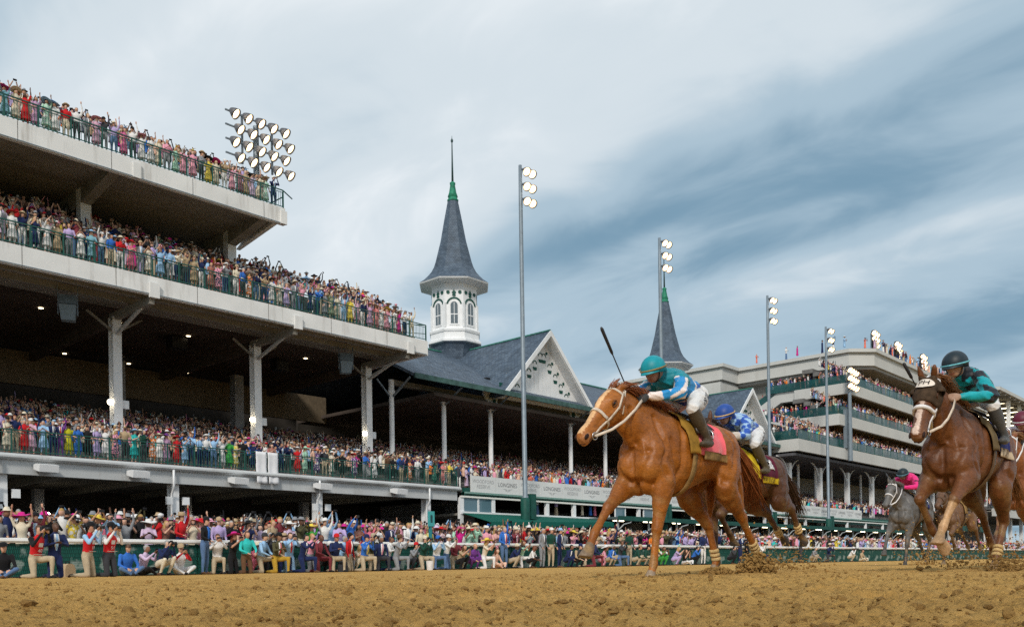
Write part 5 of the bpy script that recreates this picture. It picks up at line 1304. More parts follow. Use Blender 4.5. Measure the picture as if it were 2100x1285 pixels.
P2 = dict(poll=(.90, .02, 1.82), nose=(1.36, .06, 1.34), FL=[(.50, .17, .95), (.86, .15, .72), (.60, .14, .48), (.46, .14, .34)], FR=[(.53, -.17, .95), (.50, -.14, .47), (.44, -.13, .14), (.50, -.13, -.02)],
          HL=[(-.60, .19, .98), (-1.08, .16, .86), (-1.34, .15, .55), (-1.52, .15, .40)], HR=[(-.58, -.19, .95), (-1.0, -.15, .80), (-1.30, -.12, .52), (-1.48, -.12, .43)], fwHL=(.5, 0, -.8), fwHR=(.3, 0, -.9), wraps=('HL', 'HR'))
bay = dict(body=(.085, .032, .013), points=(.022, .012, .010), hair=(.05, .025, .015), muzzle=(.05, .03, .02), hoof=(.06, .05, .045))
h2 = build_horse('racehorse', P2, 'dark bay racehorse with yellow saddle cloth galloping just behind the chestnut', bay, (10.6, 5.6, 0))
j2 = J_pose()
tack(h2, (j2['haL'], j2['haR']), dict(leather=BROWN_LEATHER, cloth=mat('plum_cloth', rgb(.10, .012, .03), .8, .2, var=.2), pad=YELLOW, girth=BROWN_LEATHER, trim=YELLOW, feet=(j2['anL'], j2['anR']), long=True))
B2, W2 = np.array((.018, .085, .42)), np.array((.34, .52, .72))
def chk(V, t, q=None):
    C = np.tile(B2, (len(V), 1)); C[((np.floor(V[:, 0] / .10) + np.floor(V[:, 2] / .075) + np.floor((V[:, 1] + 5) / .12)) % 2 == 0)] = W2; return C
def slv2(V, t, q):
    C = chk(V, t); C[t > 1.3] = (.55, .48, .42); return C
k2 = build_jockey('jockey', j2, 'jockey in royal blue cap and blue checked silks on the dark bay', dict(helmet=rgb(.015, .065, .30), band=rgb(.55, .36, .16), torso=chk, sleeve=slv2, boot=(.075, .055, .025), glove=(.30, .22, .17)), (10.6, 5.6, 0))
decal_text(k2, 'NPRATEZ', .07, (-.13, .2, 1.76), (-.80, .0, .50), (.50, 0, .80), DARKTXT, 'breeches_lettering', .004)
P3 = dict(forelock=False, ear=.5, poll=(1.06, -.03, 1.78), nose=(1.36, -.06, 1.22), FL=[(.57, .17, .95), (.94, .13, .69), (1.08, .07, .43), (1.16, .04, .27)], FR=[(.57, -.17, .96), (.92, -.18, .71), (.66, -.15, .42), (.50, -.08, .24)],
          HL=[(-.40, .19, .90), (-.66, .16, .52), (-.46, .13, .16), (-.36, .13, -.01)], HR=[(-.60, -.19, .92), (-1.05, -.15, .62), (-1.26, -.12, .30), (-1.42, -.12, .18)], fwFL=(.85, 0, .1), fwFR=(.1, 0, -1), fwHR=(.4, 0, -.8), wraps=('HL',))
chest3 = dict(body=(.130, .044, .012), hair=(.20, .085, .03), blaze=(.30, .96, .024, (.60, .45, .37)), muzzle=(.22, .12, .07), hoof=(.40, .25, .13), socks=('FL',), sock=(.50, .30, .15))
h3 = build_horse('racehorse', P3, 'brown racehorse in dark blinker hood charging head-on near the right edge', chest3, (9.80, 2.67, 0))
j3 = J_pose(elL=(.52, .36, 1.66), haL=(.80, .12, 1.66), head=(.47, .02, 2.02), look=(.95, -.15, -.28))
tack(h3, (j3['haL'], j3['haR']), dict(leather=WHITEC, rein=WHITE_LEATHER, fluffy=True, cloth=NAVY, pad=mat('olive_pad', rgb(.14, .10, .05), .8, .2, var=.3), girth=BROWN_LEATHER, trim=mat('cream_cloth', rgb(.52, .42, .30), .8, .2, var=.15), feet=(j3['anL'], j3['anR']), long=True))
T3, K3 = np.array((.0, .32, .37)), np.array((.008, .012, .02))
def str3(V, t, q=None):
    C = np.tile(T3, (len(V), 1)); C[(np.floor((V[:, 0] + .4 * V[:, 2]) / .075) % 2 == 0) & (np.floor((V[:, 1] + 5) / .09) % 2 == 0)] = K3; return C
def slv3(V, t, q):
    C = np.tile(T3, (len(V), 1)); C[(np.floor((V[:, 0] * .9 + V[:, 2] * .35) / .065) % 2 == 0) & (t < 1.3)] = K3; return C
k3 = build_jockey('jockey', j3, 'jockey in black helmet with teal and black barred silks on the hooded horse', dict(helmet=rgb(.010, .022, .032), band=rgb(.14, .42, .48), torso=str3, sleeve=slv3, boot=(.06, .06, .06), glove=(.36, .22, .15), skin=(.50, .26, .15)), (9.80, 2.67, 0),
                  whip=((.74, -.16, 1.62), (.95, -.30, 2.02)))
P4 = dict(poll=(1.04, -.02, 1.74), nose=(1.38, -.05, 1.24), FL=[(.53, .17, .95), (.66, .14, .46), (.72, .13, .13), (.80, .13, -.03)], FR=[(.58, -.17, .95), (.98, -.15, .68), (1.16, -.145, .42), (1.25, -.14, .22)],
          HL=[(-.50, .19, .92), (-.80, .16, .55), (-.66, .14, .20), (-.58, .14, .02)], HR=[(-.55, -.19, .92), (-1.0, -.15, .6), (-1.2, -.12, .28), (-1.34, -.12, .12)], fwFR=(.85, 0, .1))
grey = dict(body=(.105, .098, .092), points=(.055, .05, .048), hair=(.16, .15, .14), muzzle=(.10, .09, .085), hoof=(.09, .08, .07))
h4 = build_horse('racehorse', P4, 'grey racehorse with white bridle under the rider in pink', grey, (20.7, 6.85, 0), .017)
j4 = J_pose()
tack(h4, (j4['haL'], j4['haR']), dict(leather=WHITEC, cloth=NAVY, pad=MUDDY, girth=BROWN_LEATHER, feet=(j4['anL'], j4['anR'])))
PK = (.72, .02, .19)
def slv4(V, t, q):
    C = np.tile(np.array(PK), (len(V), 1)); C[(t > .5) & (t < .62)] = (.02, .015, .02); return C
k4 = build_jockey('jockey', j4, 'jockey in hot pink silks and black helmet on the grey', dict(helmet=rgb(.008, .02, .025), band=rgb(.10, .22, .28), torso=const(PK), sleeve=slv4, boot=(.03, .03, .03), skin=(.30, .15, .09)), (20.7, 6.85, 0), voxel=.015, whip=((.66, -.12, 1.72), (-.1, -.55, 2.1)))
chest5 = dict(body=(.22, .075, .025), hair=(.30, .15, .06), points=(.06, .03, .02), muzzle=(.12, .06, .03), hoof=(.10, .08, .06))
h5 = build_horse('racehorse', dict(P1, wraps=()), 'brown racehorse half hidden behind the hooded horse, cut by the right edge', chest5, (14.15, 3.05, 0), .015)
j5 = J_pose()
tack(h5, (j5['haL'], j5['haR']), dict(leather=WHITEC, cloth=NAVY, pad=MUDDY, girth=BROWN_LEATHER, feet=(j5['anL'], j5['anR'])))
def mar(V, t, q=None):
    C = np.tile(np.array((.16, .008, .04)), (len(V), 1)); C[np.floor((V[:, 2] + V[:, 0] * .5) / .085) % 3 == 0] = (.65, .55, .58); return C
build_jockey('jockey', j5, 'jockey in maroon silks with white hoops cut by the right edge', dict(helmet=rgb(.12, .01, .03), band=rgb(.5, .5, .5), torso=mar, sleeve=lambda V, t, q: mar(V, t), boot=(.03, .03, .03)), (14.15, 3.05, 0), voxel=.015)
h6 = build_horse('racehorse', dict(P2, poll=(1.05, .02, 1.66), nose=(1.50, .06, 1.30), wraps=()), 'mud-splashed brown racehorse running close behind the grey', dict(body=(.14, .07, .035), hair=(.08, .05, .03), points=(.05, .03, .02), muzzle=(.10, .06, .04)), (22.9, 6.55, 0), .018)
j6 = J_pose()
tack(h6, (j6['haL'], j6['haR']), dict(leather=BROWN_LEATHER, cloth=MUDDY, pad=MUDDY, girth=BROWN_LEATHER, feet=(j6['anL'], j6['anR'])))
build_jockey('jockey', j6, 'mud-splashed jockey in olive silks behind the rider in pink', dict(helmet=rgb(.05, .05, .03), band=rgb(.2, .2, .1), torso=const((.11, .10, .05)), sleeve=lambda V, t, q: const((.11, .10, .05))(V, t), boot=(.05, .04, .03)), (22.9, 6.55, 0), voxel=.015)
# blinker hood of the head-on horse, with its white oval and letters
def blinker_hood(fr):
    poll, hd, Lh, ha, wa, root = [fr[k] for k in ('poll', 'hd', 'Lh', 'ha', 'wa', 'root')]
    rows = []
    for i in range(13):
        f = .00 + .42 * i / 12
        row = []
        for j in range(25):
            q = R(-18 + 216 * j / 24)
            c = poll + hd * Lh * f - ha * .045
            d = wa * math.cos(q) + ha * math.sin(q)
            h = fr['bvh'].ray_cast(Vector(c + d * .3), Vector(-d))
            row.append((np.array(h[0]) if h[0] is not None else c + d * .1) + d * .008)
        rows.append(row)
    b = MB(); b.rings(rows, closed=False, cap=False)
    o = b.build('blinker_hood', mat('hood_mesh', rgb(.055, .034, .02), .85, .2, var=.4, vscale=25, bump=.4, bscale=120), root, True)
    md = o.modifiers.new('thick', 'SOLIDIFY'); md.thickness = .005; md.offset = 1
    for s in (1, -1):
        c = on_skin(fr, poll + hd * Lh * .22 + wa * .3 * s + ha * .005, -wa * s, .0)
        b = MB(); rg = []
        for k in range(6):
            th = R(90) * k / 5
            rg.append([c + wa * s * (.052 * math.sin(th) + .002) + (hd * math.cos(q) * .055 + ha * math.sin(q) * .05) * math.cos(th) - hd * .012 for q in [R(60 + 24 * j) for j in range(11)]])
        b.rings(rg, closed=False, cap=False); cup = b.build('blinker_cup', mat('hood_mesh', None), root, True)
        md = cup.modifiers.new('thick', 'SOLIDIFY'); md.thickness = .006
    c0 = poll + hd * Lh * .145
    b = MB(); rg = []
    for rr_ in (.0001, .5, 1.0):
        ring = []
        for j in range(32):
            q = 2 * math.pi * j / 32
            p = c0 + wa * math.cos(q) * .085 * rr_ + hd * math.sin(q) * .052 * rr_
            h = fr['bvh'].ray_cast(Vector(p + ha * .3), Vector(-ha))
            ring.append((np.array(h[0]) if h[0] is not None else p) + ha * (.030 + .012 * abs(math.cos(q)) * rr_))
        rg.append(ring)
    b.rings(rg, cap=False); b.build('hood_badge', mat('badge_white', rgb(.70, .62, .54), .8, .2, var=.1), root, True)
    decal_text(fr, 'PH', .075, c0, wa, -hd, mat('badge_black', rgb(.015, .012, .012), .8, .2), 'badge_lettering', .040, 1.15)
blinker_hood(h3)
def cloth_letters(fr, text, size, x, ang, m, off):
    """lettering round the left lower edge of a saddle cloth"""
    d = np.array((0, math.cos(R(ang)), math.sin(R(ang))))
    c = np.array((x, 0, 1.22)) + d * .32
    decal_text(fr, text, size, c, (-1, 0, 0), np.cross(d, (-1.0, 0, 0)) if False else (0, -math.sin(R(ang)), math.cos(R(ang))), m, 'cloth_lettering', off)
cloth_letters(h3, 'TURFIST', .10, -.22, -6, BRTXT, .034)
cloth_letters(h2, 'KALO CURLIN', .075, -.22, -6, BRTXT, .034)
# number panel on the second horse's cloth
cloth_patch(h2, [-.38, -.32, -.26, -.20], 22, 48, 'number_panel', WHITEC, .026, 8)
cloth_letters(h2, '15', .10, -.29, 33, DARKTXT, .038)
cloth_patch(h1, [-.36, -.31, -.26], 52, 66, 'number_panel', DARKTXT, .026, 8)
cloth_patch(h1, [-.14, -.09, -.05], 16, 26, 'label_patch', WHITEC, .028, 6)
# ------------------------------------------------------------------ people: bodies
REG = ['skin', 'hair', 'torso', 'sleeve', 'bottom', 'shoe']
def person_body(name, J, female=False, skirt=0.0, hair='short', voxel=.024, fist_=True):
    """J: joints (x to the person's left, -y forward, z up). One continuous skin with material slots per REG."""
    A = {k: np.array(v, float) for k, v in J.items()}
    B = Body(); X = np.array((1.0, 0, 0))
    pel, che, nec, hea = A['pelvis'], A['chest'], A['neck'], A['head']
    d1 = che - pel; ud = unit(d1); hx = unit(A.get('hips', X)); dep = np.cross(ud, hx)
    def sec(p, w, h): return (p, w, h, hx, dep)
    wz = .92 if female else 1.0
    B.ell_loft([sec(pel - ud * .10, .13, .10), sec(pel - ud * .03, .165 * (1.02 if female else .97), .12), sec(pel + ud * .06, .15 * wz, .11)], 'bottom')
    B.ell_loft([sec(pel + ud * .02, .150 * wz, .112), sec(pel + d1 * .4, (.125 if female else .148), .10), sec(pel + d1 * .78, .165 * wz, .122), sec(che, .185 * wz, .115), sec(che + (nec - che) * .45, .15 * wz, .085), sec(che + (nec - che) * .85, .07, .06)], 'torso')
    B.bone(nec - unit(hea - nec) * .05, hea, [(0, .052, .055), (1, .05, .052)], 'skin', side=X)
    fd = unit(A['look']); fu = unit(np.array((0, 0, 1.0)) - fd * fd[2]); fl = np.cross(fu, fd); rot = np.column_stack((fl, fd, fu))
    B.ball(hea, (.072, .092, .108), 'skin', rot=rot); B.ball(hea + fd * .035 - fu * .06, (.052, .052, .048), 'skin', rot=rot)
    B.bone(hea + fd * .085 + fu * .012, hea + fd * .112 - fu * .03, [(0, .010, .010), (1, .016, .014)], 'skin', side=fl, n=8)
    B.ball(hea + fu * .028 - fd * .022, (.079, .090, .092), 'hair', rot=rot)
    if hair == 'long':
        B.bone(hea - fd * .06 + fu * .03, nec - fd * .085 - fu * .12, [(0, .07, .05), (.4, .10, .055), (.8, .115, .05), (1, .07, .03)], 'hair', side=fl)
        for s in (1, -1): B.bone(hea + fl * .07 * s - fu * .0, nec + fl * .095 * s - fu * .10 - fd * .01, [(0, .025, .03), (.5, .034, .04), (1, .018, .02)], 'hair', side=fl)
    for n_, s in (('L', 1), ('R', -1)):
        sh, el, ha_ = A['sh' + n_], A['el' + n_], A['ha' + n_]
        B.ball(sh, .064 * wz, 'sleeve'); B.bone(sh, el, [(0, .058 * wz, .06 * wz), (.5, .052 * wz, .054 * wz), (1, .042, .044)], 'sleeve', side=X)
        B.ball(el, .043, 'sleeve' if not female else 'skin'); B.bone(el, ha_, [(0, .041, .043), (.5, .036, .038), (.9, .027, .029), (1, .026, .028)], 'sleeve' if not female else 'skin', side=X)
        d = unit(ha_ - el); q = unit(np.cross(d, X)); q = q if np.linalg.norm(q) > .1 else np.array((0, 0, 1.0)); w_ = np.cross(d, q)
        B.bone(ha_, ha_ + d * .085, [(0, .030, .022), (.6, .043, .020), (1, .040, .018)], 'skin', side=w_)
        for i in range(4): B.bone(ha_ + d * .075 + w_ * (.03 - .02 * i), ha_ + d * (.135 + .012 * (i in (1, 2))) + w_ * (.034 - .0225 * i) - q * .012, [(0, .011, .011), (1, .009, .009)], 'skin', side=w_, n=6)
        B.bone(ha_ + d * .025 + w_ * .03, ha_ + d * .075 + w_ * .068, [(0, .014, .014), (1, .010, .010)], 'skin', side=q, n=6)
        hp, kn, an, to = A['hip' + n_], A['kn' + n_], A['an' + n_], A['to' + n_]
        leg = 'skin' if skirt else 'bottom'
        B.bone(hp, kn, [(0, .088, .095), (.4, .080, .086), (1, .058, .062)], 'bottom' if not skirt else leg, side=X); B.ball(kn, .060, leg)
        B.bone(kn, an, [(0, .056, .06), (.3, .055, .062), (.75, .04, .045), (1, .038, .042)], leg, side=X)
        B.bone(an + unit(an - kn) * .03 - unit(to - an) * .05, to, [(0, .036, .034), (.5, .044, .036), (.85, .044, .028), (1, .025, .02)], 'shoe', side=X); B.ball(an + unit(an - kn) * .03, .042, 'shoe')
    if skirt:
        B.ell_loft([((0, 0, pel[2] + .06) + pel * np.array((1, 1, 0)), .15, .12, X, np.array((0, 1.0, 0))), ((0, 0, pel[2] - .1) + pel * np.array((1, 1, 0)), .19, .15, X, np.array((0, 1.0, 0))), ((0, 0, pel[2] - skirt) + pel * np.array((1, 1, 0)), .25, .21, X, np.array((0, 1.0, 0)))], 'bottom', 16)
    me = B.skin(name, voxel, 2)
    V = verts_of(me).astype(float)
    C = np.empty(len(me.polygons) * 3, np.float32); me.polygons.foreach_get('center', C); C = C.reshape(-1, 3).astype(float)
    idx, names = B.regions(C)
    mp_ = np.array([REG.index(n) for n in names])
    mi = mp_[idx]
    # the face in front of the hair
    rel = C - hea; f_ = rel @ fd; u_ = rel @ fu
    near = np.linalg.norm(rel, axis=1) < .16
    mi[near & (mi == 1) & (f_ > .052) & (u_ < .045)] = 0
    mi[near & (mi == 0) & ((u_ > .055) | ((f_ < .0) & (u_ > -.045))) & (np.linalg.norm(rel, axis=1) < .14)] = 1
    if hair == 'bald': mi[mi == 1] = 0
    me.polygons.foreach_set('material_index', mi.astype(np.int32))
    for r in REG: me.materials.append(None)
    me['head'] = [float(x) for x in hea]; me['look'] = [float(x) for x in fd]
    return me
def stand_pose(arms='down', lean=0.0, h=1.0):
    J = dict(pelvis=(0, 0, .98), chest=(0, -.02 - lean, 1.36), neck=(0, -.03 - lean, 1.52), head=(0, -.05 - lean, 1.64), look=(0, -1, -.05), shL=(.185, -.02 - lean, 1.42), shR=(-.185, -.02 - lean, 1.42),
             hipL=(.09, 0, .93), hipR=(-.09, 0, .93), knL=(.10, -.03, .50), knR=(-.10, -.01, .50), anL=(.11, .01, .09), anR=(-.11, .02, .09), toL=(.13, -.16, .035), toR=(-.13, -.15, .035))
    y = -.02 - lean
    P = dict(down=((.24, y + .02, 1.14), (.22, y - .12, .92), (-.24, y + .02, 1.14), (-.22, y - .12, .92)), rail=((.27, y - .02, 1.17), (.20, y - .26, 1.08), (-.27, y - .02, 1.17), (-.20, y - .26, 1.08)),
             phone=((.24, y - .17, 1.30), (.06, y - .30, 1.55), (-.24, y - .17, 1.30), (-.06, y - .30, 1.55)), clap=((.24, y - .12, 1.18), (.05, y - .30, 1.30), (-.24, y - .12, 1.18), (-.05, y - .30, 1.30)),
             wave=((.25, y - .04, 1.66), (.20, y - .08, 1.92), (-.26, y - .05, 1.17), (-.16, y - .24, 1.10)), cheer=((.27, y - .05, 1.66), (.26, y - .10, 1.92), (-.27, y - .05, 1.66), (-.24, y - .12, 1.92)),
             high=((.22, y - .14, 1.62), (.08, y - .24, 1.84), (-.22, y - .14, 1.62), (-.08, y - .24, 1.84)), hip=((.30, y + .05, 1.17), (.18, y - .05, 1.0), (-.27, y - .02, 1.16), (-.14, y - .22, 1.05)))[arms]
    J['elL'], J['haL'], J['elR'], J['haR'] = P
    if arms == 'rail': J['look'] = (0, -1, -.12)
    return J
def low_pose(kind, arms='rest'):
    """kneel (one knee up), upright (both knees down), sit, squat"""
    if kind == 'kneel':
        J = dict(pelvis=(0, .05, .50), chest=(0, -.06, .88), neck=(0, -.09, 1.04), head=(0, -.12, 1.16), hipL=(.09, .03, .46), hipR=(-.09, .03, .46), knL=(.13, -.38, .48), anL=(.13, -.36, .08), toL=(.14, -.52, .035), knR=(-.13, -.08, .07), anR=(-.13, .34, .07), toR=(-.13, .44, .03))
    elif kind == 'upright':
        J = dict(pelvis=(0, .04, .56), chest=(0, -.03, .95), neck=(0, -.05, 1.11), head=(0, -.08, 1.23), hipL=(.09, .03, .52), hipR=(-.09, .03, .52), knL=(.12, -.05, .07), anL=(.12, .37, .07), toL=(.12, .48, .03), knR=(-.12, -.05, .07), anR=(-.12, .37, .07), toR=(-.12, .48, .03))
    elif kind == 'squat':
        J = dict(pelvis=(0, .14, .34), chest=(0, -.08, .66), neck=(0, -.14, .80), head=(0, -.19, .92), hipL=(.09, .12, .32), hipR=(-.09, .12, .32), knL=(.17, -.26, .50), anL=(.14, -.06, .09), toL=(.16, -.22, .035), knR=(-.17, -.26, .46), anR=(-.14, -.04, .09), toR=(-.16, -.2, .035))
    else:
        J = dict(pelvis=(0, .12, .14), chest=(0, .02, .52), neck=(0, -.02, .67), head=(0, -.06, .79), hipL=(.09, .10, .12), hipR=(-.09, .10, .12), knL=(.30, -.28, .24), anL=(.02, -.42, .07), toL=(-.08, -.50, .04), knR=(-.30, -.28, .22), anR=(-.04, -.34, .06), toR=(.08, -.44, .04))
    c = np.array(J['chest']); J['look'] = (0, -1, -.04)
    J['shL'] = tuple(c + (.185, 0, .06)); J['shR'] = tuple(c + (-.185, 0, .06))
    if arms == 'camera': o = ((.24, -.14, -.10), (.08, -.26, .20), (-.24, -.14, -.10), (-.08, -.26, .20))
    elif arms == 'phone': o = ((.24, -.18, -.06), (.06, -.34, .14), (-.24, -.18, -.06), (-.06, -.34, .14))
    elif arms == 'chest': o = ((.26, -.08, -.16), (.06, -.22, -.10), (-.26, -.08, -.16), (-.06, -.22, -.10))
    elif arms == 'side': o = ((.27, .0, -.20), (.26, -.06, -.44), (-.27, .0, -.20), (-.26, -.06, -.44))
    else:
        kn = np.array(J['knL']) - c; o = ((.26, -.10, -.20), (.14, -.30, -.30), (-.26, -.08, -.20), (-.10, -.26, -.30))
    for k, v in zip(('elL', 'haL', 'elR', 'haR'), o): J[k] = tuple(c + v)
    return J
BODIES = {}
def body_mesh(key, *a, **k):
    if key not in BODIES: BODIES[key] = person_body('person_' + key.replace(':', '_'), *a, **k)
    return BODIES[key]
# palette -------------------------------------------------------------
CC = dict(white=(.72, .71, .70), cream=(.68, .60, .46), pink=(.74, .33, .42), magenta=(.60, .02, .24), red=(.55, .015, .02), coral=(.72, .18, .12), orange=(.78, .20, .02), yellow=(.76, .58, .08), chartreuse=(.48, .46, .02), green=(.05, .34, .06), mint=(.40, .66, .50), teal=(.01, .24, .26), turquoise=(.03, .48, .46),
          skyblue=(.30, .50, .74), blue=(.03, .14, .50), navy=(.012, .022, .085), lavender=(.46, .36, .62), purple=(.15, .04, .24), black=(.010, .010, .012), charcoal=(.04, .042, .05), grey=(.24, .25, .27), tan=(.42, .31, .19), khaki=(.44, .36, .25), brown=(.12, .06, .03), maroon=(.18, .03, .04), olive=(.07, .065, .03), peach=(.74, .46, .34), denim=(.09, .16, .30), mustard=(.42, .26, .03), darkgreen=(.008, .055, .038), lilac=(.58, .44, .60), rose=(.66, .16, .24))
SKINS = [(.58, .33, .23), (.52, .28, .19), (.62, .38, .28), (.44, .23, .15), (.26, .13, .08), (.12, .06, .04), (.55, .31, .20)]
HAIRS = dict(blonde=(.40, .25, .09), brown=(.085, .04, .018), black=(.012, .010, .009), grey=(.32, .31, .30), auburn=(.16, .05, .02))
def cloth(c):
    k = 'cloth_' + c
    return MATS[k] if k in MATS else mat(k, CC[c] + (1,), .85, .2, var=.12, vscale=7, sheen=.1, bump=.2, bscale=16)
def print_cloth(c):
    """patterned fabric: a second colour in blotches or stripes"""
    k = 'print_' + c
    if k in MATS: return MATS[k]
    m = mat(k, CC[c] + (1,), .85, .2)
    nt = m.node_tree; ns = nt.nodes; p = ns['Principled BSDF']; h = sum(map(ord, c))
    t = ns.new('ShaderNodeTexCoord')
    if h % 2:
        n = ns.new('ShaderNodeTexWave'); n.inputs['Scale'].default_value = 9; n.bands_direction = 'X' if h % 3 else 'Z'
    else:
        n = ns.new('ShaderNodeTexNoise'); n.inputs['Scale'].default_value = 11; n.inputs['Detail'].default_value = 2
    nt.links.new(t.outputs['Object'], n.inputs['Vector'])
    mr = ns.new('ShaderNodeMapRange'); mr.inputs['From Min'].default_value = .52; mr.inputs['From Max'].default_value = .56
    nt.links.new(n.outputs['Fac'], mr.inputs[0])
    x = ns.new('ShaderNodeMix'); x.data_type = 'RGBA'; nt.links.new(mr.outputs[0], x.inputs[0]); x.inputs[6].default_value = CC[c] + (1,)
    x.inputs[7].default_value = ((.72, .70, .68, 1), (.66, .30, .36, 1), (.02, .03, .09, 1), (.10, .30, .22, 1))[h % 4]
    nt.links.new(x.outputs[2], p.inputs['Base Color']); return m
SKM = [mat('skin_tone_%s' % w, s + (1,), .55, .35, var=.06, vscale=12) for w, s in zip('abcdefg', SKINS)]
HRM = {k: mat('hair_' + k, v + (1,), .5, .35, var=.3, vscale=25) for k, v in HAIRS.items()}
# hats ------------------------------------------------------------------
def hat_mesh(kind):
    m = MB()
    if kind == 'wide':
        n = 18; rings = []
        for r, z in ((.10, .0), (.12, .015), (.20, .022), (.27, .0), (.265, -.008), (.19, .010), (.09, -.01)): rings.append([(r * math.cos(q) * 1.0, r * math.sin(q), z + .035 * (r / .27) ** 2 * math.sin(2 * q + .6)) for q in [2 * math.pi * j / n for j in range(n)]])
        m.rings(rings, cap=False); m.lathe([(.105, -.01), (.10, .06), (.085, .10), (.04, .115), (.001, .116)], (0, 0, 0), 12, cap=False)
    elif kind == 'fedora':
        m.lathe([(.10, -.005), (.165, .0), (.175, .02), (.17, .022), (.10, .012), (.105, .03), (.095, .10), (.06, .115), (.03, .10), (.001, .10)], (0, 0, 0), 14, cap=False)
    elif kind == 'cap':
        m.lathe([(.098, -.02), (.10, .03), (.085, .075), (.05, .10), (.001, .106)], (0, 0, 0), 12, cap=False)
        m.add([(-.075, -.07, -.012), (.075, -.07, -.012), (.06, -.175, -.03), (-.06, -.175, -.03), (-.075, -.07, -.024), (.075, -.07, -.024), (.06, -.175, -.04), (-.06, -.175, -.04)], [(0, 1, 2, 3), (7, 6, 5, 4), (0, 3, 7, 4), (1, 5, 6, 2), (2, 6, 7, 3)])
    elif kind == 'fascinator':
        rr = random.Random(4); m.lathe([(.001, .0), (.075, .0), (.08, .012), (.001, .016)], (.04, .0, .04), 10)
        for i in range(9):
            a = rr.uniform(0, 6.28); L = rr.uniform(.10, .20)
            p0 = np.array((.04, 0, .05)); p2 = p0 + np.array((L * math.cos(a), L * math.sin(a), rr.uniform(.03, .14))); pm_ = (p0 + p2) / 2 + np.array((0, 0, .06)); sd_ = np.array((-math.sin(a), math.cos(a), 0)) * .03
            m.add([p0 - sd_ * .4, p0 + sd_ * .4, pm_ + sd_, pm_ - sd_, p2 + sd_ * .3, p2 - sd_ * .3], [(0, 1, 2, 3), (3, 2, 4, 5)])
    return m.mesh('hat_' + kind, [None], True)
HATS = {k: hat_mesh(k) for k in ('wide', 'fedora', 'cap', 'fascinator')}
HATN = dict(wide='wide hat', fedora='fedora', cap='cap', fascinator='headpiece')
def set_slots(o, mats_):
    for i, mm in enumerate(mats_):
        o.material_slots[i].link = 'OBJECT'; o.material_slots[i].material = mm
PEOPLE = []
def add_person(key, args, loc, rz, cols, label, group, hat=None, hatc='white', scale=1.0, cat='person', vest=None):
    me = body_mesh(key, *args[0], **args[1])
    o = bpy.data.objects.new('person', me); link(o)
    o.location = loc; o.rotation_euler = (0, 0, rz); o.scale = (scale,) * 3
    set_slots(o, cols); tag(o, label, cat, group)
    hea = np.array(me['head']); fd = np.array(me['look']); fu = unit(np.array((0, 0, 1.0)) - fd * fd[2])
    if hat:
        h = bpy.data.objects.new(dict(wide='wide_hat', fedora='brimmed_hat', cap='cap', fascinator='headpiece')[hat], HATS[hat]); link(h, o)
        h.location = tuple(hea + fu * (.062 if hat != 'fascinator' else .075) - fd * .012)
        h.rotation_euler = (-math.asin(np.clip(-fd[2], -1, 1)) * 1 + R(random.uniform(-8, 10)), R(random.uniform(-14, 14)), R(random.uniform(-25, 25)))
        set_slots(h, [cloth(hatc)])
    PEOPLE.append(o); return o
def add_camera(o, me, lens=.16):
    """a camera held at the face"""
    hea = np.array(me['head']); fd = np.array(me['look'])
    m = MB(); c = hea + fd * .15 + np.array((0, 0, .02))
    m.box(c[0] - .075, c[0] + .075, c[1] - .03, c[1] + .045, c[2] - .05, c[2] + .05)
    m.box(c[0] - .03, c[0] + .03, c[1] - .03, c[1] + .03, c[2] + .05, c[2] + .085)
    b = m.build('camera', BLACKM, o)
    m = MB(); m.tube([c + np.array((0, -.03, 0)), c + np.array((0, -.03 - lens * .6, 0)), c + np.array((0, -.03 - lens, 0))], [.035, .04, .045], 10); m.build('lens', BLACKM, b, True)
def add_phone(o, me, up=.0):
    hea = np.array(me['head']); A_ = np.array((hea[0], hea[1] - .30, hea[2] - .04 + up))
    m = MB(); m.box(A_[0] - .08, A_[0] + .08, A_[1] - .008, A_[1] + .006, A_[2] - .04, A_[2] + .04); m.build('phone', BLACKM, o)
def add_shirt_front(o, J, tie=None, shirt='white'):
    """shirt and tie showing in the opening of a jacket"""
    che = np.array(J['chest']); pel = np.array(J['pelvis']); nec = np.array(J['neck']); d = unit(pel - che)
    f = unit(np.cross(d, np.array((1.0, 0, 0)))); f = f if f[1] < 0 else -f
    X = np.array((1.0, 0, 0)); m = MB()
    p = [nec + f * .065 - np.array((0, 0, .03)), che + f * .122, che + d * .13 + f * .122, che + d * .26 + f * .112]
    w = [.05, .062, .045, .012]
    m.rings([[q - X * a, q - X * a * .5 + f * .012, q + X * a * .5 + f * .012, q + X * a, q + X * a - f * .02, q - X * a - f * .02] for q, a in zip(p, w)]); m.build('shirt_front', cloth(shirt), o, True)
    if tie:
        m = MB(); m.rings([[q - X * a + f * .016, q + X * a + f * .016, q + X * a + f * .024, q - X * a + f * .024] for q, a in zip(p, (.014, .022, .026, .012))]); m.build('tie', cloth(tie), o)
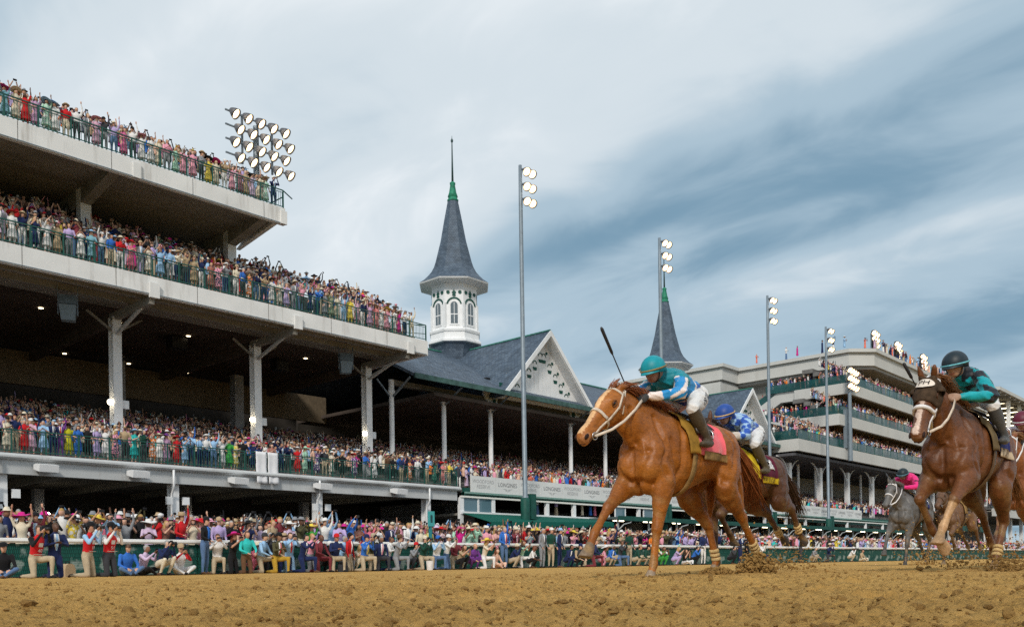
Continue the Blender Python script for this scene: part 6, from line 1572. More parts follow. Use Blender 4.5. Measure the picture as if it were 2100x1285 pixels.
def add_vest_marks(o, J, text):
    che = np.array(J['chest']); pel = np.array(J['pelvis']); d = unit(pel - che); f = unit(np.cross(d, np.array((1.0, 0, 0)))); f = f if f[1] < 0 else -f
    X = np.array((1.0, 0, 0)); m = MB()
    for z0, z1, w in ((.0, .10, .055), (.27, .285, .15)):
        a, b = che + d * z0 + f * .128, che + d * z1 + f * .124
        m.add([a - X * w, a + X * w, b + X * w, b - X * w], [(0, 1, 2, 3)])
    m.build('vest_print', cloth('white'), o)
    tm = text_mesh('vest_number', text, .12, cloth('white'), ext=.001); q = bpy.data.objects.new('vest_number', tm); link(q, o)
    c = che + d * .19 + f * .132; q.location = tuple(c); q.rotation_euler = Vector(tuple(f)).to_track_quat('Z', 'Y').to_euler()
# ------------------------------------------------------------------ media people kneeling along the rail
def px_t(x, s, y=1170):
    """position along the track of something seen at photo column x, standing on the line s"""
    a = ((x - 1050) + (1158 - y) * .0155) / 1830
    return s * (math.cos(CAM_TH) + math.sin(CAM_TH) * a) / (math.sin(CAM_TH) - math.cos(CAM_TH) * a)
CREW = [  # photo column, pose, arms, torso, sleeve, bottom, hair, hat, extras, description
    (8, 'sit', 'rest', 'black', 'black', 'denim', 'brown', ('cap', 'black'), '', 'man in black polo and jeans sitting against the rail at the left edge'),
    (75, 'kneel', 'camera', 'red', 'black', 'khaki', 'brown', None, 'cam vest40', 'kneeling photographer in red vest over black shirt and khaki trousers'),
    (113, 'upright', 'chest', 'navy', 'navy', 'navy', 'brown', None, 'suit:skyblue', 'kneeling man in navy suit with pale blue tie between red-vested photographers'),
    (182, 'upright', 'camera', 'red', 'skyblue', 'khaki', 'black', ('cap', 'black'), 'cam vest19', 'photographer in red vest over light blue shirt, kneeling'),
    (225, 'upright', 'camera', 'red', 'white', 'charcoal', 'black', ('cap', 'black'), 'cam vest51', 'photographer in red vest over white shirt and dark trousers, kneeling'),
    (262, 'sit', 'rest', 'blue', 'blue', 'denim', 'brown', None, '', 'man in bright blue polo and jeans sitting with head down'),
    (298, 'sit', 'phone', 'lilac', 'lilac', 'black', 'grey', None, 'ph', 'balding man in pale pink shirt sitting and holding up a phone'),
    (335, 'squat', 'camera', 'navy', 'navy', 'cream', 'grey', None, 'cam', 'grey-haired photographer in navy tee and pale trousers crouching'),
    (370, 'sit', 'phone', 'white', 'red', 'white', 'grey', ('cap', 'tan'), 'ph', 'man in white bib with red sleeves sitting with a phone'),
    (420, 'stand', 'hip', 'black', 'black', 'denim', 'black', ('cap', 'black'), 'suit:blue:blue', 'man in black blazer and faded jeans standing against the rail'),
    (478, 'upright', 'phone', 'black', 'black', 'black', 'auburn', ('wide', 'magenta'), 'f ph', 'woman in black dress and magenta hat kneeling with a phone'),
    (506, 'upright', 'rest', 'turquoise', 'turquoise', 'brown', 'brown', None, '', 'man in aqua polo and brown trousers kneeling upright'),
    (537, 'kneel', 'rest', 'skyblue', 'skyblue', 'khaki', 'brown', ('cap', 'charcoal'), '', 'man in light blue polo and dark cap kneeling on one knee'),
    (568, 'kneel', 'chest', 'olive', 'olive', 'mustard', 'brown', ('cap', 'black'), 'suit:red', 'man in olive jacket and mustard trousers kneeling'),
    (594, 'upright', 'phone', 'skyblue', 'skyblue', 'skyblue', 'brown', None, 'ph suit:red', 'man in pale blue suit holding up a phone'),
    (622, 'kneel', 'phone', 'navy', 'navy', 'navy', 'black', None, 'ph suit', 'bearded man in dark navy suit kneeling with a phone'),
    (655, 'kneel', 'rest', 'maroon', 'maroon', 'maroon', 'auburn', None, 'suit:black:maroon', 'man in maroon suit kneeling on one knee'),
    (688, 'kneel', 'chest', 'navy', 'navy', 'khaki', 'brown', ('cap', 'red'), '', 'man in navy polo and red cap kneeling'),
    (716, 'upright', 'side', 'red', 'red', 'khaki', 'brown', ('cap', 'black'), 'suit:black', 'man in red jacket and khaki trousers kneeling upright, looking up'),
    (748, 'kneel', 'camera', 'blue', 'blue', 'khaki', 'black', ('cap', 'navy'), 'suit:yellow', 'man in royal blue jacket with yellow tie kneeling'),
    (780, 'kneel', 'side', 'navy', 'navy', 'charcoal', 'grey', None, 'suit:pink', 'man in dark suit with pink tie kneeling'),
    (815, 'kneel', 'phone', 'grey', 'grey', 'grey', 'brown', ('fedora', 'brown'), 'ph suit:charcoal', 'man in grey suit kneeling beside the teal marker sign'),
    (868, 'kneel', 'camera', 'darkgreen', 'darkgreen', 'khaki', 'brown', ('cap', 'cream'), 'cam', 'photographer in dark green polo and cream cap kneeling'),
    (896, 'kneel', 'camera', 'white', 'skyblue', 'denim', 'black', ('cap', 'blue'), 'cam', 'photographer in white bib with blue sleeves and blue cap'),
    (917, 'upright', 'phone', 'white', 'white', 'denim', 'brown', ('cap', 'white'), 'ph', 'man in white bib and white cap, arm raised'),
    (946, 'squat', 'phone', 'tan', 'tan', 'black', 'brown', None, 'f ph', 'dark-haired woman in tan top crouching with a phone'),
    (970, 'squat', 'rest', 'purple', 'purple', 'purple', 'grey', None, 'bald', 'bald man in plum blazer crouching'),
    (994, 'kneel', 'phone', 'cream', 'cream', 'white', 'blonde', ('wide', 'yellow'), 'f ph', 'blonde woman in cream jacket and big yellow hat kneeling'),
    (1018, 'sit', 'rest', 'peach', 'peach', 'peach', 'auburn', ('fascinator', 'pink'), 'f', 'woman in pale peach outfit sitting low by the rail'),
    (1034, 'stand', 'hip', 'blue', 'blue', 'denim', 'grey', None, 'suit:red', 'grey-haired man in blue blazer and jeans standing over the peach-clad woman'),
    (1090, 'squat', 'rest', 'white', 'white', 'black', 'auburn', None, 'f', 'woman in white tee and black trousers squatting in front of the standing men'),
    (1112, 'stand', 'down', 'grey', 'grey', 'grey', 'grey', None, 'suit', 'man in grey suit standing beside a green polo'),
    (1130, 'stand', 'down', 'darkgreen', 'darkgreen', 'khaki', 'brown', ('cap', 'white'), '', 'standing man in dark green polo, white cap and khaki trousers'),
    (1147, 'stand', 'down', 'navy', 'navy', 'navy', 'brown', ('cap', 'skyblue'), 'suit', 'man in navy suit and pale cap standing behind the green polo'),
    (1166, 'squat', 'rest', 'navy', 'navy', 'navy', 'black', None, 'suit', 'dark-haired man in navy suit squatting near the raised hoof'),
    (1186, 'squat', 'rest', 'charcoal', 'tan', 'black', 'black', ('cap', 'navy'), '', 'person in charcoal vest and navy cap squatting'),
    (1218, 'kneel', 'rest', 'navy', 'navy', 'maroon', 'brown', None, '', 'person in navy top and wine trousers crouching behind the raised hoof'),
    (1252, 'squat', 'rest', 'blue', 'blue', 'khaki', 'grey', None, 'suit', 'grey-haired man in blue blazer crouching and leaning forward'),
    (1290, 'stand', 'down', 'darkgreen', 'darkgreen', 'khaki', 'brown', ('cap', 'tan'), '', 'man in green polo and tan cap standing by two seated green polos'),
    (1306, 'squat', 'rest', 'darkgreen', 'darkgreen', 'khaki', 'brown', ('cap', 'tan'), '', 'seated man in green polo, nearer the standing one'),
    (1324, 'squat', 'rest', 'darkgreen', 'darkgreen', 'khaki', 'black', ('cap', 'black'), '', 'seated man in green polo beside the chestnut foreleg'),
    (1358, 'squat', 'phone', 'green', 'white', 'green', 'brown', None, 'f ph', 'woman in green and white crouching behind the chestnut foreleg'),
    (1386, 'squat', 'phone', 'lavender', 'lavender', 'lavender', 'blonde', ('fascinator', 'mint'), 'f ph', 'blonde woman in lavender dress squatting'),
    (1406, 'sit', 'camera', 'black', 'black', 'white', 'brown', None, 'f cam', 'woman in black top sitting beside the lavender dress'),
    (1442, 'stand', 'rail', 'navy', 'navy', 'white', 'grey', None, '', 'man in navy shirt and white trousers leaning between the horse legs'),
    (1500, 'squat', 'camera', 'charcoal', 'charcoal', 'black', 'black', None, 'cam', 'crouching photographer in charcoal suit right of the bay foreleg'),
    (1518, 'stand', 'clap', 'navy', 'navy', 'navy', 'brown', None, 'suit:skyblue', 'man in blue suit standing right of the bay foreleg'),
    (1532, 'stand', 'down', 'black', 'black', 'black', 'black', None, 'suit', 'man in black suit standing next to the blue suit'),
    (1642, 'stand', 'camera2', 'black', 'black', 'charcoal', 'black', ('cap', 'black'), 'ph', 'photographer in black standing under the bay hind hooves'),
    (1668, 'squat', 'rest', 'grey', 'grey', 'khaki', 'grey', None, '', 'man in grey jacket crouching right of the photographer in black'),
    (1700, 'kneel', 'camera', 'navy', 'navy', 'charcoal', 'brown', ('fedora', 'cream'), 'cam', 'photographer in navy and pale hat kneeling further along'),
    (1745, 'squat', 'camera', 'white', 'white', 'khaki', 'brown', ('cap', 'white'), 'cam', 'person in white crouching near the grey horse'),
    (1768, 'sit', 'rest', 'tan', 'tan', 'cream', 'brown', None, '', 'person in tan sitting near the grey horse'),
    (446, 'kneel', 'phone', 'white', 'white', 'khaki', 'brown', None, 'ph', 'man in white shirt kneeling right of the black blazer'),
    (521, 'squat', 'phone', 'rose', 'rose', 'rose', 'brown', ('wide', 'cream'), 'f ph', 'woman in rose dress and cream hat squatting between two polos'),
    (553, 'upright', 'camera', 'charcoal', 'charcoal', 'charcoal', 'grey', None, 'cam', 'photographer in charcoal behind the light blue polo'),
    (582, 'kneel', 'rest', 'tan', 'tan', 'navy', 'brown', ('fedora', 'tan'), '', 'man in tan jacket and tan fedora kneeling'),
    (638, 'upright', 'phone', 'pink', 'pink', 'grey', 'blonde', None, 'ph', 'blond man in pink shirt left of the maroon suit'),
    (671, 'squat', 'camera', 'black', 'black', 'black', 'black', ('cap', 'white'), 'cam', 'photographer in black with white cap right of the maroon suit'),
    (702, 'kneel', 'rest', 'skyblue', 'skyblue', 'grey', 'grey', None, '', 'grey-haired man in sky-blue shirt left of the red jacket'),
    (732, 'squat', 'phone', 'cream', 'cream', 'cream', 'blonde', ('fascinator', 'red'), 'f ph', 'woman in cream with red headpiece right of the red jacket'),
    (764, 'upright', 'camera', 'olive', 'olive', 'khaki', 'brown', ('cap', 'khaki'), 'cam', 'photographer in olive shirt and khaki cap'),
    (797, 'kneel', 'chest', 'white', 'white', 'navy', 'brown', None, '', 'man in white shirt and navy trousers left of the grey suit'),
    (846, 'squat', 'camera', 'grey', 'grey', 'charcoal', 'black', ('cap', 'red'), 'cam', 'photographer in grey with red cap right of the marker sign'),
    (932, 'kneel', 'rest', 'maroon', 'maroon', 'khaki', 'grey', None, '', 'grey-haired man in maroon jersey kneeling left of the tan top'),
    (1052, 'squat', 'camera', 'navy', 'navy', 'khaki', 'brown', ('cap', 'cream'), 'cam', 'photographer in navy with cream cap right of the blue blazer'),
    (1070, 'kneel', 'phone', 'mint', 'mint', 'white', 'brown', None, 'f ph', 'woman in mint top and white trousers kneeling'),
    (1202, 'kneel', 'camera', 'red', 'white', 'khaki', 'black', None, 'cam', 'photographer in red bib with white sleeves near the raised hoof'),
    (1236, 'squat', 'rest', 'pink', 'pink', 'pink', 'auburn', ('wide', 'white'), 'f', 'woman in pink dress and white hat squatting near the raised hoof'),
    (1272, 'kneel', 'camera', 'charcoal', 'charcoal', 'denim', 'brown', None, 'cam', 'photographer in charcoal shirt left of the standing green polo'),
    (1342, 'kneel', 'rest', 'yellow', 'yellow', 'khaki', 'brown', ('cap', 'navy'), '', 'man in yellow shirt and navy cap by the chestnut foreleg'),
    (1424, 'squat', 'camera', 'blue', 'blue', 'black', 'black', None, 'cam', 'photographer in blue shirt crouching between chestnut fore and hind legs'),
    (1560, 'kneel', 'camera', 'white', 'white', 'navy', 'brown', ('cap', 'red'), 'cam', 'photographer in white with red cap behind the bay forelegs'),
]
for i, (x, pose, arms, c1, c2, c3, hr, hat, ex, lab) in enumerate(CREW):
    fem = ex.split(' ')[0] == 'f'
    s = 22.6 if 1 <= i <= 4 else 25.62 if i >= 53 else 25.25 + (.35 if pose == 'stand' else -.30 * (i % 2))
    if pose == 'stand': J = stand_pose('phone' if arms == 'camera2' else arms, .03)
    else: J = low_pose(pose, arms)
    if 'looking up' in lab: J['look'] = (0, -1, .45)
    if 'head down' in lab: J['look'] = (0, -1, -.8)
    hair = 'long' if fem else ('bald' if 'bald' in ex else 'short')
    key = f'{pose}:{arms}:{hair}' + ('u' if 'looking up' in lab else '') + ('d' if 'head down' in lab else '')
    skm = SKM[(i * 5 + 2) % 7] if i % 9 else SKM[0]
    t = px_t(x, s, 1150)
    rz = R(8) + R(((i * 37) % 56) - 28)
    o = add_person(key, ((J,), dict(female=fem, hair=hair, voxel=.02)), (t, s, -.005), rz, [skm, HRM[hr], cloth(c1), cloth(c2), cloth(c3), cloth('black' if i % 3 else 'brown')], lab, 'media people and guests in front of the rail', hat[0] if hat else None, hat[1] if hat else 'white', scale=1.0 if not fem else .95)
    me = BODIES[key]
    if 'cam' in ex.split(): add_camera(o, me)
    if 'ph' in ex.split(): add_phone(o, me)
    for q in ex.split():
        if q.startswith('vest'): add_vest_marks(o, J, q[4:])
        if q.startswith('suit'):
            pr = q.split(':'); add_shirt_front(o, J, pr[1] if len(pr) > 1 else 'navy', pr[2] if len(pr) > 2 else 'white')
# bags on the ground
for x, lab, c in ((139, 'beige camera bag standing on the dirt beside the navy suit', 'tan'), (703, 'black and lime backpack lying by the red jacket', 'charcoal'), (882, 'white bucket standing behind the green polo', 'white')):
    t = px_t(x, 25.0, 1165); r_ = empty('bucket' if 'bucket' in lab else 'camera_bag', (t, 25.0, 0), R(20), lab, 'bucket' if 'bucket' in lab else 'bag')
    m = MB()
    if 'bucket' in lab: m.lathe([(.12, 0), (.15, .36), (.16, .37), (.14, .36)], (0, 0, 0), 14)
    else: m.extrude([(-.16, 0), (.16, 0), (.17, .22), (.13, .33), (.05, .37), (-.06, .37), (-.14, .32), (-.17, .2)], lambda u, v, w: (u, w, v), -.10, .10)
    m.build('shell', cloth(c), r_)
    m = MB(); m.tube([(-.07, 0, .36), (-.05, 0, .43), (.05, 0, .43), (.07, 0, .36)], .012, 6); m.build('handle', cloth('black'), r_, True)
# ------------------------------------------------------------------ front-row spectators as individuals
ORD = 'first second third fourth fifth sixth seventh eighth ninth tenth eleventh twelfth thirteenth fourteenth fifteenth sixteenth seventeenth eighteenth nineteenth twentieth'.split()
GEST = dict(rail='leaning', phone='photographing', clap='clapping', wave='waving', cheer='cheering', high='phone raised', down='standing')
prng = random.Random(21)
TOPC_M = ['white', 'skyblue', 'navy', 'navy', 'charcoal', 'blue', 'grey', 'cream', 'pink', 'tan', 'white', 'black', 'red', 'mint', 'lavender', 'maroon', 'olive']
TOPC_F = ['pink', 'white', 'white', 'coral', 'red', 'cream', 'skyblue', 'skyblue', 'lavender', 'magenta', 'cream', 'black', 'rose', 'lilac', 'mint', 'navy', 'black', 'lilac', 'peach', 'white', 'tan', 'grey', 'pink', 'turquoise', 'yellow', 'green', 'orange']
SEEN = {}
def spectator(t, s, z, place, group, fem=None, col=None, pose=None, hat='?', hatc=None, vis='all'):
    fem = prng.random() < .55 if fem is None else fem
    pose = pose or prng.choice(['rail', 'rail', 'phone', 'phone', 'clap', 'wave', 'high', 'down', 'cheer'] if vis == 'all' else ['phone', 'phone', 'clap', 'down', 'wave', 'high', 'rail', 'phone', 'clap', 'cheer'])
    c1 = col or prng.choice(TOPC_F if fem else TOPC_M)
    c3 = c1 if fem else prng.choice(['khaki', 'navy', 'charcoal', 'grey', 'white', 'cream', 'denim', c1, c1])
    if hat == '?': hat = prng.choice(['wide', 'wide', 'fascinator', None] if fem else ['fedora', 'fedora', 'cap', None, None, None])
    hatc = hatc or prng.choice(['white', 'cream', 'pink', 'black', 'red', 'magenta', 'skyblue', 'yellow', c1] if fem else ['cream', 'tan', 'white', 'grey', 'black'])
    hr = prng.choice(list(HAIRS)); J = stand_pose(pose, .04)
    key = f"spect:{pose}:{'f' if fem else 'm'}"
    who = 'woman' if fem else 'man'
    gar = 'dress' if fem else ('suit' if c3 == c1 else 'top')
    cn_ = lambda c: dict(skyblue="sky-blue", darkgreen="dark-green").get(c, c)
    lab = f"{who} in {cn_(c1)} {gar}" + (f" and {cn_(hatc)} {HATN[hat]}" if hat else f" with {hr} hair") + f", {GEST[pose]}, {place}"
    SEEN.setdefault(lab, []).append(t)
    o = add_person(key, ((J,), dict(female=fem, skirt=.55 if fem else 0, hair='long' if fem else 'short', voxel=.027)), (t, s, z), R(-4 + prng.uniform(-28, 28)), [SKM[prng.choice([0, 0, 1, 2, 3, 6, 2, 4, 5])], HRM[hr]] + ([print_cloth(c1)] * 3 if fem and prng.random() < .35 else [cloth(c1), cloth(c1), cloth(c3)]) + [cloth('black')], lab, group, hat, hatc, (.93 if fem else 1.0) * prng.uniform(.96, 1.04))
    if pose == 'phone' and prng.random() < .8: add_phone(o, BODIES[key])
    if pose == 'high': add_phone(o, BODIES[key], .30)
    if not fem and gar == 'suit': add_shirt_front(o, J, prng.choice(['red', 'navy', 'pink', 'skyblue', None]))
    return o
L1 = [(15, 1, 'cream', 'cap', 'black'), (32, 0, 'navy', None, None), (50, 1, 'red', None, None), (66, 1, 'lilac', 'cap', 'white'), (91, 1, 'skyblue', None, None), (109, 0, 'navy', None, None), (126, 0, 'purple', None, None), (143, 1, 'chartreuse', 'wide', 'black'), (161, 1, 'blue', 'fascinator', 'white'), (182, 1, 'black', None, None), (199, 1, 'lavender', 'fascinator', 'cream'), (219, 1, 'white', None, None), (239, 1, 'pink', 'cap', 'cream'), (258, 0, 'tan', None, None), (276, 1, 'turquoise', 'wide', 'skyblue'), (296, 0, 'darkgreen', None, None), (314, 1, 'orange', None, None), (327, 1, 'white', 'wide', 'cream'), (342, 1, 'lavender', 'wide', 'purple'), (364, 1, 'red', 'wide', 'red'), (380, 1, 'skyblue', None, None), (394, 0, 'skyblue', None, None), (410, 0, 'skyblue', None, None), (424, 0, 'white', 'fedora', 'white'), (440, 0, 'skyblue', None, None), (456, 1, 'white', None, None), (472, 1, 'green', None, None), (485, 1, 'yellow', None, None), (500, 0, 'black', None, None), (519, 1, 'navy', 'wide', 'magenta'), (558, 1, 'red', None, None), (578, 0, 'navy', None, None), (592, 0, 'navy', None, None), (611, 1, 'red', 'wide', 'white'), (626, 1, 'mint', 'wide', 'mint'), (651, 1, 'purple', 'wide', 'orange'), (667, 0, 'charcoal', None, None), (681, 1, 'cream', 'wide', 'white'), (703, 1, 'black', None, None), (727, 1, 'purple', 'wide', 'red'), (751, 0, 'blue', 'fedora', 'tan'), (769, 1, 'white', 'wide', 'white'), (794, 0, 'brown', 'fedora', 'cream'), (806, 1, 'black', None, None), (823, 0, 'navy', 'fedora', 'white'), (842, 1, 'orange', None, None), (858, 0, 'white', 'fedora', 'cream'), (878, 0, 'skyblue', 'fedora', 'cream'), (893, 1, 'darkgreen', None, None), (909, 1, 'coral', 'wide', 'red'), (922, 0, 'yellow', 'cap', 'black')]
for x, f, c, h, hc in L1: spectator(px_t(x, 44.15, 900 + x * .07), 44.18 + prng.uniform(0, .12), Z1, 'at the lowest balcony rail', 'spectators at the lowest balcony rail', bool(f), c, None if prng.random() < .5 else prng.choice(['rail', 'clap']), h, hc)
t = 13.9
while t < E2 - .5:
    spectator(t, S0 + .42 + prng.uniform(0, .1), Z2 + .02, 'at the middle balcony rail', 'spectators at the middle balcony rail'); t += prng.uniform(.42, .58)
t = 13.9
while t < E3 - .4:
    spectator(t, S0 + .76 + prng.uniform(0, .1), Z3, 'at the top balcony rail', 'spectators at the top balcony rail'); t += prng.uniform(.40, .52)
t = 8.6; na = 0
while na < 86:
    spectator(t, 26.75 + prng.uniform(-.1, .25), apron_z(26.9) + prng.uniform(0, .08), 'behind the white rail', 'spectators behind the track rail', vis='top'); t += prng.uniform(.42, .60) * (1 + max(0, t - 30) * .006); na += 1
# make every label single out one person
cnt = {}
for o in PEOPLE: cnt.setdefault(o['label'], []).append(o)
rows = {}
for o in PEOPLE: rows.setdefault(o.get('group'), []).append(o)
for g, lst in rows.items(): lst.sort(key=lambda q: q.location.x)
def short_col(o): return o['label'].split(',')[0].split(' in ')[-1].split(' and ')[0].split(' with ')[0]
for lab, lst in cnt.items():
    if len(lst) > 1:
        for o in lst:
            r_ = rows[o['group']]; k = r_.index(o); nb2 = r_[k + 1] if k + 1 < len(r_) else r_[k - 1]
            base = o['label'].split(', '); o['label'] = base[0] + ' ' + base[-1] + ' next to ' + short_col(nb2)
cnt = {}
for o in PEOPLE: cnt.setdefault(o['label'], []).append(o)
for lab, lst in cnt.items():
    if len(lst) > 1:
        lst.sort(key=lambda q: q.location.x)
        for k, o in enumerate(lst): o['label'] = lab + ', ' + ['nearer left edge', 'nearer spires', 'third such'][min(k, 2)]
# ------------------------------------------------------------------ the rest of the crowd: one mass, real low figures
def lp_person(pose, fem, hat, legs, far):
    m = MB(); reg = []
    def put(fn, r):
        a = len(m.F); fn(); reg.extend([r] * (len(m.F) - a))
    def ringz(z, w, d, n=5, y=0): return [(w * math.cos(q), y + d * math.sin(q), z) for q in [2 * math.pi * j / n + .3 for j in range(n)]]
    nt_ = 4 if far else 5
    if legs and (fem or far): put(lambda: m.rings([ringz(.35 if fem else 0, .20, .17, nt_), ringz(1.02, .14, .11, nt_)], cap=False), 3)
    if legs and not far:
        for s in (-1, 1): put(lambda: m.rings([[(s * .1 + x, y, z) for x, y, z in ringz(z_, w, w, 4)] for z_, w in ((0, .05), (.95, .085))], cap=False), 5 if fem else 3)
    zb = .90 if legs else .85
    put(lambda: m.rings([ringz(zb, .16, .12, nt_), ringz(1.12, .13 if fem else .15, .10, nt_), ringz(1.38, .20, .12, nt_), ringz(1.55, .05, .05, nt_)] if not far else [ringz(zb, .16, .12, 4), ringz(1.38, .20, .12, 4), ringz(1.55, .05, .05, 4)], cap=False), 2)
    a0 = len(m.F); m.ellipsoid((0, -.02, 1.65), (.085, .10, .12), 5 if far else 7, 4 if far else 5)
    for f in m.F[a0:]:
        c = np.mean([np.array(m.V[i]) for i in f], axis=0); reg.append(1 if (c[2] > 1.70 or (c[1] > .0 and c[2] > 1.58)) else 0)
    if fem and not far: put(lambda: m.rings([ringz(1.66, .09, .06, 5, .03), ringz(1.38, .11, .04, 5, .08)], cap=False), 1)
    A = dict(phone=((.25, -.18, 1.28), (.06, -.30, 1.60)), clap=((.25, -.14, 1.18), (.05, -.32, 1.33)), down=((.25, .0, 1.15), (.22, -.14, .90)), wave=((.25, -.04, 1.66), (.20, -.08, 2.04)), high=((.22, -.14, 1.62), (.07, -.26, 1.95)))
    for s in (-1, 1):
        el, ha_ = A[pose if not (pose == 'wave' and s < 0) else 'down']
        if far and pose == 'down': continue
        el = (el[0] * s, el[1], el[2]); ha_ = (ha_[0] * s, ha_[1], ha_[2]); sh = (.19 * s, 0, 1.42)
        put(lambda: m.tube([sh, el], [.06, .048], 3, cap=False), 2); put(lambda: m.tube([el, ha_], [.045, .03], 3, cap=False), 0 if fem else 4)
    if pose in ('phone', 'high') and not far: z = 1.64 if pose == 'phone' else 1.98; put(lambda: m.box(-.08, .08, -.34, -.325, z - .045, z + .045), 6)
    nh = 6 if far else 8
    if hat == 'wide': put(lambda: m.rings([ringz(1.70, .26, .26, nh, -.01), ringz(1.735, .12, .12, nh, -.01), ringz(1.82, .07, .07, nh, -.01)], cap=False), 7)
    elif hat == 'fedora': put(lambda: m.rings([ringz(1.715, .165, .165, nh, -.01), ringz(1.73, .105, .105, nh, -.01), ringz(1.83, .06, .06, nh, -.01)], cap=False), 7)
    elif hat == 'puff': put(lambda: m.ellipsoid((.04, 0, 1.79), (.12, .10, .08), 5, 3), 7)
    F = []
    R_ = []
    for f, r in zip(m.F, reg):
        for k in range(1, len(f) - 1): F.append((f[0], f[k], f[k + 1])); R_.append(r)
    return np.array([tuple(v) for v in m.V], np.float32), np.array(F, np.int32), np.array(R_)
VAR = {}
for legs in (0, 1):
    for fem in (0, 1):
        for hat in (None, 'wide', 'fedora', 'puff'):
            if (fem and hat == 'fedora') or (not fem and hat in ('wide', 'puff')): continue
            for pose in ('phone', 'clap', 'down', 'wave', 'high'):
                for far in (0, 1): VAR[(pose, fem, hat, legs, far)] = lp_person(pose, fem, hat, legs, far)
crng = random.Random(5)
CF = [CC[c] for c in ['pink', 'pink', 'white', 'white', 'white', 'coral', 'red', 'cream', 'peach', 'skyblue', 'lavender', 'magenta', 'cream', 'peach', 'lilac', 'rose', 'lilac', 'mint', 'blue', 'black', 'black', 'peach', 'tan', 'cream', 'white', 'navy', 'turquoise', 'orange', 'yellow', 'lilac']]
CM = [CC[c] for c in ['white', 'white', 'skyblue', 'navy', 'navy', 'charcoal', 'blue', 'grey', 'cream', 'pink', 'tan', 'black', 'black', 'navy', 'white', 'lavender', 'maroon', 'olive', 'charcoal']]
SPOTS = []      # x, y, z, legs
def row(t0, t1, s, z, step, keep, legs=0, jz=.05):
    t = t0
    while t < t1:
        if crng.random() < keep: SPOTS.append((t + crng.uniform(-.1, .1), s + crng.uniform(-.18, .18), z + crng.uniform(-jz, jz), legs))
        t += step * crng.uniform(.8, 1.25)
for i in range(1, 22): row(9, 43.2, 44.3 + .85 * i + .4, Z1 + .20 * i, .56, .93)
for i in range(0, 21): row(43.6, 97, 44.3 + .85 * i + .4, Z1 - .1 + .205 * i, .60, .93, 1 if i == 0 else 0)
for i in range(0, 14): row(97, 172, 44.3 + .85 * i + .4, Z1 - .1 + .205 * i, .72, .9)
for i in range(1, 7): row(10, E2 - .4, 44.3 + .85 * i + .4, Z2 + .02 + .47 * i, .48, .96, 1 if i < 2 else 0)
for i in range(1, 4): row(10, E3 - .3, 44.55 + .85 * i + .4, Z3 + .40 * i, .46, .93)
for j, (dz) in enumerate(range(12)):
    y = 27.4 + j * 1.05; row(7.5, 60, y, apron_z(y), .50, .95, 0, .10); 
    if j < 8: row(60, 150, y, apron_z(y), .66, .93)
for k, (z, t0) in enumerate(LV):
    for i in range(5): row(t0 + .8, FE - 1, 44.6 + .85 * i, z + .05 + .50 * i, .42, .96, 1 if i == 0 else 0)
    for i in range(2):
        y = 45.5
        while y < 55: SPOTS.append((t0 + .55 + i * .6 + crng.uniform(-.1, .1), y, z + .1, 1)); y += crng.uniform(.5, .9)
row(119.5, FE, 43.9, 27.75, .8, .85, 1); row(119.5, FE, 44.8, 27.85, .8, .6, 1)
for q in range(14):
    u = q / 13; y = 52 + 10 * u; SPOTS.append((111.7, y, 22.3 if y < 53.5 else max(19.4, 22.3 - (y - 53.5) * .58), 1))
for y in (46.5, 48, 49.5, 53, 54.6, 59): SPOTS.append((116.4, y, 27.75, 1))
for z in (9, 16, 23):
    for i in range(6): row(176.5, 258, 44.7 + .9 * i, z + .42 * i, .8, .9)
for t in (51.0, 51.9, 53.2, 54.2, 57.5, 58.6, 59.2, 62.5, 67, 70.4, 75, 80): SPOTS.append((t, 44.7, 3.8, 1))
VV, FF, CL_ = [], [], []; off = 0
for (x, y, z, legs) in SPOTS:
    fem = crng.random() < .52
    hat = crng.choice(['wide', 'wide', 'puff', None, None] if fem else ['fedora', 'fedora', None, None, None])
    pose = crng.choice(['phone', 'phone', 'clap', 'down', 'wave', 'high', 'down', 'clap', 'down', 'clap'])
    V, F, Rg = VAR[(pose, int(fem), hat, legs, int(x > 46 or y > 54))]
    sc = (.94 if fem else 1.0) * crng.uniform(.95, 1.06); a = R(-6 + crng.uniform(-32, 32)); c_, s_ = math.cos(a), math.sin(a)
    W = np.empty_like(V); W[:, 0] = (V[:, 0] * c_ - V[:, 1] * s_) * sc + x; W[:, 1] = (V[:, 0] * s_ + V[:, 1] * c_) * sc + y; W[:, 2] = V[:, 2] * sc + z
    top = crng.choice(CF if fem else CM); bot = top if (fem or crng.random() < .5) else CC[crng.choice(['khaki', 'navy', 'charcoal', 'denim', 'white'])]
    sk = SKINS[crng.choice([0, 0, 1, 2, 2, 3, 6, 6, 4, 5])]; hr = crng.choice(list(HAIRS.values())); hc = crng.choice([CC['white'], CC['cream'], CC['tan'], CC['white'], CC['black'], CC['pink'], CC['red'], CC['magenta'], CC['skyblue'], top]) if fem else crng.choice([CC['cream'], CC['tan'], CC['white'], CC['grey'], CC['black']])
    slv = top if crng.random() < .7 else sk
    pal = np.array([sk, hr, top, bot, slv, sk, CC['black'], hc], np.float32)
    VV.append(W); FF.append(F + off); CL_.append(pal[Rg]); off += len(V)
V = np.concatenate(VV); F = np.concatenate(FF); Cc = np.concatenate(CL_)
me = bpy.data.meshes.new('crowd'); me.vertices.add(len(V)); me.vertices.foreach_set('co', V.ravel())
me.loops.add(F.size); me.loops.foreach_set('vertex_index', F.ravel().astype(np.int32)); me.polygons.add(len(F)); me.polygons.foreach_set('loop_start', np.arange(0, F.size, 3, dtype=np.int32))
me.polygons.foreach_set('use_smooth', np.ones(len(F), bool))
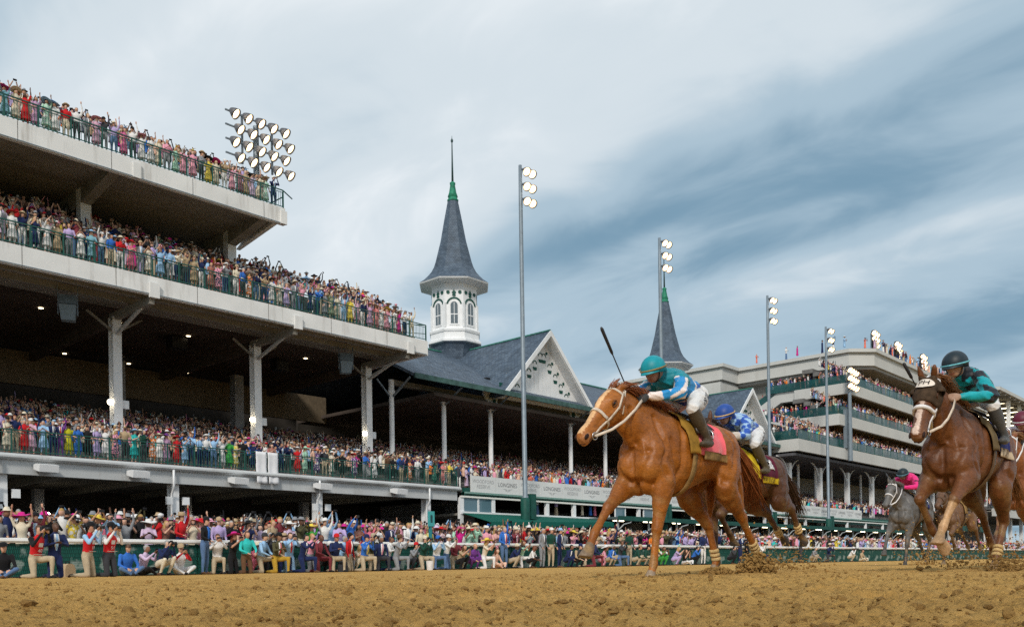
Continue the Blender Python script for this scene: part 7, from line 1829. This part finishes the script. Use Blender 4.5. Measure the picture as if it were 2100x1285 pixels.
at_ = me.color_attributes.new('Col', 'FLOAT_COLOR', 'CORNER'); C4 = np.ones((len(F), 3, 4), np.float32); C4[:, :, :3] = Cc[:, None, :]; at_.data.foreach_set('color', C4.ravel())
me.update(calc_edges=True); me.materials.append(mat('crowd_wear', None, .8, .25, attr='Col', var=.12, vscale=6))
tag(link(bpy.data.objects.new('crowd', me)), 'packed racegoers in hats and bright clothes filling stands and apron', kind='stuff')
print('CROWD', len(SPOTS), 'tris', len(F), 'people', len(PEOPLE))
# ------------------------------------------------------------------ dirt thrown up by the hooves
def burst(name, c, n, spread, up, size, label, seed, back=(.5, 0, 0)):
    g = np.random.default_rng(seed)
    d = g.normal(0, 1, (n, 3)); r = g.uniform(0, 1, n) ** .55
    d /= np.linalg.norm(d, axis=1)[:, None]
    P = d * r[:, None] * np.array(spread) + np.array(back) * (r ** 1.5)[:, None]
    P[:, 2] = np.abs(P[:, 2]) * up
    S = np.clip(g.lognormal(math.log(size), .6, n), size * .25, size * 3.2) * (1.15 - .55 * r)
    clods(name, P + np.array(c), S, label, squash=.95)
burst('kicked_dirt', (8.55, 4.42, .0), 1500, (.24, .22, .24), 1.0, .012, 'lump of dirt bursting up at the chestnut left hind hoof', 3, (.10, 0, .03))
burst('kicked_dirt', (8.28, 4.70, .0), 900, (.26, .18, .10), 1.0, .011, 'low mound of dirt thrown up by the chestnut right hind hoof', 4, (.05, 0, .0))
burst('kicked_dirt', (6.78, 4.50, .0), 260, (.20, .12, .035), 1.0, .008, 'dirt crumbling round the chestnut planted forefoot', 5, (0, 0, 0))
burst('kicked_dirt', (9.85, 2.40, .0), 420, (.34, .22, .16), 1.0, .009, 'dirt splashing behind the hooded horse hind hoof', 6, (.25, 0, .05))
burst('kicked_dirt', (10.9, 3.1, .02), 420, (1.1, .6, .42), 1.0, .007, 'loose specks of dirt flying behind the hooded horse', 7, (.4, 0, .2))
burst('kicked_dirt', (12.2, 5.7, .02), 420, (.9, .5, .32), 1.0, .008, 'clods flying behind the dark bay', 8, (.6, 0, .1))
burst('kicked_dirt', (20.2, 6.3, .02), 700, (1.8, 1.0, .9), 1.0, .012, 'clods flying about the grey and the horse behind it', 9, (.8, 0, .5))
burst('kicked_dirt', (15.5, 3.3, .02), 380, (1.3, .6, .5), 1.0, .010, 'dirt flying under the horse at the right edge', 10, (.6, 0, .2))
burst('kicked_dirt', (8.9, 4.45, .05), 500, (.75, .40, .45), 1.0, .006, 'fine crumbs spraying back from the chestnut hind legs', 11, (.5, 0, .25))
burst('kicked_dirt', (10.3, 2.55, .02), 500, (.8, .40, .30), 1.0, .0065, 'fine crumbs spraying behind the hooded horse', 12, (.5, 0, .15))
